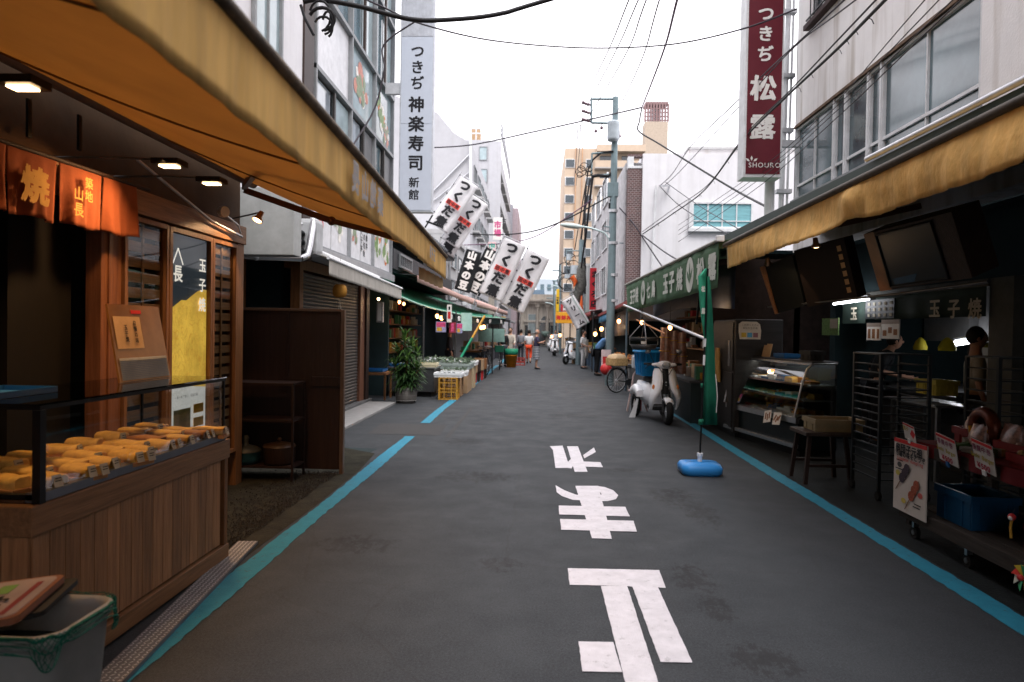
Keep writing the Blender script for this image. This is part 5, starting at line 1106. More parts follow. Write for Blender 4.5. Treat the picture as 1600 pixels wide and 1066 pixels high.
mb = MB(); mb.box(a.x+.03, b.x, 20.08, 20.35, z0-.02, z0+.05); mb.box(a.x+.03, a.x+.2, 20.1, 20.35, z0+.05, z0+.32); part('loggia_rail', mb, mFrameW, bb)
mTile = M('tile_pale', (.45, .44, .45), .5, var=.35, scale=5)
mb = MB(); mb.box(a.x, b.x-.01, 20.36, 24, 2.4, z0+.2); mb.box(a.x, b.x+3, 24, 33, 2.4, z0+.2); part('street_wall', mb, mTile, bb); mb = MB(); mb.box(a.x+.6, b.x+3, 24.26, 33, 0, 2.39); part('shop_recess', mb, mDarkVoid, bb)
for k in range(3):
    for i in range(3): window(bb, (a.x-.01, 27.2+i*2.7, 3.0+k*1.7), -YF, 1.8, 1.1, 2, 1, mFrameW, mGlassDark)
wb = thing('white_box_building', 'plain white building with one blue curtained window behind the green awning', 'building', (5, 20, 0))
a = WY(1005, 240, 20); b = WY(1100, 225, 20)
mb = MB(); mb.box(a.x, 9.5, 20, 23.9, 2.0, a.z); part('wall', mb, mWallWhite2, wb); mb = MB(); mb.box(b.x-.3, 9.5, 20.6, 23.5, a.z, a.z+.28); part('roof_step', mb, mWallWhite, wb)
mb = MB(); mb.box(b.x-.35, 9.5, 20.5, 23.6, a.z+.28, a.z+.34); part('roof_edge', mb, mWallGrey, wb)
p0 = WY(1080, 357, 20); p1 = WY(1176, 317, 20)
mCurt = M('curtain_cyan', (.20, .42, .46), .25, var=.25, stretch=(1, 1, 12), scale=2)
wn = window(wb, (p0.x, 19.99, p0.z), XR, p1.x-p0.x, p1.z-p0.z, 4, 1, mFrameW, mCurt, .05, .05)
mb = MB(); mb.box(p0.x+.06, p1.x-.06, 19.945, 19.965, p0.z+.2, p0.z+.225); part('transom', mb, mFrameW, wn)
mb = MB(); mb.box(p0.x-.1, p1.x+.05, 19.86, 19.99, p0.z-.1, p0.z-.01); mb.box(p0.x-.08, p0.x-.01, 19.9, 19.99, p0.z, p1.z+.1); part('sill', mb, mFrameW, wb)
mb = MB(); mb.tube([WY(1025, 290, 19.93), WY(1018, 420, 19.93)], .03, 6); part('downpipe', mb, mFrameW, wb)
mb = MB(); mb.bar(WY(1032, 291, 19.5), WY(1046, 290, 19.9), .05); mb.bar(WY(1046, 290, 19.9), WY(1043, 300, 19.95), .04); part('wall_bracket', mb, mAlu, wb)
# low houses beyond brick
h2 = thing('stepped_house', 'white house with a stepped roof between the pole and the peach apartments', 'house', (4, 36, 0)); a = WY(936, 375, 36)
mb = MB(); mb.box(a.x, 7, 36, 42, 2.4, a.z); part('wall', mb, mWallWhite, h2); mb = MB(); mb.prism([(a.x, 35.95, a.z), (a.x+.9, 35.95, a.z+1.5), (7, 35.95, a.z+1.6), (7, 35.95, a.z)], (0, 6, 0)); part('roof_wall', mb, mWallWhite, h2)
for i in range(2): window(h2, (a.x-.01, 38.5+i*2.4, 3.2), -YF, 1.4, 1.2, 2, 1, mFrameD, mGlassDark)
mb = MB(); mb.box(WY(946, 346, 37).x, WY(958, 346, 37).x, 37, 38, a.z+1.5, a.z+2.6); part('roof_box', mb, mFrameW, h2)
rowhouse('shop_house', 'R', 33.1, 35.9, 3.3, 5.2, mWallBeige, 'beige shop house beyond the brick building', 1, 1)
rowhouse('shop_house', 'R', 42.1, 50, 2.9, 5.6, mWallGrey, 'grey shop house with red signs farther up on the right', 3, 1)
rowhouse('shop_house', 'R', 50.1, 58, 2.7, 4.6, mWallBeige, 'last low beige shop house on the right before the crossing', 3, 1)
# far stalls on both sides
def stall(side, y0, y1, X, Xf, z, m, label, n=5, goods=True):
    s = 1 if side == 'R' else -1; t = thing('market_stall', label, 'stall', (X, (y0+y1)/2, 0))
    mb = MB(); mb.sheet(lambda a, b: V((Xf+(X-Xf)*b, y0+(y1-y0)*a, z+.45*b-.05*math.sin(b*3.14))), 10, 4); part('canopy', mb, m, t, solid=.01)
    mb = MB(); mb.sheet(lambda a, b: V((Xf+.015*math.sin(a*25), y0+(y1-y0)*a, z-.18*b)), 30, 2); part('valance', mb, m, t, solid=.005)
    for y in (y0+.1, y1-.1): mb = MB(); mb.cyl((Xf+s*.1, y, 0), (Xf+s*.1, y, z), .025, 6); part('pole', mb, mDarkSteel, t)
    tx = Xf+s*.65; mb = MB(); mb.box(tx-.45, tx+.45, y0+.3, y1-.3, .68, .74); part('table', mb, mWood, t); mb = MB(); mb.box(tx-.38, tx+.38, y0+.4, y1-.4, 0, .67); part('table_skirt', mb, M('skirt_%d' % rnd.randrange(3), rnd.choice([(.05, .05, .06), (.15, .1, .07), (.05, .08, .12)]), .8), t)
    mb = MB(); cols = []
    for i in range(n):
        yy = y0+.5+(y1-y0-1)*i/max(1, n-1); mb = MB(); h = rnd.uniform(.12, .4)
        mb.box(tx-.4, tx-.4+rnd.uniform(.25, .5), yy-.2, yy+.2, .745, .745+h); part('goods_box', mb, rnd.choice(pc+[mCard, mFoam, mRedP]), t, .01)
    return t
mBlkT = M('tarp_black', (.03, .03, .035), .6); mGryT = M('tarp_grey', (.3, .3, .31), .7, transl=.3); mRoofR = M('roof_red', (.25, .05, .045), .6)
stall('L', 27.5, 32, -3.7, -2.1, 2.25, mBlkT, 'stall with a black awning just past the cyclist'); stall('L', 32.5, 38, -3.7, -2.1, 2.3, mGryT, 'stall with a pale grey awning beyond the black one on the left'); stall('L', 38.5, 46, -3.4, -1.9, 2.3, mBlkT, 'far left stall with a black awning below the gable house'); stall('L', 47, 56, -3.2, -1.9, 2.3, mGryT, 'farthest left stall by the balcony tower')
stall('R', 27, 31, 3.6, 2.05, 2.4, mRoofR, 'stall with a dark red roof edge behind the apron man'); stall('R', 31.5, 37, 3.6, 2.1, 2.45, mBlkT, 'stall with a black roof beyond the red edged one'); stall('R', 37.5, 45, 3.3, 2.0, 2.4, mGreenT, 'stall with a green roof farther up on the right'); stall('R', 45.5, 57, 3.1, 2.0, 2.4, mBlkT, 'farthest right stall with a black roof')
# signs on the right
def vsign(px0, px1, py0, py1, Y, m, s, ink, label, vert=True, group=None, bold=.05, dpt=.12, gap=1.1, border=None):
    a = WY(px0, py1, Y); b = WY(px1, py0, Y); w_ = b.x-a.x; h_ = b.z-a.z; t = thing('shop_sign', label, 'sign', ((a.x+b.x)/2, Y, a.z), 0, group)
    mb = MB(); mb.box(a.x, b.x, Y, Y+dpt, a.z, b.z); part('sign_board', mb, m, t, .01)
    mb = MB(); mb.box(b.x, b.x+.25, Y+.04, Y+.08, b.z-.15, b.z-.1); mb.box(b.x, b.x+.25, Y+.04, Y+.08, a.z+.1, a.z+.15); part('bracket', mb, mDarkSteel, t)
    if s:
        k = min(w_*.8, h_/len(s)/gap*.95) if vert else min(h_*.7, w_/len(s)/gap*.95)
        text(t, s, ink, ((a.x+b.x)/2, Y-.002, (a.z+b.z)/2), XR, UP, k, vert=vert, bold=bold, gap=gap)
    return t
vsign(921, 937, 419, 484, 30, M('sign_red', (.45, .025, .035), .5), 'まぐろ店', mInk, 'red vertical sign with black lettering, left of the white sushi sign', gap=1.3)
vsign(937, 952, 407, 478, 29.5, mPaper, 'すし一番', mInk, 'white vertical sushi sign with black lettering beside the utility pole', gap=1.3)
vsign(967, 971, 385, 455, 26, M('sign_redp', (.6, .04, .07), .5), '大売出', mWhiteInk, 'thin red vertical strip sign right of the utility pole', dpt=.06)
t = vsign(868, 894, 488, 505, 38, M('sign_orange', (.75, .35, .03), .5), '海鮮丼', mRed, 'orange signboard with red lettering over the right stalls', vert=False, bold=.06)
vsign(869, 874, 452, 487, 44, M('sign_yellow', (.75, .45, .02), .5), '牛乳屋', mInk, 'narrow yellow vertical sign left of the tangled cables'); vsign(868, 875, 470, 500, 50, M('sign_yellow', (.75, .45, .02), .5), '酒店', mInk, 'second yellow vertical sign farther away')
vsign(876, 892, 476, 487, 42, M('sign_red', (.45, .025, .035), .5), '鰻', mWhiteInk, 'small red signboard above the orange one', vert=False)
vsign(762, 775, 378, 392, 40, M('sign_pinkw', (.7, .5, .5), .5), '中', M('teal_ink', (.02, .4, .3), .5), 'small pink and teal sign above the black banners'); vsign(783, 790, 495, 503, 45, mYel, '茶', mInk, 'tiny orange sign under the rightmost white banner', vert=False)
vsign(770, 785, 340, 375, 44, mPaper, '市場', M('rose_ink', (.6, .1, .25), .5), 'white sign with rose lettering behind the upper banners')
# slanted banner on the right
nb_ = nobori((887, 466), (912, 509), .55, 27, 'ツリーム', mCloth, mInk, 'white banner leaning left over the right hand stalls, green edged', tagr=False, group=None, size=.8, pole=1.05, bold=.05)
a = WY(893, 462, 26.95); b = WY(919, 506, 26.95); mb = MB(); mb.bar(a, b, .05, .01); part('green_edge', mb, mGreenP, nb_)
wsk = thing('fish_streamer', 'grey and orange carp streamer hanging below the pole transformer', 'streamer', WY(905, 450, 32)); p = WY(908, 420, 32); q = WY(900, 480, 32)
mb = MB(); mb.tube([p+V((0, 0, .3)), p, p.lerp(q, .4)+V((.1, 0, 0)), p.lerp(q, .75), q], [.08, .2, .26, .2, .06], 12); part('grey_streamer', mb, M('streamer_grey', (.10, .10, .09), .8, var=.6, scale=10), wsk)
mb = MB(); mb.tube([WY(893, 432, 31.8), WY(899, 440, 31.8), WY(897, 448, 31.8)], [.13, .11, .03], 8); mb.tube([WY(909, 462, 31.8), WY(908, 480, 31.8), WY(910, 492, 31.8)], [.03, .09, .1], 8); part('orange_streamer', mb, M('streamer_orange', (.65, .12, .03), .7, var=.4), wsk)
# ================================================================ RIGHT: white building over the shop
rb = thing('shop_building', 'white rendered building with steel windows over the dark open shop on the right', 'building', (4.5, 6, 0))
XR_ = 4.0
mWallR = paint_wall('wall_render', (.80, .78, .77), (.34, .28, .22), .6)
zs_ = [(3.72, None)]
yc = WX(1243, 300, XR_).y
def wallrect(y0, y1, z0, z1, nm='wall'): mb = MB(); mb.box(XR_, XR_+.3, y0, y1, z0, z1); part(nm, mb, mWallR, rb)
# openings: lower window band y 6.45..11.0 steps, built as wall pieces around it
bands = [(9.05, 10.9, 3.74, 4.88), (8.05, 9.0, 3.74, 4.80), (7.15, 7.95, 3.74, 4.78), (6.45, 7.1, 3.74, 4.70)]
ya, yb_ = 6.45, 11.0
wallrect(-26, yc+.05, 2.9, 3.72, 'lower_wall'); wallrect(-26, 6.44, 3.72, 6.2); wallrect(11.0, yc+.05, 3.72, 6.2, 'corner_wall')
wallrect(.5, yc+.05, 4.86, 6.2, 'band_wall') if False else None
mb = MB(); mb.box(XR_, XR_+.3, 6.44, 11.0, 4.85, 6.25); part('band_wall', mb, mWallR, rb)
mb = MB(); mb.box(XR_, XR_+.3, -26, 7.4, 6.25, 12); mb.box(XR_, XR_+.3, 7.4, yc+.05, 7.9, 12); mb.box(XR_, XR_+.3, 10.4, yc+.05, 6.25, 7.9); part('upper_wall', mb, mWallR, rb)
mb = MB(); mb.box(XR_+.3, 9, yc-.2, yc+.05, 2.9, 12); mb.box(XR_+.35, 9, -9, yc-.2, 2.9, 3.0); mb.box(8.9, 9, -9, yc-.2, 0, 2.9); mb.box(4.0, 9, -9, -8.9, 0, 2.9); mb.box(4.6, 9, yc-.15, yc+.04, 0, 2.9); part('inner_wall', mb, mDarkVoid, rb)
mb = MB(); mb.box(XR_-.05, XR_+.02, 6.4, 11.02, 3.66, 3.72); part('sill', mb, mFrameG, rb)
ws = [(6.46, 8.30, 3.72, 4.85, 2), (8.32, 8.62, 3.72, 4.85, 1), (8.64, 9.25, 3.72, 4.85, 1), (9.27, 9.6, 3.72, 4.85, 1), (9.62, 10.98, 3.72, 4.85, 2)]
for (a, b, c, d, n) in ws:
    wo = window(rb, (XR_+.07, b, c), -YF, b-a, d-c, n, 1, mFrameW, mGlassFrost, .035, .05)
    mb = MB(); mb.box(XR_+.025, XR_+.05, a+.04, b-.04, c+.20, c+.235); part('lower_rail', mb, mFrameW, wo)
    mb = MB(); mb.box(XR_-.0, XR_+.05, b-.02, b+.02, c, d); part('jamb', mb, mFrameW, rb)
mb = MB(); mb.box(XR_-.02, XR_+.08, 6.42, 11.0, 4.85, 4.89); part('lintel', mb, M('rust_edge', (.14, .09, .06), .8, var=.5), rb)
wu = window(rb, (XR_+.07, 10.4, 6.27), -YF, 3.0, 1.6, 5, 1, mFrameG, mGlassDark)
for i in range(22): mb = MB(); y = 7.5+i*.135; mb.bar((XR_-.06, y, 6.25), (XR_-.06, y, 7.85), .014); part('grille_bar', mb, mDarkSteel, wu)
for z in (6.3, 6.85, 7.4): mb = MB(); mb.bar((XR_-.075, 7.42, z), (XR_-.075, 10.45, z), .02); part('grille_rail', mb, mDarkSteel, wu)
mb = MB(); mb.box(XR_-.1, XR_+.05, 7.35, 10.5, 6.17, 6.24); part('window_ledge', mb, M('ledge_dark', (.07, .05, .05), .8), rb)
for (px0, px1, r_) in ((1232, 1220, .045), (1240, 1229, .02)):
    mb = MB(); mb.tube([WY(px0, 0, 11.3)+V((0, 0, 3)), WY(px0, 20, 11.3), WY(px1, 330, 11.3)], r_, 8); part('downpipe', mb, mFrameW, rb)
for py in (20, 120, 205, 300): mb = MB(); q = WY(1232-py*.03, py, 11.28); mb.box(q.x-.12, q.x+.12, 11.2, 11.32, q.z-.03, q.z+.03); part('pipe_clip', mb, mAlu, rb)
# shouro sign
s9 = 10.6; a = WY(1160, 273, s9); b = WY(1216, 277, s9)
sg = thing('red_brown_sign', 'maroon vertical sign reading SHOURO with white brush lettering', 'sign', (3.4, s9, 5))
x0, x1, z0 = a.x+.03, b.x+.03, a.z
mb = MB(); mb.box(x0-.02, x1+.02, s9, s9+.32, z0-.04, 9); part('sign_case', mb, mFrameW, sg, .01)
mb = MB(); mb.box(x0+.015, x1-.012, s9-.008, s9-.001, z0+.01, 8.95); part('sign_face', mb, M('maroon_face', (.13, .018, .028), .35, var=.06), sg)
xc = (x0+x1)/2; sw = x1-x0; F_ = s9-.01
def tz(py): return WY(1190, py, s9).z
text(sg, 'つきぢ', mWhiteInk, (xc, F_, tz(53)), XR, UP, .25, vert=True, bold=.035, gap=1.22)
text(sg, '松', mWhiteInk, (xc, F_, tz(138)), XR, UP, .40, bold=.04); text(sg, '露', mWhiteInk, (xc, F_, tz(198)), XR, UP, .40, bold=.03)
text(sg, 'SHOURO', mWhiteInk, (xc+.03, F_, tz(258)), XR, UP, .105, bold=.008)
mb = MB()
for k in (-1, 0, 1): c = V((x0+.10+k*.05, F_-.003, tz(251)+(.02 if k == 0 else 0))); mb.add([c+V((math.sin(k*.9)*.05*t_+math.cos(k*.9)*w__, 0, math.cos(k*.9)*.05*t_-math.sin(k*.9)*w__)) for t_, w__ in ((-.6, 0), (.2, .018), (1, 0), (.2, -.018))], [(0, 3, 2, 1)])
part('leaf_mark', mb, mWhiteInk, sg)
mb = MB(); mb.box(x1+.021, XR_, s9+.1, s9+.2, 4.5, 4.6); mb.box(x1+.021, XR_, s9+.1, s9+.2, 7.5, 7.6); part('bracket', mb, mAlu, sg)
mb = MB(); mb.cyl((x1-.04, 10.95, 3.3), (x1-.04, 10.95, z0), .08, 8); part('support_tube', mb, mFrameW, sg)

# awning on the right
raw = thing('shop_awning', 'rumpled mustard canvas awning over the dark shop on the right', 'awning', (3, 5, 2.6))
rf0 = WX(1128, 388, 2.13); rf1 = V((2.13, -3, 2.7))
mMust2 = M('awning_mustard_right', (.56, .36, .14), .8, transl=.06, var=.25, scale=2.5, bump=.6, bscale=5, stretch=(3, 2, 1.5))
zt_ = lambda y: 2.66+(rf0.z-2.66)*(y-.8)/(rf0.y-.8)
mb = MB(); mb.sheet(lambda a, b: V((3.95, -3+(rf0.y+3)*a, 3.12)).lerp(V((2.13, -3+(rf0.y+3)*a, zt_(-3+(rf0.y+3)*a))), b)-UP*(.04*math.sin(math.pi*b)), 40, 6); part('canopy', mb, mMust2, raw, solid=.004)
y1_ = WX(1137, 400, 2.13).y; zt1 = rf0.z
def rv(a, b):
    y = -3+(y1_+3)*a; zt = zt_(y); s = y
    fold = .008*math.sin(s*17)+.007*math.sin(s*39+2)+.012*math.sin(s*3.1)+.004*math.sin(s*71); k1 = math.exp(-((y-4.75)/.16)**2)
    h = .265+.008*math.sin(s*2.2+1)+.005*math.sin(s*6)-.03*k1
    return V((2.13-.01-abs(fold)*b*1.2-.05*k1*math.sin(b*3.1)-.03*math.sin(b*2.5+s*2)*b, y, zt-h*b))
mMV2 = M('valance_mustard_right', (.76, .46, .15), .8, transl=.06, var=.25, scale=2.5, bump=.9, bscale=6, stretch=(3, 2, 1.2))
mb = MB(); mb.sheet(rv, 300, 8); part('valance', mb, mMV2, raw, solid=.003)
mb = MB(); mb.tube([V((2.12, -3, zt_(-3)+.015)), V((2.12, y1_+.1, zt1+.015))], .026, 10); part('front_bar', mb, M('bar_dark', (.07, .055, .04), .6, var=.4), raw)
mb = MB(); mb.tube([rv(.998, .02), rv(.998, 1)], .008, 6); part('edge_piping', mb, M('piping', (.6, .5, .3), .7), raw)
mb = MB(); mb.bar((3.9, 7.2, 2.95), (3.0, 7.0, 2.72), .04, .06); mb.bar((3.0, 7.0, 2.72), (2.15, 6.2, 2.62), .035, .05); part('folding_arm', mb, mArm, raw); mb = MB(); mb.bar((3.9, 3.0, 2.95), (3.0, 2.8, 2.76), .04, .06); mb.bar((3.0, 2.8, 2.76), (2.15, 2.2, 2.64), .035, .05); part('folding_arm', mb, mArm, raw)
fa = thing('eave_gutter', 'dark green eave board running just above the mustard awning on the right', 'gutter', (2.7, 8, 3))
mb = MB()
g0, g1, g2 = WX(1126, 371, 2.6), WX(1358, 253, 2.6), WX(1600, 142, 2.6)
mb.prism([(2.6, g0.y, g0.z), (2.6, 1.0, g2.z+.02), (2.6, -3, g2.z+.02), (2.6, -3, g2.z-.28), (2.6, g0.y, g0.z-.28)], (.06, 0, 0)); part('eave_board', mb, M('eave_green', (.02, .04, .035), .5), fa)
mb = MB(); mb.prism([(2.66, g0.y, g0.z-.02), (2.66, 1.0, g2.z), (4.0, 1.0, g2.z+.12), (4.0, g0.y, g0.z+.12)], (0, 0, -.03)); part('eave_top', mb, M('roof_metal', (.10, .11, .11), .5, metal=.5), fa)
mb = MB(); mb.cyl((2.58, 1.0, g2.z+.03), (2.58, g1.y, g1.z+.02), .022, 8); part('gutter_pipe', mb, mAlu, fa)

# kitchen front under the building
kt = thing('kitchen_front', 'dim egg roll kitchen with green curtain, posters and a grey pillar under the right awning', 'kitchen', (4.5, 8.5, 0))
KX = 4.5
mKW = M('kitchen_wall', (.07, .07, .06), .7, var=.2)
py_ = WX(1545, 500, KX).y
mb = MB(); mb.box(KX, KX+.3, py_-.35, py_, 0, 2.2); part('pillar', mb, mKW, kt)
mb = MB(); mb.box(KX-.02, KX+.1, py_, 10.9, 2.12, 2.2); part('header_beam', mb, mKW, kt)
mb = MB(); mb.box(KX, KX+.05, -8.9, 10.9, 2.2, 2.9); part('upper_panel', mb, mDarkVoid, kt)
mb = MB(); mb.box(KX+.1, KX+.25, -8.9, py_-.36, 0, 2.2); part('dark_partition', mb, M('partition_dark', (.012, .015, .016), .7), kt)
mb = MB(); mb.box(6.6, 6.7, py_-.35, 10.9, 0, 2.9); part('back_wall', mb, mKW, kt); mb = MB(); mb.box(KX+.3, 6.6, py_-.4, py_-.36, 0, 2.9); part('side_wall', mb, mKW, kt)
mNorG = M('curtain_green', (.02, .035, .028), .85, transl=.05)
gy0, gy1 = WX(1542, 480, KX-.03).y, WX(1448, 480, KX-.03).y
mb = MB(); mb.sheet(lambda a, b: V((KX-.04+.012*math.sin(a*30)*b, gy0+(gy1-gy0)*a*2.1, 2.12-.3*b)), 50, 4); part('curtain', mb, mNorG, kt, solid=.003)
for i, (px, ch) in enumerate(((1463, '玉'), (1493, '子'), (1526, '焼'), (1336, '玉'))):
    q = WX(px, 482 if i < 3 else 490, KX-.06); text(kt, ch, M('print_cream', (.42, .38, .3), .8), (KX-.07, q.y, q.z), -YF, UP, .22 if i < 3 else .2, bold=.03)
q0, q1 = WX(1317, 473, KX-.05), WX(1352, 505, KX-.05); mb = MB(); mb.box(KX-.05, KX-.04, q1.y, q0.y, q1.z, q0.z); part('curtain', mb, mNorG, kt)
def wallpic(px0, px1, py0, py1, X, m, nm, prints=(), par=None):
    a = WX(px0, py0, X); b = WX(px1, py1, X); mb = MB(); mb.box(X-.012, X, b.y, a.y, b.z, a.z); o = part(nm, mb, m, par or kt)
    for (u0, u1, v0, v1, mm) in prints:
        mb = MB(); mb.box(X-.014-.0005, X-.0125, a.y+(b.y-a.y)*u0, a.y+(b.y-a.y)*u1, a.z+(b.z-a.z)*v0, a.z+(b.z-a.z)*v1); part('print', mb, mm, o)
    return a, b
mGyo = M('print_food', (.28, .12, .05), .5, var=.6, scale=60)
wallpic(1356, 1377, 505, 532, KX-.05, mPaper, 'poster', [(.1, .28, .35, .9, mGyo), (.4, .6, .35, .9, mGyo), (.75, .9, .35, .9, mGyo), (0, 1, 0, .22, M('print_taupe', (.3, .24, .2), .6))]); wallpic(1379, 1406, 500, 530, KX-.05, mPaper, 'poster', [(.1, .3, .55, .85, mGyo), (.4, .6, .4, .7, mGyo), (.7, .9, .5, .8, mGyo), (0, 1, 0, .22, M('print_taupe', (.3, .24, .2), .6))])
wallpic(1286, 1311, 498, 524, KX-.25, M('print_leek', (.16, .26, .1), .5, var=.5, scale=30), 'poster', [(.5, .95, .05, .6, M('print_pale', (.45, .4, .35), .5))])
a, b = wallpic(1354, 1398, 470, 497, KX-.05, M('menu_board', (.012, .016, .02), .5), 'menu_board')
for r_ in range(3):
    for c_ in range(5):
        y = a.y+(b.y-a.y)*(.1+c_*.19); z = a.z+(b.z-a.z)*(.18+r_*.3); mb = MB(); mb.box(KX-.068, KX-.063, y-.06, y, z-.03, z+.01); part('menu_print', mb, M('print_cream', (.42, .38, .3), .8), kt)
for i, (y0, y1) in enumerate(((7.6, 8.3), (8.45, 9.1), (9.7, 10.5))): mb = MB(); mb.box(6.5, 6.59, y0, y1, .9, 1.9); part('wall_panel', mb, mWallBeige, kt)
for i in range(3): mb = MB(); mb.box(5.9, 6.5, 7.0+i*1.3, 8.1+i*1.3, 1.55, 2.5); part('wall_cabinet', mb, M('cabinet_grey', (.16, .16, .16), .4), kt, .01)
mb = MB(); mb.box(5.0, 6.5, 6.9, 10.7, 0, .86); mb.box(4.9, 6.5, 6.9, 10.7, .86, .9); part('kitchen_bench', mb, mDarkSteel, kt)
def tube_lamp(p, q, lb, r=.018, e=10, lift=.06):
    t = thing('tube_lamp', lb, 'lamp', (V(p)+V(q))/2, 0); mb = MB(); mb.cyl(p, q, r, 8); part('tube', mb, mBulbW, t); mb = MB(); mb.bar(V(p)+V((0, 0, lift)), V(q)+V((0, 0, lift)), .05, .03); part('holder', mb, mAlu, t)
    l = bpy.data.lights.new('tube', 'POINT'); l.energy = e; l.color = (.95, .95, 1); l.shadow_soft_size = .1; lo = bpy.data.objects.new('lamp_light', l); C.objects.link(lo); lo.parent = t; lo.location = (0, 0, -.06)
tube_lamp(WX(1303, 475, 4.3), WX(1357, 467.5, 4.3), 'white fluorescent tube hanging before the green curtain', e=1.6); tube_lamp(WX(1492, 537, 5.6), WX(1516, 533, 5.6), 'short bright fluorescent lamp over the kitchen bench', .035, 2.4)
for i, (px, py, w_) in enumerate(((1438, 540, .17), (1480, 541, .2), (1533, 535, .14))):
    q = WX(px, py, 5.3); mb = MB(); mb.lathe([(w_*.5, -.06), (w_*.52, -.02), (w_*.35, .06), (w_*.1, .11), (0, .115)], 12, q); solo('bag_bundle', mb, M('bag_yellow', (.45, .38, .03), .6, transl=.3), ['crumpled yellow bag hanging left in the kitchen', 'yellow shade beside the short fluorescent lamp', 'yellow bag above the cook at the pillar'][i], 'bag')
for i, (px, py, lb) in enumerate(((1455, 602, 'olive yellow bin standing on the kitchen shelf, left of the pair'), (1472, 604, 'olive yellow bin standing on the kitchen shelf, right of the pair'))):
    q = WX(px, py, 4.62); boxcrate('bin_box', q.x, q.y, q.z-.1, .24, .2, .17, M('olive_yellow', (.35, .30, .05), .5), lb, 'box')
mb = MB(); q = WX(1460, 612, 4.62); mb.box(4.35, 4.9, q.y-.5, q.y+.6, q.z-.14, q.z-.115); mb.box(4.4, 4.44, q.y-.45, q.y-.41, 0, q.z-.14); mb.box(4.8, 4.84, q.y+.5, q.y+.54, 0, q.z-.14); mb.box(4.4, 4.44, q.y+.5, q.y+.54, 0, q.z-.14); mb.box(4.8, 4.84, q.y-.45, q.y-.41, 0, q.z-.14); solo('side_table', mb, mSteel, 'steel side table carrying the olive yellow bins', 'table')
# steel fridge, cutting board, notice
fr = thing('steel_fridge', 'tall brushed steel refrigerator beside the green banner', 'refrigerator', (3.35, 11.2, 0))
mFr_ = M('fridge_steel', (.033, .031, .03), .45, metal=.5, var=.25, stretch=(1, 1, 6), scale=2)
mb = MB(); mb.box(3.02, 3.75, 10.6, 11.9, .08, 1.83); part('cabinet', mb, mFr_, fr, .02); mb = MB(); mb.box(3.0, 3.018, 10.66, 11.84, .15, 1.0); part('lower_door', mb, mFr_, fr, .006); mb = MB(); mb.box(3.0, 3.018, 10.66, 11.84, 1.03, 1.78); part('upper_door', mb, mFr_, fr, .006)
mb = MB(); mb.box(3.06, 3.7, 10.65, 11.85, 0, .08); part('plinth', mb, mBlack, fr); mb = MB(); mb.bar((2.985, 10.8, 1.1), (2.985, 10.8, 1.5), .02); part('handle', mb, mSteel, fr)
q = WX(1123, 570, 2.98); mb = MB(); mb.prism([(2.975, q.y-.16, q.z-.28), (2.975, q.y+.18, q.z-.28), (2.975, q.y+.12, q.z+.28), (2.975, q.y-.08, q.z+.28)], (-.025, 0, 0)); solo('cutting_board', mb, M('board_ochre', (.42, .24, .06), .6, var=.3), 'ochre wooden cutting board hung on the side of the steel refrigerator', 'board', bevel=.01)
nt_ = thing('notice_card', 'white bubble shaped notice card stuck on the steel refrigerator', 'card', WY(1172, 517, 10.58)); q = WY(1172, 517, 10.58)
mb = MB(); mb.prism([(q.x+x, 10.585, q.z+z) for x, z in ((-.15, -.13), (.16, -.13), (.17, 0), (.15, .1), (.1, .14), (-.12, .14), (-.17, .1), (-.17, -.02))], (0, .012, 0)); part('card', mb, M('card_cream', (.55, .5, .42), .6), nt_)
text(nt_, 'ご利用ください', mInk, (q.x, 10.58, q.z+.09), XR, UP, .035); text(nt_, '本日の玉子焼', mInk, (q.x, 10.58, q.z+.04), XR, UP, .035)
for i, c in enumerate(((.5, .35, .05), (.08, .3, .5), (.25, .12, .14))): mb = MB(); mb.box(q.x-.13+i*.09, q.x-.06+i*.09, 10.575, 10.582, q.z-.1, q.z-.03); part('colour_print', mb, M('nprint%d' % i, c, .6), nt_)
# showcase
sc = thing('glass_showcase', 'long black showcase with a slanted curved glass front on the right', 'showcase', (3.36, 9.04, 0), R(11.5))
Ls, Ds = 1.95, .62; P = lambda x, y, z: V((x, y, z))
mb = MB(); mb.box(.06, Ds, 0, Ls, .08, .50); part('cabinet', mb, M('showcase_black', (.007, .013, .015), .35), sc, .01, world=False)
mb = MB(); mb.box(.0, .055, -.02, Ls+.02, .12, .17); mb.box(.02, .08, 0, Ls, .44, .52); part('chrome_trim', mb, mSteel, sc, .005, world=False)
mb = MB(); mb.box(.10, Ds, .02, Ls-.02, 0, .08); part('plinth', mb, mBlack, sc, world=False)
gp = [(.0, .52), (.05, .75), (.11, 1.0), (.17, 1.16), (.24, 1.22), (.6, 1.23)]
mb = MB(); mb.sheet(lambda a, b: (lambda t_: P(gp[int(t_)][0]+(gp[min(int(t_)+1, 5)][0]-gp[int(t_)][0])*(t_-int(t_)), Ls*b, gp[int(t_)][1]+(gp[min(int(t_)+1, 5)][1]-gp[int(t_)][1])*(t_-int(t_))))(min(a*5, 4.999)), 15, 2); part('curved_glass', mb, glass('glass_showcase', (.8, .86, .86), .3), sc, world=False)
mb = MB(); mb.prism([(x, .0, z) for x, z in gp]+[(.6, .0, .52)], (0, .004, 0)); part('end_glass', mb, glass('glass_end', (.7, .75, .75), .2), sc, world=False)
mb = MB()
for y in (0, Ls): mb.tube([P(x, y, z) for x, z in gp], .014, 6)
mb.cyl(P(.24, 0, 1.225), P(.24, Ls, 1.225), .016, 8); part('glass_edge', mb, mSteel, sc, world=False)
mb = MB(); mb.box(.24, Ds, 0, Ls, 1.232, 1.26); part('top_shelf', mb, mDarkSteel, sc, world=False)
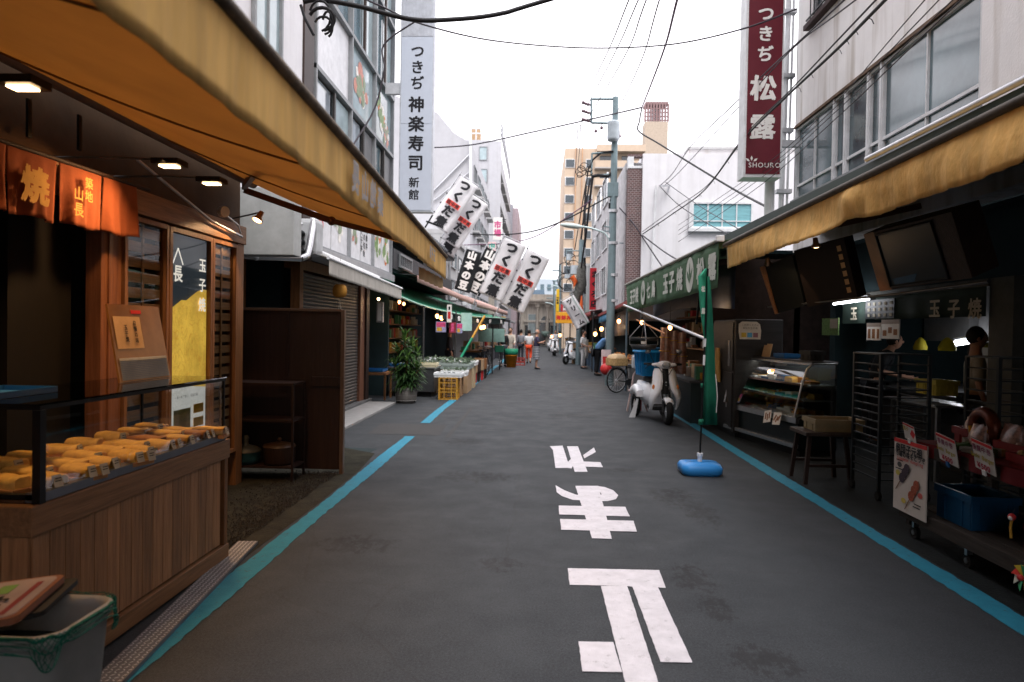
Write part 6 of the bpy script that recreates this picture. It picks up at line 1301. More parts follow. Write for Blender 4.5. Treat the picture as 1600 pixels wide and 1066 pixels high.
for z in (.72, .93):
    mb = MB(); mb.box(.14 if z < .8 else .2, .58, .03, Ls-.03, z, z+.012); part('glass_shelf', mb, mAlu, sc, world=False)
    mb = MB(); mb.box((.14 if z < .8 else .2)-.006, (.14 if z < .8 else .2), .03, Ls-.03, z-.005, z+.02); part('price_rail', mb, mWoodWarm, sc, world=False)
mb = MB(); mb.box(.06, .6, .01, Ls-.01, .50, .53); part('deck', mb, mAlu, sc, world=False)
mb = MB(); mb.box(.58, .61, .01, Ls-.01, .53, 1.22); part('mirror_back', mb, mDarkSteel, sc, world=False)
for z in (.535, .735, .945):
    for k, m_ in enumerate((mEgg, mFoam, mEggD, pc[4], mBlue)):
        mb = MB()
        for i in range(5): y = rnd.uniform(.08, Ls-.25); x = rnd.uniform(.2, .42); mb.box(x, x+.13, y, y+rnd.uniform(.08, .2), z, z+rnd.uniform(.03, .08))
        part('packs', mb, m_, sc, .006, world=False, stuff=True)
l = bpy.data.lights.new('case_tube', 'AREA'); l.shape = 'RECTANGLE'; l.size = .05; l.size_y = Ls-.2; l.energy = .8; l.color = (1, .9, .75); lo = bpy.data.objects.new('lamp_light', l); C.objects.link(lo); lo.parent = sc; lo.location = (.28, Ls/2, 1.20); lo.rotation_euler = (0, R(10), 0)
mb = MB(); mb.cyl(P(.29, .1, 1.215), P(.29, Ls-.1, 1.215), .01, 6); part('case_tube', mb, mBulbW, sc, world=False)
for i in range(2):
    t = thing('price_leaflet', ['left leaflet hung over the lower edge of the showcase glass', 'right leaflet hung over the lower edge of the showcase glass'][i], 'leaflet', base(sc) @ V((-.02, .62-.24*i, .46)), R(11.5), 'leaflets on the showcase')
    rt = Matrix.Rotation(R(-12+6*i), 3, 'X') @ Matrix.Rotation(R(14), 3, 'Y'); mb = MB(); mb.obox((0, 0, 0), .003, .19, .17, rt); part('sheet', mb, mPaper, t, world=False)
    mb = MB()
    for q in range(3): mb.obox(rt @ V((-.0022, -.055+q*.05, .01-.02*(q % 2))), .001, .032, .09, rt @ Matrix.Rotation(R(35*i), 3, 'X'))
    part('print', mb, mGyo, t, world=False)
mn = WX(1185, 552, 3.3); t = thing('menu_card', 'folded tan menu card standing on the showcase top', 'card', base(sc) @ V((.4, 1.5, 1.262)), R(15)); mb = MB(); mb.obox((0, 0, .09), .01, .12, .18, Matrix.Rotation(R(12), 3, 'Y')); mb.obox((.0, -.13, .10), .01, .13, .2, Matrix.Rotation(R(12), 3, 'Y')); part('card', mb, M('paper_tan', (.6, .4, .22), .8), t, world=False)
for i, (x, y, w_, h_, m_, lb) in enumerate(((.42, .9, .22, .07, mBlue, 'blue low box lying on the showcase top'), (.4, .25, .2, .13, mBlack, 'black scale like box on the near end of the showcase top'), (.42, -.15, .16, .16, mGreenP, 'small green box beyond the near end of the showcase top'))):
    if i == 2: continue
    p = base(sc) @ V((x, y, 1.261)); boxcrate('counter_box', p.x, p.y, p.z, w_, w_*1.2, h_, m_, lb, 'box', R(11))
# bench with cream box
bn = thing('work_stool', 'dark wooden stool carrying a cream box beside the showcase', 'stool', (3.05, 7.6, 0)); SX, SY = 3.12, 7.62
mb = MB(); mb.box(SX-.24, SX+.28, SY-.22, SY+.26, .52, .56); part('seat', mb, M('stool_wood', (.05, .036, .03), .6, wood=False, var=.3), bn, .006)
for x in (-.2, .22):
    for y in (-.18, .2): mb = MB(); mb.bar((SX+x*1.15, SY+y*1.1, 0), (SX+x*.9, SY+y*.9, .52), .04, .04); part('leg', mb, mDarkWood, bn)
mb = MB(); mb.bar((SX-.2, SY-.18, .2), (SX+.22, SY-.18, .2), .03); mb.bar((SX-.2, SY+.2, .2), (SX+.22, SY+.2, .2), .03); part('stretcher', mb, mDarkWood, bn)
boxcrate('cream_box', SX+.14, SY+.02, .562, .5, .34, .13, M('cream_plastic', (.3, .245, .14), .5), 'shallow cream plastic box on the dark stool', 'box')
# bakery racks
def rack(x, y, w_, d_, h_, n, lb, m_=None):
    t = thing('tray_rack', lb, 'rack', (x, y, 0), 0, 'upright tray racks'); m_ = m_ or mDarkSteel
    for sx in (0, w_):
        for sy in (0, d_): mb = MB(); mb.bar((sx, sy, .08), (sx, sy, h_), .03); part('post', mb, m_, t, world=False); mb = MB(); mb.cyl((sx-.015, sy, .05), (sx+.015, sy, .05), .045, 12); part('caster', mb, mRubber, t, world=False)
    for i in range(n):
        z = .2+(h_-.3)*i/(n-1); mb = MB(); mb.box(.012, w_-.012, -.01, .01, z, z+.012); mb.box(-.01, .01, .012, d_-.012, z, z+.012); mb.box(w_-.01, w_+.01, .012, d_-.012, z, z+.012); part('runner', mb, m_, t, world=False)
    mb = MB(); mb.box(-.015, w_+.015, -.015, d_+.015, h_, h_+.015); part('top_plate', mb, m_, t, world=False); return t
rack(3.33, 6.75, .46, .55, 1.42, 15, 'tall empty tray rack standing beside the stool', M('rack_metal', (.03, .036, .04), .5, metal=.3)); rack(4.05, 6.15, .30, .45, 1.42, 12, 'second tray rack, deeper in the shade before the grey pillar', M('rack_metal', (.03, .036, .04), .5, metal=.3))
# hanging screen, boards
def slanted(nm, lb, cat, tl, tr, br, bl_, Xt, Xb, dep, mf, inset=None, mi=None):
    A, B_, C_, D_ = WX(*tl, Xt), WX(*tr, Xt), WX(*br, Xb), WX(*bl_, Xb); t = thing(nm, lb, cat, (A+C_)/2); n = (B_-A).cross(D_-A).normalized()
    if n.x > 0: n = -n
    mb = MB(); mb.add([A, B_, C_, D_]+[q-n*dep for q in (A, B_, C_, D_)], [(0, 1, 2, 3), (7, 6, 5, 4), (0, 4, 5, 1), (1, 5, 6, 2), (2, 6, 7, 3), (3, 7, 4, 0)]); part('casing', mb, mf, t, .006)
    L2 = lambda u, v_, d: A.lerp(B_, u).lerp(D_.lerp(C_, u), v_)+n*d
    if inset:
        u0, u1, v0, v1 = inset; mb = MB(); f = [L2(u0, v0, .004), L2(u1, v0, .004), L2(u1, v1, .004), L2(u0, v1, .004)]; mb.add(f, [(0, 1, 2, 3)]); part('screen', mb, mi, t)
        mb = MB(); mb.tube([L2(u0, v0, .008), L2(u1, v0, .008), L2(u1, v1, .008), L2(u0, v1, .008)], .012, 4, closed=True); part('bezel', mb, mBlack, t)
    return t, L2
mScr = M('screen_dark', (.005, .011, .014), .35, spec=.1)
tv, L2 = slanted('hanging_screen', 'tilted dark screen in a wooden casing under the right awning', 'screen', (1350, 366), (1487, 331), (1520, 434), (1376, 455), 3.1, 3.35, .22, mDarkWood, (.16, .80, .06, .95), mScr)
mb = MB(); mb.add([L2(0, .0, .006), L2(.14, 0, .006), L2(.16, 1, .006), L2(0, 1, .006)], [(0, 1, 2, 3)]); part('wood_side', mb, M('wood_orange2', (.2, .085, .03), .5, wood=False, var=.2), tv); mb = MB(); mb.add([L2(.82, .0, .006), L2(1, 0, .006), L2(1, 1, .006), L2(.82, 1, .006)], [(0, 1, 2, 3)]); part('wood_side', mb, mDarkWood, tv)
mb = MB(); mb.add([L2(.2, .82, .007), L2(.5, .80, .007), L2(.45, .92, .007), L2(.22, .92, .007)], [(0, 1, 2, 3)]); part('screen_glint', mb, M('screen_blue', (.01, .05, .09), .2), tv)
bdd, L2 = slanted('menu_board', 'tilted dark brown board with a column of small cream characters', 'board', (1240, 392), (1318, 372), (1340, 465), (1262, 480), 3.1, 3.35, .1, M('board_umber', (.010, .007, .007), .7, spec=.05))
for k in range(6): mb = MB(); mb.add([L2(.86+.0*k, .1+.14*k, .006), L2(.93, .1+.14*k, .006), L2(.93, .19+.14*k, .006), L2(.86, .19+.14*k, .006)], [(0, 1, 2, 3)]); part('character_print', mb, M('print_amber', (.4, .22, .08), .6), bdd)
bdd, L2 = slanted('menu_board', 'small tilted dark board left of the brown board', 'board', (1195, 415), (1238, 400), (1258, 478), (1215, 490), 3.1, 3.35, .1, M('board_black', (.006, .008, .009), .7, spec=.05))
mb = MB(); mb.bar(L2(-.1, 0, 0), L2(.0, 1.0, 0), .06, .05); part('side_batten', mb, mWood, bdd)
mb = MB(); mb.tube([WX(1200, 480, 3.35), WX(1400, 460, 3.35), WX(1545, 440, 3.35)], .015, 6); solo('hanging_rail', mb, mDarkSteel, 'dark rail under the tilted boards of the right shop', 'rail')
p = WX(1200, 411, 2.75); spot(p, (.3, .5, -.7), 'lit clip lamp shining at the left end under the right awning', 6, .9); p = WX(1275, 383, 2.7); spot(p, (.2, .2, -.9), 'round lamp peeping below the middle of the right awning', 3, .9)
# street cart
ct = thing('market_cart', 'wooden two shelf market cart with red cloth at the right edge', 'cart', (3.25, 4.5, 0))
cy0, cy1 = 3.3, 5.62
mWG = M('wood_grey', (.04, .031, .025), .75, stretch=(14, .8, 14), var=.4, scale=3, bump=.3)
for i in range(6): mb = MB(); mb.box(2.98+i*.115, 2.98+i*.115+.11, cy0, cy1, .745, .765); part('top_board', mb, mWG, ct, .003)
mb = MB(); mb.box(2.95, 2.979, cy0, cy1, .69, .78); part('front_board', mb, mWG, ct, .004)
for i in range(6): mb = MB(); mb.box(2.98+i*.115, 2.98+i*.115+.11, cy0, cy1, .225, .245); part('shelf_board', mb, mWG, ct, .003)
mb = MB(); mb.box(2.94, 2.979, cy0, cy1, .16, .26); part('front_rail', mb, mWG, ct, .004)
for x in (2.99, 3.62):
    for y in (cy0+.03, cy1-.07): mb = MB(); mb.box(x, x+.05, y, y+.05, .10, .745); part('leg', mb, mWG, ct)
for x in (3.02, 3.6):
    for y in (cy1-.1, 4.85, cy0+.1):
        mb = MB(); mb.cyl((x-.015, y, .05), (x+.015, y, .05), .05, 14); w_ = part('caster', mb, mRubber, ct); mb = MB(); mb.cyl((x-.02, y, .05), (x+.02, y, .05), .02, 8); mb.box(x-.02, x+.02, y-.015, y+.015, .09, .17); part('caster_hub', mb, mSteel, w_)
mb = MB(); mb.sheet(lambda a, b: V((2.943-.012*math.sin(a*40), cy0+(5.32-cy0)*a, .80-.10*b)) , 60, 2); part('red_cloth', mb, M('cloth_red', (.12, .008, .01), .8), ct)
mb = MB(); mb.box(2.96, 3.66, cy0, 5.5, .782, .79); part('cloth_top', mb, M('cloth_red', (.12, .008, .01), .8), ct)
po = thing('skewer_poster', 'white poster of dumpling skewers hung on the near left corner of the cart', 'poster', (2.92, 5.4, .8)); a = WX(1400, 683, 2.925); b = WX(1448, 806, 2.925)
mb = MB(); mb.box(2.915, 2.925, b.y, a.y, .215, a.z); part('board', mb, M('poster_cream', (.55, .48, .42), .6, var=.05), po)
mb = MB(); mb.box(2.912, 2.9145, b.y, a.y, a.z-.03, a.z); part('red_strip', mb, mRed, po)
PW = a.y-b.y; PH = a.z-.215; PP = lambda u, v_, d=.004: V((2.912-d, a.y-PW*u, a.z-PH*v_))
text(po, '串団子だんご' if False else '串団子元祖', mInk, PP(.5, .12), -YF, UP, .072, bold=.05); text(po, '市場の味をどうぞ', mInk, PP(.55, .2), -YF, UP, .05, bold=.04); text(po, 'Japanese dumpling', mRed, PP(.55, .26), -YF, UP, .04, bold=.01)
def skewer(u0, v0, u1, v1, m_):
    p = PP(u0, v0, .003); q = PP(u1, v1, .003); mb = MB(); mb.bar(p, q, .008, .002, (1, 0, 0)); part('stick_print', mb, mWood, po)
    for k, f in enumerate((.42, .62, .80)):
        c = p.lerp(q, f+.06); mb = MB(); n_ = 12; mb.add([c+V((-.002-.0005*k, .042*math.cos(2*math.pi*i/n_), .040*math.sin(2*math.pi*i/n_))) for i in range(n_)], [tuple(range(n_))]); part('dumpling_print', mb, m_, po)
skewer(.1, .72, .5, .33, M('print_bean', (.05, .03, .04), .5, var=.6, scale=80)); skewer(.4, .95, .8, .50, M('print_glaze', (.3, .07, .03), .5, var=.6, scale=80))
for (u, v_, c) in ((.15, .48, (.5, .42, .08)), (.35, .84, (.55, .4, .08)), (.85, .68, (.5, .1, .08)), (.2, .36, (.06, .06, .06))): mb = MB(); q = PP(u, v_, .0015); mb.add([q+V((0, .035*math.cos(k), .022*math.sin(k))) for k in [i*math.pi/5 for i in range(10)]], [tuple(range(10))]); part('blob_print', mb, M('print_blob%d' % int(u*100), c, .6), po)
for (u, v_) in ((.18, .42), (.78, .82), (.75, .86), (.2, .3)): mb = MB(); q = PP(u, v_, .0018); mb.add([q+V((0, y, z)) for y, z in ((-.05, -.004), (.05, -.004), (.05, .004), (-.05, .004))], [(0, 1, 2, 3)]); part('line_print', mb, mInk, po)
def pcard(px, py, w_, h_, lb, top=None):
    c = WX(px, py, 2.90); t = thing('price_card', lb, 'card', c, 0); rt = Matrix.Rotation(R(7), 3, 'X') @ Matrix.Rotation(R(-14), 3, 'Y')
    ax = base(t).to_3x3() @ rt; mb = MB(); mb.obox((0, 0, 0), .004, w_, h_, rt); part('card', mb, M('card_warm', (.62, .57, .52), .6), t, world=False)
    mb = MB(); mb.obox(rt @ V((-.0025, 0, h_*.44)), .0012, w_, h_*.1, rt); part('red_strip', mb, mRed, t, world=False)
    if top is None:
        f = lambda v_: c+rt @ V((-.004, 0, h_*v_))
        text(t, '春夏秋中巻' if False else '春夏中巻', M('ink_plum', (.25, .05, .1), .7), f(.26), rt @ -YF, rt @ UP, h_*.22, bold=.02); text(t, 'Sushi Burger', M('ink_gold', (.42, .32, .03), .7), f(-.02), rt @ -YF, rt @ UP, h_*.22, bold=.035, sx=.8); text(t, '¥500', M('ink_crimson', (.4, .02, .05), .7), f(-.33), rt @ -YF, rt @ UP, h_*.27, bold=.04)
    else: text(t, '団子', M('ink_gold', (.42, .32, .03), .7), c+rt @ V((-.004, .03, .03)), rt @ -YF, rt @ UP, h_*.3, bold=.03); mb = MB(); mb.obox(rt @ V((-.0026, -.05, .0)), .0012, .05, .06, rt @ Matrix.Rotation(.7, 3, 'X')); part('red_mark', mb, mRed, t, world=False)
    mb = MB(); mb.obox(rt @ V((-.006, .01, -h_*.55)), .012, .03, .035, rt); part('clip', mb, mBlue if top is None and px < 1500 else mPaper, t, world=False)
    mb = MB(); mb.obox(rt @ V((.004, 0, 0)), .003, w_*1.05, h_*1.04, rt); part('clear_sleeve', mb, glass('film', (.97, .9, .85), .3), t, world=False)
pcard(1480, 703, .225, .20, 'price card reading Sushi Burger 500 yen, nearer the poster of skewers'); pcard(1537, 714, .205, .205, 'price card reading Sushi Burger 500 yen, right of its twin'); pcard(1421, 676, .16, .13, 'small card with a red mark over the top of the skewer poster', 1)
boxcrate('blue_crate', 3.22, 5.1, .247, .32, .42, .24, M('blue_deep', (.008, .07, .16), .4), 'blue plastic crate on the lower shelf of the market cart', 'crate')
boxcrate('carton', 3.25, 4.3, .247, .3, .26, .2, M('carton_rust', (.25, .09, .04), .8), 'rust coloured carton on the lower shelf near the right picture edge', 'carton', lip=False)
mCW = M('snack_bag', (.28, .16, .13), .3, var=.8, scale=26, spec=.8)
for i, (y, x, s_, lb) in enumerate(((5.35, 3.35, .13, 'clear bag of crackers at the far end of the cart'), (5.05, 3.2, .12, 'clear puffed snack bag behind the first price card'), (4.85, 3.3, .14, 'clear snack bag with red printing in the middle of the cart'), (4.6, 3.4, .12, 'clear bag leaning behind the second price card'))):
    t = thing('snack_bag', lb, 'bag', (x, y, .792)); mb = MB(); mb.loft([[V((s_*.55*math.cos(a)*(1-.9*k**3)*(1+.1*math.sin(a*3+k*9)), s_*math.sin(a)*.85*(1-.25*k)*(1+.15*math.sin(a*5+i+k*7)), k*s_*1.5+.01*math.sin(a*4))) for a in [q*math.pi/6 for q in range(12)]] for k in (0, .25, .5, .75, 1)]); part('bag', mb, mCW, t, world=False)

wr = thing('ring_cake', 'glossy red and gold ring shaped pack standing at the back of the cart', 'pack', WX(1538, 648, 3.25)); p = wr.location; p.z = .79+.16
mb = MB(); mb.tube([V((0, .11*math.cos(a), .11*math.sin(a))) for a in [i*math.pi/10 for i in range(20)]], .045, 8, closed=True); part('ring', mb, M('ring_red', (.12, .03, .015), .3, var=.6, scale=20, metal=.3), wr, world=False)
mb = MB(); mb.tube([V((-.03, .10*math.cos(a), .10*math.sin(a))) for a in [math.pi+i*math.pi/10 for i in range(11)]], .02, 6); part('gold_band', mb, M('gold', (.6, .35, .05), .3, metal=.8), wr, world=False)
boxcrate('red_box', 3.35, 4.72, .792, .3, .3, .1, M('red_deep', (.2, .015, .015), .5), 'red plastic box behind the second price card', 'box', fill=(mCW, 20, .03)); boxcrate('red_box', 3.2, 4.05, .792, .42, .75, .09, M('red_deep', (.10, .008, .008), .5), 'long red tray of packets at the right picture edge', 'tray', fill=(M('mixed_packets', (.3, .2, .08), .5, var=.9, scale=40), 60, .03))
boxcrate('red_box', 3.38, 5.3, .792, .25, .28, .12, M('red_deep', (.10, .008, .008), .5), 'small red box behind the skewer poster', 'box')
t = thing('toy_pinwheel', 'multicoloured pinwheel toy low at the right picture edge', 'toy', WX(1600, 903, 2.75)); cs = [M('toy_%d' % i, c, .4) for i, c in enumerate(((.6, .05, .04), (.6, .45, .05), (.05, .35, .15), (.5, .5, .42)))]
for k in range(8):
    a = k*math.pi/4; mb = MB(); mb.add([V((0, 0, 0)), V((-.02, .075*math.cos(a), .075*math.sin(a))), V((.0, .07*math.cos(a+.7), .07*math.sin(a+.7)))], [(0, 1, 2)]); part('vane', mb, cs[k % 4], t, world=False, solid=.002)
mb = MB(); mb.ball((-.02, 0, 0), .018, 8, 6); part('hub', mb, mRedP, t, world=False); mb = MB(); mb.tube([(.0, 0, 0), (.05, -.03, .2), (.15, -.05, .5)], .005, 5); part('stick', mb, mWood, t, world=False)
t = thing('toy_charm', 'small red and white charm with a yellow and blue tail at the right edge', 'toy', WX(1581, 808, 2.9)); mb = MB(); mb.ball((0, 0, 0), .022, 10, 8); part('ball', mb, mRedP, t, world=False); mb = MB(); mb.ball((-.012, -.006, -.004), .014, 8, 6); part('white_spot', mb, mPaper, t, world=False)
mb = MB(); mb.tube([(0, 0, -.02), (.0, .01, -.07), (0, 0, -.13)], .008, 5); part('tail', mb, mYel, t, world=False); mb = MB(); mb.tube([(0, 0, .02), (.02, 0, .05)], .002, 4); part('cord', mb, mWire, t, world=False)

for k, m_ in enumerate((M('sweet_red', (.2, .02, .02), .4), M('sweet_gold', (.28, .16, .04), .4), M('sweet_pale', (.25, .22, .18), .5), M('sweet_brown', (.09, .045, .025), .5), M('sweet_green', (.05, .1, .03), .5))):
    mb = MB()
    for i in range(26):
        x, y = rnd.uniform(3.02, 3.6), rnd.uniform(3.4, 5.2); zz = .792; rot = Matrix.Rotation(rnd.uniform(0, 3), 3, 'Z') @ Matrix.Rotation(rnd.uniform(-.3, .3), 3, 'X'); h = rnd.uniform(.02, .07)
        mb.obox((x, y, zz+h/2+rnd.uniform(0, .02)), rnd.uniform(.04, .09), rnd.uniform(.05, .11), h, rot)
    for i in range(8): x, y = rnd.uniform(3.3, 3.6), rnd.uniform(3.5, 5.4); mb.obox((x, y, .3), rnd.uniform(.06, .14), rnd.uniform(.06, .14), rnd.uniform(.05, .12))
    part('packets', mb, m_, ct, .004, stuff=True)
# ================================================================ green awning stall
ga = thing('green_awning', 'green canvas front with white lettering and leaf emblems over the scooter', 'awning', (2, 11, 2.5))
mGA = M('canvas_green', (.11, .20, .115), .8, transl=.12, var=.12, scale=3, bump=.3, bscale=8)
A = WY(1123, 378, 8); B_ = WY(978, 447, 14.2); Cb = WY(1121, 449, 8); Db = WY(981, 488, 14.2)
gaf = lambda u, v_: A.lerp(B_, u).lerp(Cb.lerp(Db, u), v_)+V((.012*math.sin(u*30)*v_+.008*math.sin(u*71), 0, 0))
mb = MB(); mb.sheet(gaf, 90, 6); part('front_cloth', mb, mGA, ga, solid=.004)
mb = MB(); mb.sheet(lambda u, v_: A.lerp(B_, u).lerp(V((3.6, A.y+(B_.y-A.y)*u, 3.0)), v_), 20, 3); part('canopy', mb, mGA, ga, solid=.004)
mb = MB(); mb.tube([A+V((0, -.05, .02)), B_+V((0, .05, .02))], .025, 8); part('front_bar', mb, M('bar_cream', (.3, .3, .26), .5), ga); mb = MB(); mb.obox(A+V((0, -.05, .03)), .09, .07, .07); part('end_cap', mb, mWhiteP, ga, .01)
rr = (A-B_).normalized(); gn = rr.cross(UP)
mWG2 = M('print_offwhite2', (.6, .62, .55), .8)
def gtxt(u, ch, h, v_=.5, b=.045): text(ga, ch, mWG2, gaf(u, v_)+gn*.02, rr, UP, h, bold=b)
for u, ch in ((.409, '玉'), (.343, '子'), (.282, '焼'), (.108, '松'), (.03, '露'), (.56, '鳥'), (.627, '七'), (.79, '焼'), (.845, '子'), (.905, '玉')): gtxt(u, ch, .34 if u < .5 else .30)
def emblem(u, s_=.2):
    c = gaf(u, .5)+gn*.022; mb = MB(); N = 24; ring = [c+rr*(s_*.82*math.cos(2*math.pi*i/N))+UP*(s_*math.sin(2*math.pi*i/N)) for i in range(N)]; mb.add(ring, [tuple(range(N))]); e = part('emblem', mb, mWG2, ga)
    mb = MB()
    for k in (-1, 0, 1):
        an = k*.62; d = rr*math.sin(an)+UP*math.cos(an); s = rr*math.cos(an)-UP*math.sin(an); o_ = c+gn*.003-UP*s_*.5
        mb.add([o_, o_+d*s_*.55+s*s_*.14, o_+d*s_*(1.25 if k == 0 else 1.05), o_+d*s_*.55-s*s_*.14], [(0, 1, 2, 3)])
    part('emblem_leaf', mb, mGA, e)
emblem(.192, .235); emblem(.71, .22)
gb2 = thing('fabric_drop', 'grey blue underside sheet hanging behind the green lettered canvas', 'tarpaulin', (2.6, 11, 2.2))
mb = MB(); mb.sheet(lambda u, v_: V((2.35, 8.3+5.8*u, 2.45-.55*v_+.1*math.sin(u*3.1))), 20, 3); part('sheet', mb, M('sheet_slate', (.05, .055, .075), .8, transl=.15), gb2, solid=.004)
mb = MB(); mb.bar((2.36, 10.3, 1.75), (2.2, 9.4, 2.3), .03); part('strut', mb, mBlackMetal, gb2)
# stall behind scooter
sb = thing('produce_stall', 'cluttered dark produce stall with wrapped goods behind the white scooter', 'stall', (3, 13, 0))
mb = MB(); mb.box(4.4, 4.5, 11.95, 23.9, 0, 3.0); mb.box(3.0, 6, 11.95, 12.05, 0, 2.9); part('back_wall', mb, M('stall_wall', (.03, .018, .014), .8, var=.4), sb)
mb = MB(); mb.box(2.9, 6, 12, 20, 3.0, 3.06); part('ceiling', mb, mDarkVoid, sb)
mb = MB(); mb.box(2.72, 3.6, 12.2, 15.6, .0, .72); part('counter_front', mb, M('stall_navy', (.02, .035, .04), .6), sb); mb = MB(); mb.box(2.68, 3.64, 12.15, 15.65, .72, .76); part('counter_top', mb, mDarkSteel, sb)
for z in (1.2, 1.6, 2.0): mb = MB(); mb.box(3.9, 4.38, 12.2, 19.5, z, z+.03); part('shelf', mb, mWood, sb)
for k, m_ in enumerate(pc+[mWoodWarm]):
    mb = MB()
    for i in range(22):
        z = rnd.choice((.77, 1.24, 1.64, 2.04)); y = rnd.uniform(12.3, 19); 
        x = rnd.uniform(2.8, 3.3) if z < 1 else rnd.uniform(3.95, 4.2)
        if z < 1: y = rnd.uniform(12.3, 15.4)
        mb.box(x, x+rnd.uniform(.1, .25), y, y+rnd.uniform(.1, .3), z, z+rnd.uniform(.06, .26))
    part('packets', mb, m_, sb, .005, stuff=True)
for i, (px, py, lb) in enumerate(((1040, 540, 'tall film wrapped bundle left of the green banner'), (1052, 545, 'film wrapped bundle with golden ties left of the green banner'), (1064, 548, 'film wrapped bundle nearest the green banner'))):
    q = WY(px, py, 12.6); mb = MB(); mb.loft([[V((q.x+.11*math.cos(a)*(1-.2*k), 12.6+.1*math.sin(a), q.z-.42+.75*k)) for a in [j*math.pi/5+k*.4 for j in range(10)]] for k in (0, .2, .4, .6, .8, 1)]); t = thing('wrapped_bundle', lb, 'bundle', q); part('bundle', mb, M('bundle_brown', (.22, .11, .08), .35, var=.7, scale=12, spec=.8), t); 
    for z in (-.1, .15): mb = MB(); mb.tube([V((q.x+.115*math.cos(a), 12.6+.105*math.sin(a), q.z+z)) for a in [j*math.pi/6 for j in range(12)]], .008, 5, closed=True); part('tie', mb, M('gold', (.6, .35, .05), .3, metal=.8), t)
q = WY(1006, 528, 12.3); sl_ = thing('hanging_scale', 'hanging steel basket scale under the green awning', 'scale', q)
mb = MB(); mb.lathe([(.0, 0), (.22, .01), (.26, .06), (.27, .06), (.23, -.005), (0, -.012)], 20, q-UP*.05); mb.lathe([(0, -.18), (.2, -.17), (.24, -.1), (.245, -.1), (.2, -.185), (0, -.192)], 20, q-UP*.02); part('pan', mb, mDarkSteel, sl_)
mb = MB()
for k in range(4): a = k*math.pi/2; mb.tube([q+V((.25*math.cos(a), .25*math.sin(a), -.13)), q+V((.25*math.cos(a), .25*math.sin(a), .01)), q+V((0, 0, .3))], .006, 4)
part('wire', mb, mSteel, sl_); mb = MB(); mb.obox(q+V((-.03, -.2, -.06)), .09, .02, .09); part('dial', mb, mPaper, sl_)
mb = MB(); q = WY(1017, 562, 13.4); mb.box(q.x-.14, q.x+.14, 13.4, 13.6, q.z-.14, q.z+.14); solo('red_lattice_box', mb, M('brick_red', (.22, .035, .03), .6, var=.3, scale=40), 'brick red box behind the blue delivery box', 'box')
# poles and string bulbs
pr_ = thing('awning_pipe', 'long grey pipe sloping down under the green awning with bulbs along it', 'pipe', (2.4, 12, 2))
mb = MB(); mb.tube([WY(975, 477, 14), WY(1000, 487, 13), WY(1103, 530, 8.6)], .022, 8); part('pipe', mb, mAlu, pr_); mb = MB(); mb.tube([WY(995, 500, 13), WY(1040, 522, 11)], .015, 6); part('orange_pole', mb, M('pole_orange', (.5, .2, .06), .5), pr_)
bulb(1003, 504, 12.6, 'bulb at the upper end of the sloping pipe', .035, light=1.2); bulb(1047, 512, 11.4, 'bulb halfway down the sloping pipe', .035, light=1.2); bulb(1109, 492, 8.9, 'bulb right of the green banner head', .03, light=3); bulb(967, 502, 18, 'bulb above the parked bicycle', .05, light=1.2)
bulb(930, 522, 22, 'left bulb over the man in blue', .06, light=4); bulb(940, 514, 22, 'right bulb over the man in blue', .06, light=4); bulb(875, 524, 40, 'far white lamp under the right roofs', .09); bulb(862, 526, 45, 'far red lamp under the right roofs', .09)
# canopy over the fruit seller
cn = thing('lean_to_roof', 'lean to roof of pale sheets with a rusty red edge over the man in blue', 'roof', (2.5, 19, 2.4))
R0 = WX(986, 470, 2.3); R1 = V((2.42, 33, 2.16)); mb = MB(); mb.sheet(lambda u, v_: R0.lerp(R1, u)+V((1.6*v_, 0, .35*v_)), 12, 2); part('roof_sheet', mb, M('roof_pale', (.45, .46, .48), .6, transl=.4), cn, solid=.02)
mb = MB(); mb.bar(R0, R1, .05, .09); part('red_edge', mb, mRoofR, cn); mb = MB(); mb.sheet(lambda u, v_: R0.lerp(R1, .35+.3*u)+V((0.02, 0, -.05-.25*v_)), 8, 2); part('blue_flap', mb, M('flap_blue', (.12, .35, .55), .6, transl=.3), cn, solid=.004)
mb = MB(); mb.sheet(lambda u, v_: R0.lerp(R1, .15+.6*u)+V((.25, 0, -.08-.75*v_)), 8, 2); part('clear_curtain', mb, M('curtain_clear', (.4, .33, .27), .4, transl=.5, var=.4, scale=6), cn, solid=.003)
for u in (.1, .5, .9): q = R0.lerp(R1, u); mb = MB(); mb.cyl((q.x+.1, q.y, 0), (q.x+.1, q.y, q.z), .03, 8); part('pole', mb, M('pole_bluegrey', (.10, .15, .19), .5), cn)
mb = MB(); mb.box(2.45, 3.4, 18.3, 24.3, 0, .7); mb.box(2.4, 3.45, 18.25, 24.35, .7, .74); part('counter', mb, M('counter_grey', (.16, .16, .16), .6), cn)
mb = MB(); mb.obox((2.9, 17.0, .6), .5, .5, 1.2); mb.obox((2.9, 17.0, 1.215), .56, .56, .03); solo('blue_bin', mb, M('bin_navy', (.015, .07, .13), .5), 'tall navy bin under the bulbs behind the bicycle', 'bin', bevel=.015)
for i in range(5):
    boxcrate('fruit_box', 2.7+.1*(i % 2), 18.8+i*1.1, .742, .5, .6, .12, [mCard, mRedP, mFoam, mGreenP, mCard][i], ['cardboard fruit box nearest on the seller counter', 'red fruit tray second on the seller counter', 'white foam box in the middle of the seller counter', 'green tray before the man in blue', 'cardboard box farthest on the seller counter'][i], 'box', fill=(M('fruit_mix', (.45, .2, .06), .5, var=.8, scale=10), 24, .045))
card(951, 520, 21, .22, .34, mPaper, 'white card with a red strawberry shape before the man in blue', [(-.3, .3, -.2, .25, mRedP)]); card(947, 560, 20, .28, .5, M('card_rose', (.6, .5, .5), .6), 'white and red strip hanging over the red ball', [(-.35, .35, -.4, .1, mRedP)])
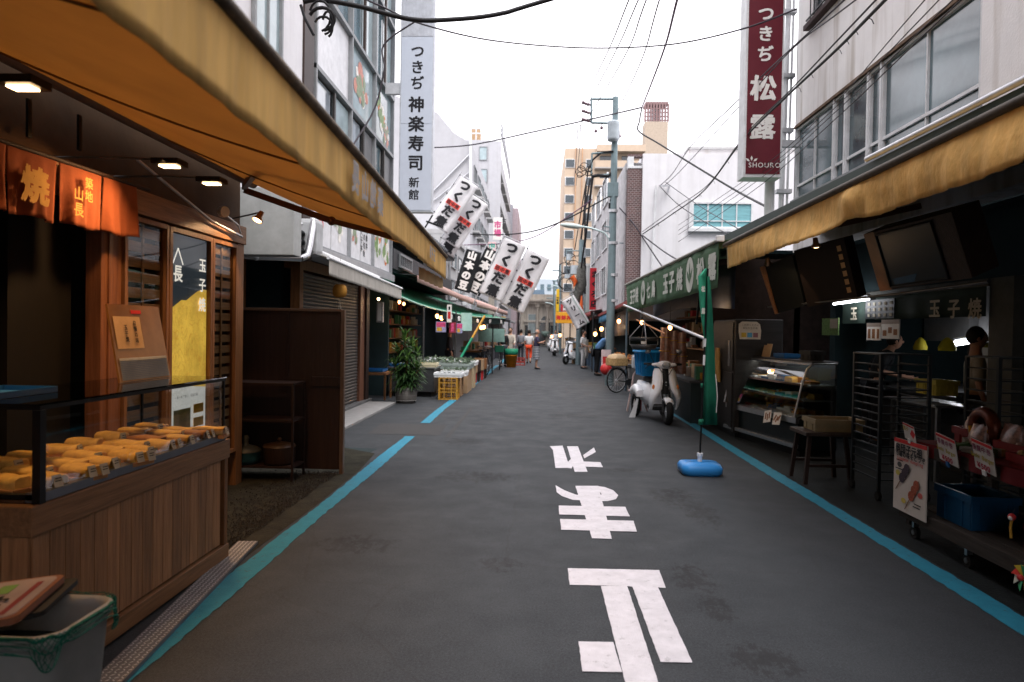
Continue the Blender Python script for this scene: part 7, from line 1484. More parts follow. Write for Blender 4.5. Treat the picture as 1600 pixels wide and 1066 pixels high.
mb = MB(); mb.ball(WY(947, 577, 19.5), .17, 14, 10); solo('red_lantern', mb, mRedP, 'round red lantern low by the bicycle wheel', 'lantern')
# fluttering green banner and its base
fl = thing('banner_stand', 'green narrow banner on a black pole standing in a blue water base', 'banner', G(1093, 740)); bx, by = fl.location.x, fl.location.y
mb = MB(); mb.loft([[q+V((0, 0, z)) for q in rrect(w_, d_, 0, .09, 5)] for w_, d_, z in ((.40, .34, 0), (.455, .40, .03), (.46, .405, .085), (.42, .36, .125), (.2, .16, .14))]); part('water_base', mb, M('base_blue', (.03, .22, .55), .35, var=.06), fl, world=False)
mb = MB(); mb.ball((-.16, .02, .115), (.035, .03, .022), 10, 6); part('filler_cap', mb, M('base_blue', (.03, .22, .55), .35, var=.06), fl, world=False)
mb = MB(); mb.cyl((0, 0, .12), (0, 0, .22), .026, 12); mb.cyl((0, 0, .20), (0, 0, .235), .034, 12); part('socket', mb, mWhiteP, fl, world=False)
topq = WY(1106, 420, by); rx = (topq.x-bx); tz_ = topq.z
mb = MB(); mb.tube([(0, 0, .2), (rx*.5, 0, tz_*.5), (rx, 0, tz_)], .011, 8); part('pole', mb, mBlackMetal, fl, world=False)
mb = MB(); mb.cyl((rx*.62, 0, tz_*.62), (rx*.66, 0, tz_*.66), .016, 8); mb.cyl((rx*.52, 0, tz_*.53), (rx*.58, 0, tz_*.58), .014, 8); part('pole_joint', mb, mWhiteP, fl, world=False)
mFlag = M('flag_green', (.018, .17, .10), .75, transl=.3, var=.15, scale=4)
mFlagL = M('flag_green_light', (.05, .36, .22), .75, transl=.35, var=.1)
def fp(px, py, dy=0): q = WY(px, py, by+dy); return V((q.x-bx, dy, q.z))
def strip(rows, nm, m_):
    g = []
    for (y, xl, xr, d) in rows: g.append([fp(xl, y, d), fp(xl+(xr-xl)*.33, y, d-.05), fp(xl+(xr-xl)*.66, y, d+.03), fp(xr, y, d)])
    mb = MB(); mb.loft(g, closed=False, caps=False); return part(nm, mb, m_, fl, world=False, solid=.003)
strip([(420, 1102, 1106, 0), (432, 1091, 1105, .02), (470, 1093, 1105, .03), (500, 1096, 1104, .02), (528, 1100, 1103, 0)], 'upper_fold', mFlagL)
strip([(432, 1105, 1109, 0), (478, 1104, 1113, .02), (520, 1102, 1115, .03), (560, 1101, 1117, .04), (610, 1100, 1119, .03), (664, 1098, 1121, .02)], 'lower_fold', mFlag)
strip([(655, 1092, 1104, .0), (664, 1091, 1104, .0)], 'hem_tab', mFlag); strip([(599, 1095, 1101, .0), (606, 1095, 1101, .0)], 'loop_tab', mFlag)
for py, ch in ((452, '松'), (486, '露')): q = fp(1098, py, -.03); text(fl, ch, mWG2, V((bx, by, 0))+q+V((.0, -.03, 0)), XR, UP, .07, bold=.05, sx=.6)
mb = MB(); mb.tube([fp(1118, 585, .03), fp(1121, 620, .0), fp(1119, 645, .02)], .006, 5); part('cord', mb, mPaper, fl, world=False)
# ================================================================ VEHICLES (local: forward is -y)
def wheel(par, c, r, w_, nm='wheel', spokes=0, rimc=None):
    c = V(c); mb = MB(); mb.tube([c+V((0, r*math.cos(a), r*math.sin(a))) for a in [i*math.pi/14 for i in range(28)]], w_, 8, closed=True); ty = part(nm, mb, mRubber, par, world=False)
    mb = MB(); mb.tube([c+V((0, (r-w_*1.1)*math.cos(a), (r-w_*1.1)*math.sin(a))) for a in [i*math.pi/12 for i in range(24)]], w_*.35, 6, closed=True)
    if spokes:
        for i in range(spokes): a = i*2*math.pi/spokes; mb.tube([c+V((.02*(-1)**i, 0, 0)), c+V((0, (r-w_)*math.cos(a), (r-w_)*math.sin(a)))], .0025 if r > .25 else .008, 4, caps=False)
    else: mb.lathe([(0, -.03), (r*.5, -.03), (r*.75, -.01), (r*.75, .01), (r*.5, .03), (0, .03)], 16, c, Matrix.Rotation(R(90), 3, 'Y'))
    mb.cyl(c-V((.05, 0, 0)), c+V((.05, 0, 0)), .02, 8); part('rim', mb, rimc or mAlu, ty, world=False); return ty
def scooter(loc, rz, label, body=None, group=None, trike=True, seatc=None):
    body = body or mWhiteGloss; t = thing('delivery_scooter' if trike else 'motor_scooter', label, 'scooter', loc, rz, group)
    wheel(t, (0, -.62, .225), .165, .062)
    for x in ((-.27, .27) if trike else (0,)): wheel(t, (x, .62, .22), .17, .055)
    mb = MB(); mb.loft([[V((x, y, z)) for x, y, z in ((-.075, -.62+dy, .43+dz), (-.03, -.62+dy*1.05, .46+dz), (.03, -.62+dy*1.05, .46+dz), (.075, -.62+dy, .43+dz), (.06, -.62+dy*.92, .40+dz*.9), (-.06, -.62+dy*.92, .40+dz*.9))] for dy, dz in ((.20, -.06), (.14, -.01), (.05, .02), (-.06, .01), (-.12, -.04))]); part('front_fender', mb, body, t, world=False)
    mb = MB(); mb.bar((-.075, -.62, .22), (-.06, -.44, .60), .03); mb.bar((.075, -.62, .22), (.06, -.44, .60), .03); part('fork', mb, mBlack, t, world=False)
    # leg shield: two curved white wings round a black centre
    for s in (-1, 1):
        mb = MB(); prof = [(.97, .06, .17, -.40), (.90, .06, .205, -.43), (.75, .06, .225, -.47), (.62, .08, .25, -.50), (.54, .13, .275, -.51), (.46, .18, .29, -.50), (.38, .205, .285, -.47), (.30, .215, .265, -.42), (.24, .215, .24, -.36)]
        rings = [[V((s*a, y-.03, z)), V((s*(a+b)/2, y-.015, z)), V((s*b, y+.06, z)), V((s*b*.97, y+.10, z)), V((s*a, y+.05, z))] for z, a, b, y in prof]
        if s < 0: rings = [g[::-1] for g in rings]
        mb.loft(rings); part('leg_shield', mb, body, t, world=False)
        mb = MB(); mb.ball((s*.215, -.455, .64), (.026, .03, .05), 8, 6); part('indicator', mb, M('amber', (.7, .22, .03), .3), t, world=False)
        mb = MB(); mb.tube([(s*.09, -.33, 1.02), (s*.2, -.30, 1.05), (s*.34, -.24, 1.04)], .018, 8); part('handlebar', mb, body if False else mBlack, t, world=False)
        mb = MB(); mb.tube([(s*.17, -.31, 1.05), (s*.23, -.28, 1.20), (s*.26, -.28, 1.24)], .007, 5); mi = part('mirror_stem', mb, mBlack, t, world=False); mb = MB(); mb.ball((s*.28, -.28, 1.27), (.06, .02, .038), 10, 6, Matrix.Rotation(s*.5, 3, 'Y')); part('mirror', mb, mSteel, mi, world=False)
        mb = MB(); mb.bar((s*.19, -.33, 1.035), (s*.31, -.34, 1.015), .012); part('brake_lever', mb, mBlack, t, world=False)
    mb = MB(); mb.loft([[V((x, y+dy, z)) for x, dy in ((-.055, 0), (.055, 0), (.055, .06), (-.055, .06))] for z, y in ((.97, -.40), (.75, -.46), (.52, -.47))]); part('centre_panel', mb, mBlack, t, world=False)
    mb = MB(); mb.ball((0, -.49, .73), .014, 8, 6); mb.ball((0, -.49, .68), .010, 8, 6); part('badge', mb, mSteel, t, world=False)
    mb = MB(); mb.loft([[V((w_*math.cos(a), y+d*math.sin(a)*.5, z+h*math.sin(a)*0+h*math.sin(a))) for a in [i*math.pi/6 for i in range(12)]] for w_, h, d, y, z in ((.05, .04, 0, -.47, 1.02), (.10, .065, 0, -.44, 1.03), (.13, .075, 0, -.38, 1.035), (.16, .06, 0, -.32, 1.035), (.10, .04, 0, -.26, 1.03))]); part('head_cowl', mb, body, t, world=False)
    for s in (-1, 1): mb = MB(); mb.ball((s*.14, -.345, 1.035), (.09, .05, .035), 10, 6); part('cowl_wing', mb, body, t, world=False)
    mb = MB(); mb.tube([(-.2, -.32, 1.04), (-.12, -.46, .98), (-.04, -.5, .86)], .006, 5); mb.tube([(.2, -.32, 1.04), (.12, -.46, .98), (.04, -.5, .86)], .006, 5); part('brake_hose', mb, mBlack, t, world=False)
    mb = MB(); mb.obox((0, .93, .42), .2, .008, .14); part('number_plate', mb, mPaper, t, world=False)
    mb = MB(); mb.ball((0, -.475, 1.035), (.078, .03, .05), 12, 8); part('headlight', mb, M('headlight_glass', (.3, .32, .33), .1, spec=.8), t, world=False)
    mb = MB(); mb.bar((0, -.45, .60), (0, -.36, 1.0), .05); part('steering_column', mb, mBlack, t, world=False)
    mb = MB(); mb.box(-.19, .19, -.36, .12, .22, .29); part('floorboard', mb, mBlack, t, .02, world=False)
    mb = MB(); mb.loft([[V((x*w_, y, z)) for x, z in ((-1, z0), (-1.05, (z0+z1)/2), (-.8, z1), (.8, z1), (1.05, (z0+z1)/2), (1, z0))] for y, w_, z0, z1 in ((.08, .15, .26, .55), (.18, .19, .26, .66), (.45, .23 if trike else .17, .34, .68), (.78, .25 if trike else .15, .42, .68), (.9, .2 if trike else .1, .5, .66))]); part('rear_body', mb, body, t, world=False)
    if trike:
        for s in (-1, 1): mb = MB(); mb.loft([[V((s*x, y, z)) for x, z in (((.2, z0), (.34, z0), (.34, z1-.03), (.30, z1), (.2, z1)) if s > 0 else ((.2, z1), (.30, z1), (.34, z1-.03), (.34, z0), (.2, z0)))] for y, z0, z1 in ((.30, .40, .52), (.42, .43, .60), (.62, .45, .62), (.84, .40, .55))]); part('rear_fender', mb, body, t, world=False)
    mb = MB(); mb.loft([[V((x*w_, y, z)) for x, z in ((-1, z0), (-.9, z1), (.9, z1), (1, z0))] for y, w_, z0, z1 in ((.02, .09, .68, .73), (.2, .14, .68, .78), (.5, .15, .68, .78), (.72, .12, .68, .75))]); part('seat', mb, seatc or mBlack, t, world=False)
    mb = MB(); mb.tube([(.2, .3, .25), (.24, .7, .28), (.24, .95, .33)], [.03, .045, .04], 8); part('exhaust', mb, mDarkSteel, t, world=False); mb = MB(); mb.obox((0, .92, .58), .16, .02, .06); part('tail_light', mb, mRedP, t, world=False)
    return t
sq = G(1043, 664)
sc1 = scooter((sq.x-.06, sq.y+.6, 0), R(5), 'white three wheeled delivery scooter parked facing us by the right blue line')
tb = thing('delivery_box', 'big blue plastic delivery box on the back of the white scooter', 'box', base(sc1) @ V((-.02, .50, .79)), R(5))
mb = MB(); mb.loft([[q+V((0, 0, z)) for q in rrect(w_, d_, 0, .04, 3)] for w_, d_, z in ((.46, .56, 0), (.54, .64, .43), (.585, .68, .43), (.585, .68, .47), (.54, .64, .47), (.50, .6, .2))]); part('box_body', mb, M('blue_box', (.01, .22, .52), .4, var=.08), tb, world=False)
for s in (-1, 1):
    for x in (-.18, 0, .18): mb = MB(); mb.bar((x*.9, s*.285, .03), (x, s*.325, .42), .025, .01, (0, 1, 0)); part('rib', mb, M('blue_box', (.01, .22, .52), .4, var=.08), tb, world=False)
    for y in (-.2, .0, .2): mb = MB(); mb.bar((s*.235, y*.9, .03), (s*.272, y, .42), .01, .025, (1, 0, 0)); part('rib', mb, M('blue_box', (.01, .22, .52), .4, var=.08), tb, world=False)
mb = MB(); mb.tube([(-.20, -.32, .14), (-.12, -.335, .22), (.12, -.335, .22), (.2, -.32, .14)], .012, 6); part('handle', mb, mBlue, tb, world=False)
sd = thing('shopping_frame', 'pink white walker like metal frame with a white bag behind the scooter', 'frame', (1.95, 13.9, 0))
mb = MB(); mb.tube([(-.12, 0, 0), (0, .0, .75), (.1, .0, .9)], .02, 6); mb.tube([(.3, .1, 0), (.12, 0, .5), (-.1, 0, .42)], .02, 6); mb.tube([(-.1, 0, .42), (.3, 0, .38)], .025, 6); part('frame', mb, M('frame_pink', (.6, .45, .42), .4), sd, world=False)
mb = MB(); mb.obox((.1, 0, 1.0), .28, .26, .26); part('bag', mb, M('bag_white', (.5, .52, .54), .6, var=.3), sd, .04, world=False); mb = MB(); mb.box(.0, .16, -.05, .05, .02, .35); part('red_post', mb, M('post_maroon', (.15, .02, .02), .6), sd, world=False)
sr = thing('paper_flyer', 'white paper hanging by the rear wheel of the scooter', 'paper', WY(990, 640, 12.9)); mb = MB(); mb.add([(-.10, 0, -.2), (.02, 0, -.22), (.09, 0, .2), (.05, 0, .21)], [(0, 1, 2, 3)]); part('sheet', mb, mFoam, sr, world=False, solid=.003)
def bicycle(loc, rz, label, frame=None, group='parked bicycles', load=None):
    frame = frame or mBlackMetal; t = thing('bicycle', label, 'bicycle', loc, rz, group)
    wheel(t, (0, -.52, .33), .31, .018, spokes=18); wheel(t, (0, .52, .33), .31, .018, spokes=18)
    mb = MB(); mb.tube([(0, .52, .33), (0, .12, .28), (0, -.36, .62), (0, -.38, .85)], .016, 6); mb.tube([(0, .12, .28), (0, .22, .80)], .016, 6); mb.tube([(0, .52, .33), (0, .20, .66), (0, -.36, .72)], .013, 6); mb.tube([(0, -.38, .85), (0, -.40, .65), (0, -.52, .33)], .015, 6); part('frame', mb, frame, t, world=False)
    mb = MB(); mb.tube([(-.28, -.20, .98), (-.2, -.34, 1.0), (0, -.40, .96), (.2, -.34, 1.0), (.28, -.20, .98)], .012, 6); mb.tube([(0, -.38, .82), (0, -.4, .97)], .013, 6); part('handlebar', mb, mSteel, t, world=False)
    mb = MB(); mb.ball((0, .24, .86), (.09, .13, .035), 10, 6); part('saddle', mb, mBlack, t, world=False)
    for cy in (-.52, .52): mb = MB(); mb.tube([(0, cy+.345*math.cos(a), .33+.345*math.sin(a)) for a in [R(20+i*14) for i in range(11)]], .014, 5); part('mudguard', mb, mDarkSteel, t, world=False)
    mb = MB(); mb.cyl((-.02, .12, .28), (.02, .12, .28), .09, 14); mb.bar((.05, .12, .28), (.05, .05, .13), .012); mb.bar((-.05, .12, .28), (-.05, .19, .43), .012); part('crank', mb, mDarkSteel, t, world=False)
    mb = MB(); w0 = [rrect(.26, .22, z, .03, 2) for z in (.72, .98)]
    for g, k in ((w0[0], .8), (w0[1], 1)): mb.tube([V((q.x*k, q.y*k-.56, q.z)) for q in g], .007, 4, closed=True)
    for i in range(0, len(w0[0])): mb.tube([V((w0[0][i].x*.8, w0[0][i].y*.8-.56, .72)), V((w0[1][i].x, w0[1][i].y-.56, .98))], .004, 4)
    part('basket', mb, mDarkSteel, t, world=False)
    mb = MB(); mb.box(-.07, .07, .36, .68, .70, .715); mb.bar((0, .6, .7), (0, .52, .33), .01); part('carrier', mb, mDarkSteel, t, world=False)
    return t
b1 = bicycle((2.52, 18.3, 0), R(122), 'black bicycle loaded with a wicker crate, standing across the right blue line')
tb = thing('wicker_crate', 'yellowish wicker crate tied on the parked bicycle', 'crate', base(b1) @ V((0, .52, .72)), R(122)); mb = MB(); mb.box(-.2, .2, -.22, .22, 0, .2); part('crate', mb, M('wicker', (.42, .27, .12), .8, var=.4, scale=20, bump=.4), tb, .02, world=False); mb = MB(); mb.loft([rrect(.38, .42, .2, .05), rrect(.34, .38, .27, .08), rrect(.15, .2, .31, .05)]); part('bundle', mb, M('sack_tan', (.45, .33, .2), .8), tb, world=False)
for loc, rz, lb in (((-1.98, 24.6, 0), R(20), 'black bicycle leaning first in the row past the cartons'), ((-2.0, 25.9, 0), R(-12), 'black bicycle second in the left row, front basket to the street'), ((-1.55, 28.0, 0), R(2), 'bicycle with a green basket wheeled by the walking cyclist')): b = copy_tree(b1); place(b, loc, rz, lb)
mb = MB(); mb.loft([[q+V((-1.55, 27.45, z)) for q in rrect(.40*k, .32*k, 0, .05)] for k, z in ((.85, .72), (1, .98))]); solo('green_basket', mb, M('basket_green', (.015, .10, .06), .6, var=.4, scale=30), 'dark green basket on the front of the cyclist bicycle', 'basket')
scf = scooter((1.05, 44, 0), R(3), 'white and red scooter parked far up the lane', group='scooters parked far up the lane', trike=False)
for loc, rz, lb in (((1.75, 33.5, 0), R(-40), 'scooter with blue panels leaning by the right stalls'), ((1.0, 54, 0), R(10), 'farthest scooter near the stone building')): s = copy_tree(scf); place(s, loc, rz, lb)
boxcrate('box_wrap', 1.9, 35.2, 0, .9, .9, 1.1, M('foam_blue', (.42, .47, .5), .6), 'pale box with a red tape stripe among the far right stalls', 'box', lip=True)
mb = MB(); mb.box(1.42, 1.449, 34.75, 35.65, .55, .75); mb.box(1.45, 2.35, 34.72, 34.749, .55, .75); solo('tape', mb, mRedP, 'red tape round the pale box', 'tape')
boxcrate('goods_carton', 1.95, 34.0, .0, .5, .5, 1.0, mCard, 'tan carton stack with a load beside the blue panelled scooter', 'carton')
boxcrate('red_crate', -.95, 31.5, 0, .7, .5, .35, M('crate_maroon', (.28, .03, .02), .6), 'dark red crate on the road behind the walking woman', 'crate', grid=True)
mb = MB(); mb.lathe([(0, 0), (.2, 0), (.27, .5), (.28, .5), (.28, .54), (0, .54)], 16, (-1.15, 29.6, 0)); solo('orange_tub', mb, M('tub_orange', (.75, .26, .02), .5), 'orange tub behind the cyclist', 'tub'); mb = MB(); mb.lathe([(.25, .54), (.3, .56), (.29, .8), (0, .8)], 16, (-1.15, 29.6, 0)); solo('green_tub', mb, mGreenP, 'green tub stacked in the orange one', 'tub')

# ================================================================ PEOPLE
def person(label, loc, rz, J=None, h=1.62, top=(.5, .5, .5), sleeve=.5, bottom=(.03, .03, .04), bl=1.0, hair=(.015, .012, .01), bald=False, skirt=None, shoes=(.02, .02, .02), bulk=1.0, extra=None, stripes=None):
    """one skinned body; garments skinned round the same skeleton; faces -y"""
    k = h/1.65
    D = dict(pel=(0, 0, .90), spi=(0, 0, 1.10), che=(0, .0, 1.28), nek=(0, 0, 1.42), hea=(0, -.01, 1.55))
    for s, n in ((-1, 'r'), (1, 'l')):
        D.update({'sh'+n: (s*.165, 0, 1.355), 'el'+n: (s*.215, .01, 1.09), 'wr'+n: (s*.22, -.06, .86), 'hi'+n: (s*.085, 0, .86), 'kn'+n: (s*.095, -.01, .48), 'an'+n: (s*.095, .02, .09), 'to'+n: (s*.11, -.14, .035)})
    D.update(J or {}); D = {a: V(b)*k for a, b in D.items()}
    t = thing('person', label, 'person', loc, rz)
    mS = M('skin', (.45, .25, .17), .55, var=.06)
    def sk(nm, names, edges, rad, m):
        vs = [D[n] for n in names]; idx = {n: i for i, n in enumerate(names)}
        me = skin_mesh(nm, vs, [(idx[a], idx[b]) for a, b in edges], [r*k if not isinstance(r, tuple) else (r[0]*k, r[1]*k) for r in rad], m); return link(nm, me, t)
    for s, n in ((-1, 'r'), (1, 'l')):
        d = (D['wr'+n]-D['el'+n]).normalized(); D['pa'+n] = D['wr'+n]+d*.06*k; sd_ = d.cross(V((0, 1, 0))); sd_ = sd_.normalized() if sd_.length > .1 else V((1, 0, 0)); fw = d.cross(sd_)
        for q in range(4): D['f%d%s' % (q, n)] = D['pa'+n]+d*(.075, .085, .08, .062)[q]*k+fw*(.022*(q-1.5))*k+sd_*.012*k
        D['th'+n] = D['wr'+n]+d*.05*k+fw*.05*k
    names = ['pel', 'spi', 'che', 'nek', 'hea']; edges = [('pel', 'spi'), ('spi', 'che'), ('che', 'nek'), ('nek', 'hea')]; rad = [(.14, .10), (.125, .09), (.14, .10), .052, .075]
    for n in 'rl':
        names += ['sh'+n, 'el'+n, 'wr'+n, 'pa'+n, 'hi'+n, 'kn'+n, 'an'+n, 'to'+n]; rad += [.052, .038, .026, (.035, .018), .078, .052, .036, .034]
        edges += [('che', 'sh'+n), ('sh'+n, 'el'+n), ('el'+n, 'wr'+n), ('wr'+n, 'pa'+n), ('pel', 'hi'+n), ('hi'+n, 'kn'+n), ('kn'+n, 'an'+n), ('an'+n, 'to'+n)]
        for q in range(4): names.append('f%d%s' % (q, n)); rad.append(.009); edges.append(('pa'+n, 'f%d%s' % (q, n)))
        names.append('th'+n); rad.append(.010); edges.append(('wr'+n, 'th'+n))
    bo = sk('body', names, edges, rad, mS)
    hc = D['hea']+V((0, -.01, .04))*k
    mb = MB(); mb.ball(hc, (.078*k, .095*k, .115*k), 16, 12); mb.ball(hc+V((0, -.098, -.01))*k, (.014*k, .022*k, .022*k), 6, 5)
    for s in (-1, 1): mb.ball(hc+V((s*.08, .01, -.005))*k, (.012*k, .022*k, .03*k), 6, 5)
    part('head', mb, mS, t, world=False)
    mb = MB()
    for s in (-1, 1): mb.ball(hc+V((s*.03, -.088, .012))*k, (.012*k, .008*k, .007*k), 6, 4)
    mb.ball(hc+V((0, -.09, -.05))*k, (.022*k, .008*k, .005*k), 6, 4); part('face_features', mb, mInk, t, world=False)
    if not bald: mb = MB(); mb.ball(hc+V((0, .022, .028))*k, (.092*k, .098*k, .112*k), 14, 10); part('hair', mb, M('hair_%02d' % int(hair[0]*1000), hair, .6), t, world=False)
    else: mb = MB(); mb.ball(hc+V((0, .03, -.01))*k, (.083*k, .08*k, .08*k), 14, 10); part('hair', mb, M('hair_grey', (.25, .22, .2), .7), t, world=False)
    tc_ = 'cloth_%02d%02d%02d' % tuple(int(c*99) for c in top); mT = M(tc_, top, .85, var=.18, scale=14, bump=.4, bscale=10)
    n2 = ['pel', 'spi', 'che', 'nk2']; D['nk2'] = D['che'].lerp(D['nek'], .75); e2 = [('pel', 'spi'), ('spi', 'che'), ('che', 'nk2')]; r2 = [(.165*bulk, .13*bulk), (.155*bulk, .125*bulk), (.165*bulk, .125*bulk), .07]
    for n in 'rl':
        D['es'+n] = D['sh'+n].lerp(D['el'+n], min(1, sleeve*2)); n2 += ['sh'+n, 'es'+n]; r2 += [.068, .062]; e2 += [('che', 'sh'+n), ('sh'+n, 'es'+n)]
        if sleeve > .5: D['ws'+n] = D['el'+n].lerp(D['wr'+n], (sleeve-.5)*2); n2.append('ws'+n); r2.append(.042); e2.append(('es'+n, 'ws'+n))
    sk('shirt', n2, e2, r2, mT)
    tb_ = 'clothb_%02d%02d%02d' % tuple(int(c*99) for c in bottom); mB = M(tb_, bottom, .85, var=.15, scale=10) if not stripes else stripes
    if skirt:
        z0, z1, w0, w1 = skirt; c = D['pel']; rings = [[V((c.x+w_*k*math.cos(a)*(1+.04*math.sin(5*a)), c.y+w_*.75*k*math.sin(a), z*k)) for a in [i*math.pi/10 for i in range(20)]] for w_, z in ((w0, z0), ((w0+w1)/2, (z0+z1)/2), (w1, z1))]
        mb = MB(); mb.loft(rings); part('shorts', mb, mB, t, world=False)
    else:
        n3 = ['pel']; e3 = []; r3 = [(.15*bulk, .125*bulk)]
        for n in 'rl':
            D['as'+n] = D['kn'+n].lerp(D['an'+n], bl if bl <= 1 else 1); n3 += ['hi'+n, 'kn'+n, 'as'+n]; r3 += [.10*bulk, .075, .062]; e3 += [('pel', 'hi'+n), ('hi'+n, 'kn'+n), ('kn'+n, 'as'+n)]
        sk('trousers', n3, e3, r3, mB)
    for n in 'rl':
        a_ = D['an'+n]; b_ = D['to'+n]; mb = MB(); mb.loft([[a_.lerp(b_, f)+V((w_*k*math.cos(q), 0, -.0*k+hh*k*math.sin(q)-dz*k)) for q in [i*math.pi/4 for i in range(8)]] for f, w_, hh, dz in ((-.35, .03, .03, .055), (0, .045, .055, .035), (.5, .048, .042, .02), (1.0, .042, .028, .0), (1.15, .02, .015, .0))]); part('shoe', mb, M('shoe_%02d' % int(shoes[0]*99), shoes, .6), t, world=False)
    if extra: extra(t, D, k)
    return t
stm = bpy.data.materials.new('striped_cloth'); stm.use_nodes = True; nt = stm.node_tree; tcn = nt.nodes.new('ShaderNodeTexCoord'); wv = nt.nodes.new('ShaderNodeTexWave'); wv.bands_direction = 'Z'; wv.inputs['Scale'].default_value = 4.5; wv.inputs['Distortion'].default_value = 1
rp = nt.nodes.new('ShaderNodeValToRGB'); rp.color_ramp.elements[0].color = (.07, .09, .12, 1); rp.color_ramp.elements[1].color = (.4, .4, .42, 1); rp.color_ramp.elements[0].position = .45; rp.color_ramp.elements[1].position = .55
nt.links.new(tcn.outputs['Object'], wv.inputs[0]); nt.links.new(wv.outputs[0], rp.inputs[0]); nt.links.new(rp.outputs[0], nt.nodes['Principled BSDF'].inputs[0])
def bagx(t, D, k): mb = MB(); mb.obox(D['wrl']+V((.02, .0, -.16)), .06, .16, .28); part('carried_bag', mb, M('bag_sky', (.05, .4, .7), .5), t, .02, world=False)
person('standing man seen side on in a navy top and striped long shorts', G(838, 577), R(95), J=dict(elr=(-.21, -.05, 1.12), wrr=(-.1, -.24, 1.18), ell=(.21, -.05, 1.12), wrl=(.1, -.22, 1.12)), h=1.60, top=(.055, .05, .09), sleeve=.45, bulk=1.2, bald=True, skirt=(.98, .42, .17, .20), stripes=stm, extra=None)
person('woman walking away in a white top and orange red trousers', G(826, 568), R(175), J=dict(anr=(-.1, .24, .16), tor=(-.11, .22, .06), knr=(-.095, -.02, .50), anl=(.08, -.1, .09), tol=(.09, -.24, .03)), h=1.58, top=(.62, .62, .62), sleeve=.45, bottom=(.60, .06, .02), bl=.7, hair=(.02, .015, .012))
person('man in a blue shirt bending over the fruit counter', G(932, 587), R(98), J=dict(spi=(0, -.10, 1.10), che=(0, -.26, 1.24), nek=(0, -.37, 1.34), hea=(0, -.44, 1.42), shr=(-.17, -.27, 1.30), shl=(.17, -.27, 1.30), elr=(-.2, -.42, 1.08), ell=(.2, -.42, 1.08), wrr=(-.12, -.60, 1.0), wrl=(.12, -.62, 1.02)), h=1.66, top=(.10, .22, .42), sleeve=.5, bottom=(.012, .013, .016), bulk=1.25)
def apron(t, D, k): mb = MB(); mb.sheet(lambda a, b: V(((a-.5)*.34, -.15-.03*math.cos((a-.5)*3), 1.3-.85*b))*k, 8, 8); part('apron', mb, mPaper, t, world=False, solid=.006)
person('stallholder in a white shirt and apron facing the counter', G(911, 576), R(60), h=1.6, J=dict(wrl=(.1, -.3, 1.0), wrr=(-.1, -.28, .98)), top=(.6, .6, .6), sleeve=.5, bottom=(.5, .5, .5), extra=apron)
person('cyclist in a long beige coat pushing the basket bicycle', G(797, 572), R(-10), h=1.66, J=dict(elr=(-.22, -.1, 1.08), wrr=(-.24, -.3, 1.0), ell=(.22, -.1, 1.08), wrl=(.24, -.3, 1.0)), top=(.45, .40, .34), sleeve=1.0, skirt=(.98, .55, .17, .2), bottom=(.42, .38, .33), hair=(.03, .025, .02))
person('passer by in black beside the cyclist', G(786, 573), R(20), h=1.62, top=(.02, .02, .022), sleeve=.9, hair=(.02, .015, .012))
person('shopper in dark clothes in the vegetable stall', (-2.9, 22.3, 0), R(100), h=1.6, top=(.04, .04, .05), sleeve=.9); person('passer by in white far up the lane', (1.3, 52, 0), R(0), h=1.6, top=(.6, .6, .62), sleeve=.8); person('passer by in grey far up the lane on the left', (-.9, 36, 0), R(160), h=1.6, top=(.2, .2, .22), sleeve=.8)
q = WX(1367, 572, 4.95); person('cook with black hair bent behind the tray rack', (4.95, q.y, 0), R(80), h=1.68, top=(.02, .022, .025), sleeve=.5, bottom=(.02, .02, .02), J=dict(spi=(0, -.05, 1.1), che=(0, -.14, 1.26), nek=(0, -.2, 1.38), hea=(0, -.25, 1.47), shr=(-.17, -.14, 1.33), shl=(.17, -.14, 1.33), wrr=(-.15, -.4, 1.0), wrl=(.15, -.4, 1.0)))
q = WX(1524, 560, 5.0); person('cook with a black cap and an amber bib at the grey pillar', (5.0, q.y, 0), R(70), h=1.66, top=(.3, .28, .24), sleeve=.5, extra=lambda t, D, k: part('bib', MB().sheet(lambda a, b: V(((a-.5)*.3, -.15, 1.32-.7*b)), 6, 6), M('bib_amber', (.22, .1, .03), .8, var=.4), t, world=False, solid=.006))

# ================================================================ UTILITY POLES, WIRES
up = thing('utility_pole', 'blue grey utility pole with a square crossarm frame and transformer can', 'pole', G(958, 601)); PX, PY = 2.16, 20.6
mPole = M('pole_steel', (.16, .215, .23), .5, metal=.2, var=.12)
T = WY(962, 152, PY)
def Pp(px, py): return WY(px, py, PY)
mb = MB(); mb.tube([(PX, PY, 0), (PX, PY, 2.2), (T.x, PY, T.z)], [.135, .125, .085], 16); part('shaft', mb, mPole, up)
def rods(nm, lst, m_, r_=.03, par=None):
    mb = MB()
    for a, b in lst: mb.tube([Pp(*a), Pp(*b)], r_, 6)
    return part(nm, mb, m_, par or up)
rods('crossarm_frame', [((924, 155), (962, 155)), ((924, 155), (924, 192)), ((924, 192), (962, 193))], mPole, .035); rods('lower_frame', [((925, 240), (960, 238)), ((925, 240), (924, 275)), ((924, 275), (960, 272))], mPole, .03)
for py in (160, 173, 186):
    mb = MB(); a = Pp(924, py+5); b = Pp(909, py); mb.tube([a, a.lerp(b, .5), b], [.02, .03, .05], 6)
    for f in (.3, .55, .8): mb.ball(a.lerp(b, f), (.06, .06, .04), 8, 5)
    part('insulator', mb, M('insulator', (.16, .1, .12), .4), up)
mb = MB(); a = Pp(957, 193); mb.lathe([(0, 0), (.18, 0), (.19, -.04), (.18, -.1), (.18, -.5), (.16, -.57), (0, -.58)], 16, a+V((.02, -.12, .02))); part('transformer', mb, M('transformer', (.42, .47, .5), .45), up)
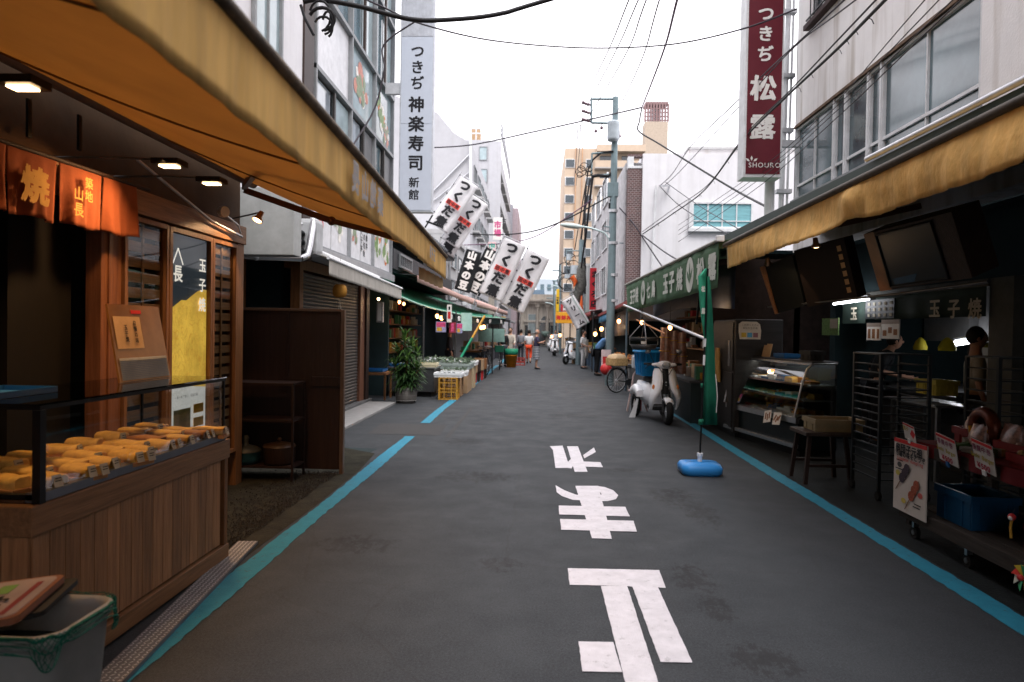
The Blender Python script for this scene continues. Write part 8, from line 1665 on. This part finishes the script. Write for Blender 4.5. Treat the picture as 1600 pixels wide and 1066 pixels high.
for px, py in ((931, 205), (940, 200), (968, 213)): mb = MB(); a = Pp(px, py); mb.ball(a, .05, 8, 6); mb.tube([a, a+V((0, 0, .16))], .012, 5); part('bushing', mb, M('insulator', (.16, .1, .12), .4), up)
for px, py in ((953, 297), (962, 297)): mb = MB(); mb.obox(Pp(px, py), .14, .2, .42); part('junction_box', mb, mPole, up, .01)
mb = MB(); mb.tube([Pp(958, 238)-V((0, .1, 0)), Pp(940, 238), Pp(926, 250), Pp(922, 262)], .03, 6); mb.tube([Pp(925, 276), Pp(935, 274), Pp(950, 276), Pp(958, 268)], .05, 6); mb.tube([Pp(958, 276), Pp(956, 300), Pp(957, 316)], .05, 6); part('feeder_cable', mb, mCable, up)
for i in range(7): mb = MB(); c = Pp(913+rnd.uniform(-7, 9), 268+rnd.uniform(-9, 7)); rr_ = rnd.uniform(.08, .16); mb.tube([c+V((rr_*math.cos(a), .04*math.sin(a*2), rr_*.8*math.sin(a))) for a in [j*math.pi/6 for j in range(12)]], .012, 5, closed=True); part('cable_loop', mb, mCable, up)
for i in range(6): mb = MB(); c = Pp(958+rnd.uniform(-7, 6), 312+rnd.uniform(-10, 10)); mb.obox(c, .1, .12, rnd.uniform(.06, .2)); part('cable_joint', mb, mCable, up, .01)
mb = MB(); mb.tube([Pp(955, 405), Pp(953, 375), Pp(945, 364), Pp(925, 357), Pp(898, 352)], .03, 8); part('lamp_arm', mb, M('arm_mint', (.45, .55, .55), .4), up); mb = MB(); mb.ball(Pp(893, 353), (.36, .12, .08), 14, 6, Matrix.Rotation(R(6), 3, 'Y')); part('lamp_head', mb, M('lamp_mint', (.5, .58, .56), .4), up)
mb = MB(); mb.obox(Pp(955, 369), .16, .14, .12); mb.cyl(Pp(952, 369), Pp(958, 372), .07, 10); part('camera_box', mb, mWhiteP, up, .01)
rods('small_arm', [((944, 354), (960, 356)), ((944, 361), (960, 362)), ((968, 380), (984, 380)), ((984, 380), (998, 391))], mPole, .02)
for py in (330, 380, 430, 470): mb = MB(); a = Pp(958, py); mb.cyl(a-V((0, 0, .04)), a+V((0, 0, .04)), .14, 14); part('band', mb, mAlu, up)
up2 = thing('utility_pole', 'dark far pole with a grey transformer and hanging cables over the red sign', 'pole', (2.2, 33, 0))
def Q2(px, py): return WY(px, py, 33)
mb = MB(); mb.cyl((Q2(903, 560).x, 33, 0), Q2(909, 375), .13, 10); part('shaft', mb, mPole, up2)
for k, pts in enumerate(([(926, 276), (920, 330), (912, 400), (906, 470)], [(916, 290), (912, 340), (905, 400)], [(922, 280), (914, 330), (914, 460)])): mb = MB(); mb.tube([Q2(*p) for p in pts], .05, 6); part('hanging_cable', mb, mCable, up2)
for (px, py, w_, h_) in ((899, 422, .38, .42), (889, 402, .2, .3), (911, 395, .2, .5), (887, 432, .25, .2)): mb = MB(); mb.cyl(Q2(px, py)-V((0, 0, h_/2)), Q2(px, py)+V((0, 0, h_/2)), w_/2*1.3, 10); part('transformer', mb, M('transformer', (.42, .47, .5), .45), up2)
mb = MB(); mb.tube([Q2(885, 392), Q2(885, 420), Q2(905, 420)], .03, 6); mb.tube([Q2(885, 392), Q2(912, 392)], .03, 6); part('frame', mb, mPole, up2)
for i in range(9): mb = MB(); c = Q2(rnd.uniform(880, 912), rnd.uniform(385, 445)); rr_ = rnd.uniform(.15, .4); mb.tube([c+V((rr_*math.cos(a), .1, rr_*math.sin(a))) for a in [j*math.pi/5 for j in range(9)]], .018, 4); part('cable_loop', mb, mCable, up2)
for k, (px, Y_, top_) in enumerate(((875, 48, 413), (866, 60, 440))):
    t = thing('far_pole', ['thin far pole with crossarms above the orange sign', 'thinnest far pole at the end of the lane'][k], 'pole', (WY(px, 500, Y_).x, Y_, 0)); mb = MB(); mb.cyl((WY(px, 540, Y_).x, Y_, 0), WY(px, top_, Y_), .09, 8); part('shaft', mb, mPole, t)
    for py in (top_+10, top_+26): mb = MB(); mb.tube([WY(px-12, py, Y_), WY(px+1, py, Y_)], .05, 6); part('crossarm', mb, mPole, t)
    mb = MB(); mb.tube([WY(px, top_+38, Y_), WY(px-6, top_+34, Y_), WY(px-14, top_+33, Y_)], .05, 6); part('lamp_arm', mb, M('arm_mint', (.45, .55, .55), .4), t)
def smooth(P, n=10):
    out = []
    for i in range(len(P)-1):
        for j in range(n): out.append(poly(P, (i+j/n)/(len(P)-1)))
    return out+[P[-1]]
def cable(pts, r_, label, m_=None, lash=0):
    """a span hung between real points (pixel of the photo taken at the depth Y of each support)"""
    r_ = min(r_*1.45, .020)+.001 if r_ < .025 else r_; P = [WY(x, y, Y) for x, y, Y in pts]
    if pts[-1][1] < 0: d = (P[-1]-P[-2]); P.append(P[-1]+d.normalized()*(max(.5, min(9, (4.1-P[-1].x)/d.normalized().x)) if d.x > .2 else 9))      # on past the frame to the next support
    if pts[0][1] < 0: d = (P[0]-P[1]).normalized(); P.insert(0, P[0]+d*1.2)
    P = smooth(P) if len(P) > 2 else P; mb = MB(); mb.tube(P, r_, 6)
    t = thing('overhead_cable', label, 'cable', P[0], 0, 'overhead wires across the lane'); part('wire', mb, m_ or mWire, t)
    if lash:
        for i in range(lash):
            f = rnd.random()*(len(P)-2); q = P[int(f)]; mb = MB(); s = rnd.uniform(.5, 1.2); mb.tube([q, q+V((.04, 0, .05))*s, q+V((.09, .02, .04))*s, q+V((.1, .0, -.01))*s], r_*.3, 4); part('lashing_end', mb, mWire, t)
    return t
th = cable([(474, 3, 8), (500, 0, 8), (560, 10, 8), (640, 30, 8.2), (700, 31, 8.4), (780, 22, 8.6), (870, -4, 8.8)], .028, 'thick black cable crossing the top from the left building', mCable)
for i, (cx_, cy_, rx_, ry_) in enumerate(((503, 30, 20, 18), (505, 40, 15, 14), (512, 38, 10, 20), (500, 25, 24, 24))):
    mb = MB(); mb.tube([WY(cx_+rx_*math.cos(a)*(1-.1*i), cy_+ry_*math.sin(a), 7.9+.03*math.sin(a)) for a in [R(-160+j*24) for j in range(11)]], .014 if i else .02, 6); part('coil', mb, mCable, th)
mb = MB(); mb.tube([WY(470, 8, 8), WY(476, 28, 8), WY(490, 55, 8)], .018, 6); part('coil', mb, mCable, th)
cable([(560, -6, 9), (600, 12, 9), (660, 38, 10), (760, 62, 11), (870, 73, 12), (960, 75, 12), (1060, 68, 11.5), (1165, 44, 10.5), (1245, 14, 10)], .008, 'long thin wire sagging across the white sky under the thick cable')
cable([(648, 34, 10), (600, 70, 10), (600, 110, 10), (585, 170, 10), (553, 225, 9.6), (530, 262, 9)], .008, 'thin wire looping down over the glazed front')
cable([(675, 231, 22), (740, 226, 22), (830, 207, 21), (925, 186, 20.5), (1003, 168, 19)], .014, 'wire from the white gable house to the junction over the pole'); cable([(1003, 168, 19), (1018, 130, 15), (1040, 70, 12), (1060, -8, 9)], .012, 'dark wire dropping from the top edge to the junction over the pole', M('wire_plum', (.12, .05, .1), .6))
cable([(1003, 168, 19), (999, 190, 19), (998, 205, 19), (1030, 225, 18), (1090, 262, 16), (1150, 298, 14), (1203, 326, 11)], .016, 'cable sloping from the junction down to the foot of the maroon sign', mCable)
for k, (a, b, c) in enumerate((((911, 160), (950, 80), (985, -6)), ((914, 172), (962, 80), (1000, -6)), ((918, 186), (975, 90), (1012, -6)), ((963, 178), (1000, 100), (1032, -6)))): cable([(*a, 20.6), (*b, 12), (*c, 8)], .006, ['faint wire rising leftmost from the insulators to the top edge', 'faint wire second from the left rising from the insulators', 'faint wire third from the left rising from the insulators', 'faint wire rising to the top edge from the pole top'][k])
cable([(1004, 366, 19.9), (1050, 335, 18), (1100, 298, 15), (1160, 220, 11), (1230, 150, 8.6), (1310, 75, 6.6), (1395, -12, 5)], .009, 'heavy lashed cable running from the brick building up over the right windows', mCable, 22)
cable([(1004, 362, 19.9), (1055, 325, 18), (1105, 290, 15), (1162, 214, 11), (1232, 144, 8.6), (1306, 66, 6.6), (1380, -12, 5)], .005, 'thinner cable strung just above the heavy lashed one', mCable)
cable([(1003, 311, 22), (1045, 278, 19), (1080, 228, 16), (1150, 160, 12), (1200, 110, 10), (1330, -10, 6.5)], .006, 'wire crossing the middle of the maroon sign from below left')
cable([(1003, 314, 22), (1050, 280, 19), (1150, 172, 12), (1240, 75, 9), (1350, -10, 6.5)], .005, 'thin parallel wire crossing the upper part of the maroon sign')
for k, (y0, x1, th_) in enumerate(((330, 1452, .0025), (338, 1475, .0025), (345, 1497, .0025), (356, 1510, .003))): cable([(1060, y0+22, 17), (1180, y0-60, 11), (1300, y0-165, 7.5), (x1, -8, 4.6)], th_, ['uppermost of the thin wires over the right wall', 'second of the thin wires over the right wall', 'third of the thin wires over the right wall', 'lowest of the thin wires over the right wall'][k])
cable([(968, 325, 20.5), (990, 350, 20), (1010, 380, 19.9), (1030, 410, 19), (1045, 432, 17)], .012, 'black cable falling from the pole behind the green awning'); cable([(1004, 368, 19.9), (1040, 395, 18), (1075, 415, 15)], .012, 'cable from the brick corner down to the green awning')
cable([(1030, 290, 19.9), (1060, 320, 19), (1110, 352, 16), (1160, 375, 12)], .007, 'thin wire slanting before the curtained window'); cable([(1040, 285, 19.9), (1090, 320, 18), (1140, 350, 14), (1180, 372, 11)], .006, 'second thin wire slanting before the curtained window')
cable([(735, 366, 24), (780, 367, 23), (830, 362, 22), (880, 345, 21), (950, 308, 20.6)], .022, 'black cable from the banners to the utility pole', mCable); cable([(725, 383, 24), (790, 380, 23.5), (840, 368, 22), (900, 330, 21), (925, 312, 20.6)], .010, 'thinner cable just below the black one over the banners', M('wire_plum', (.12, .05, .1), .6))
cable([(926, 276, 20.6), (922, 310, 24), (916, 360, 28), (908, 420, 32)], .04, 'thick black feeder sagging away from the lower pole frame', mCable)
cable([(920, 262, 20.6), (908, 330, 27), (898, 390, 32)], .02, 'black feeder left of the thick one', mCable)
for k, (x0, x1) in enumerate(((903, 899), (907, 902))): cable([(x0, 195, 20.6), (x0-2, 240, 27), (x1-2, 290, 40)], .008, ['thin vertical wire before the peach apartments, left', 'thin vertical wire before the peach apartments, right'][k])
mb = MB(); mb.tube([(-2.02, 33.0, 2.0), (-1.8, 30, 3.5)], .01, 4)
print('objects', len(bpy.data.objects), 'tris', sum(len(m.polygons) for m in bpy.data.meshes))
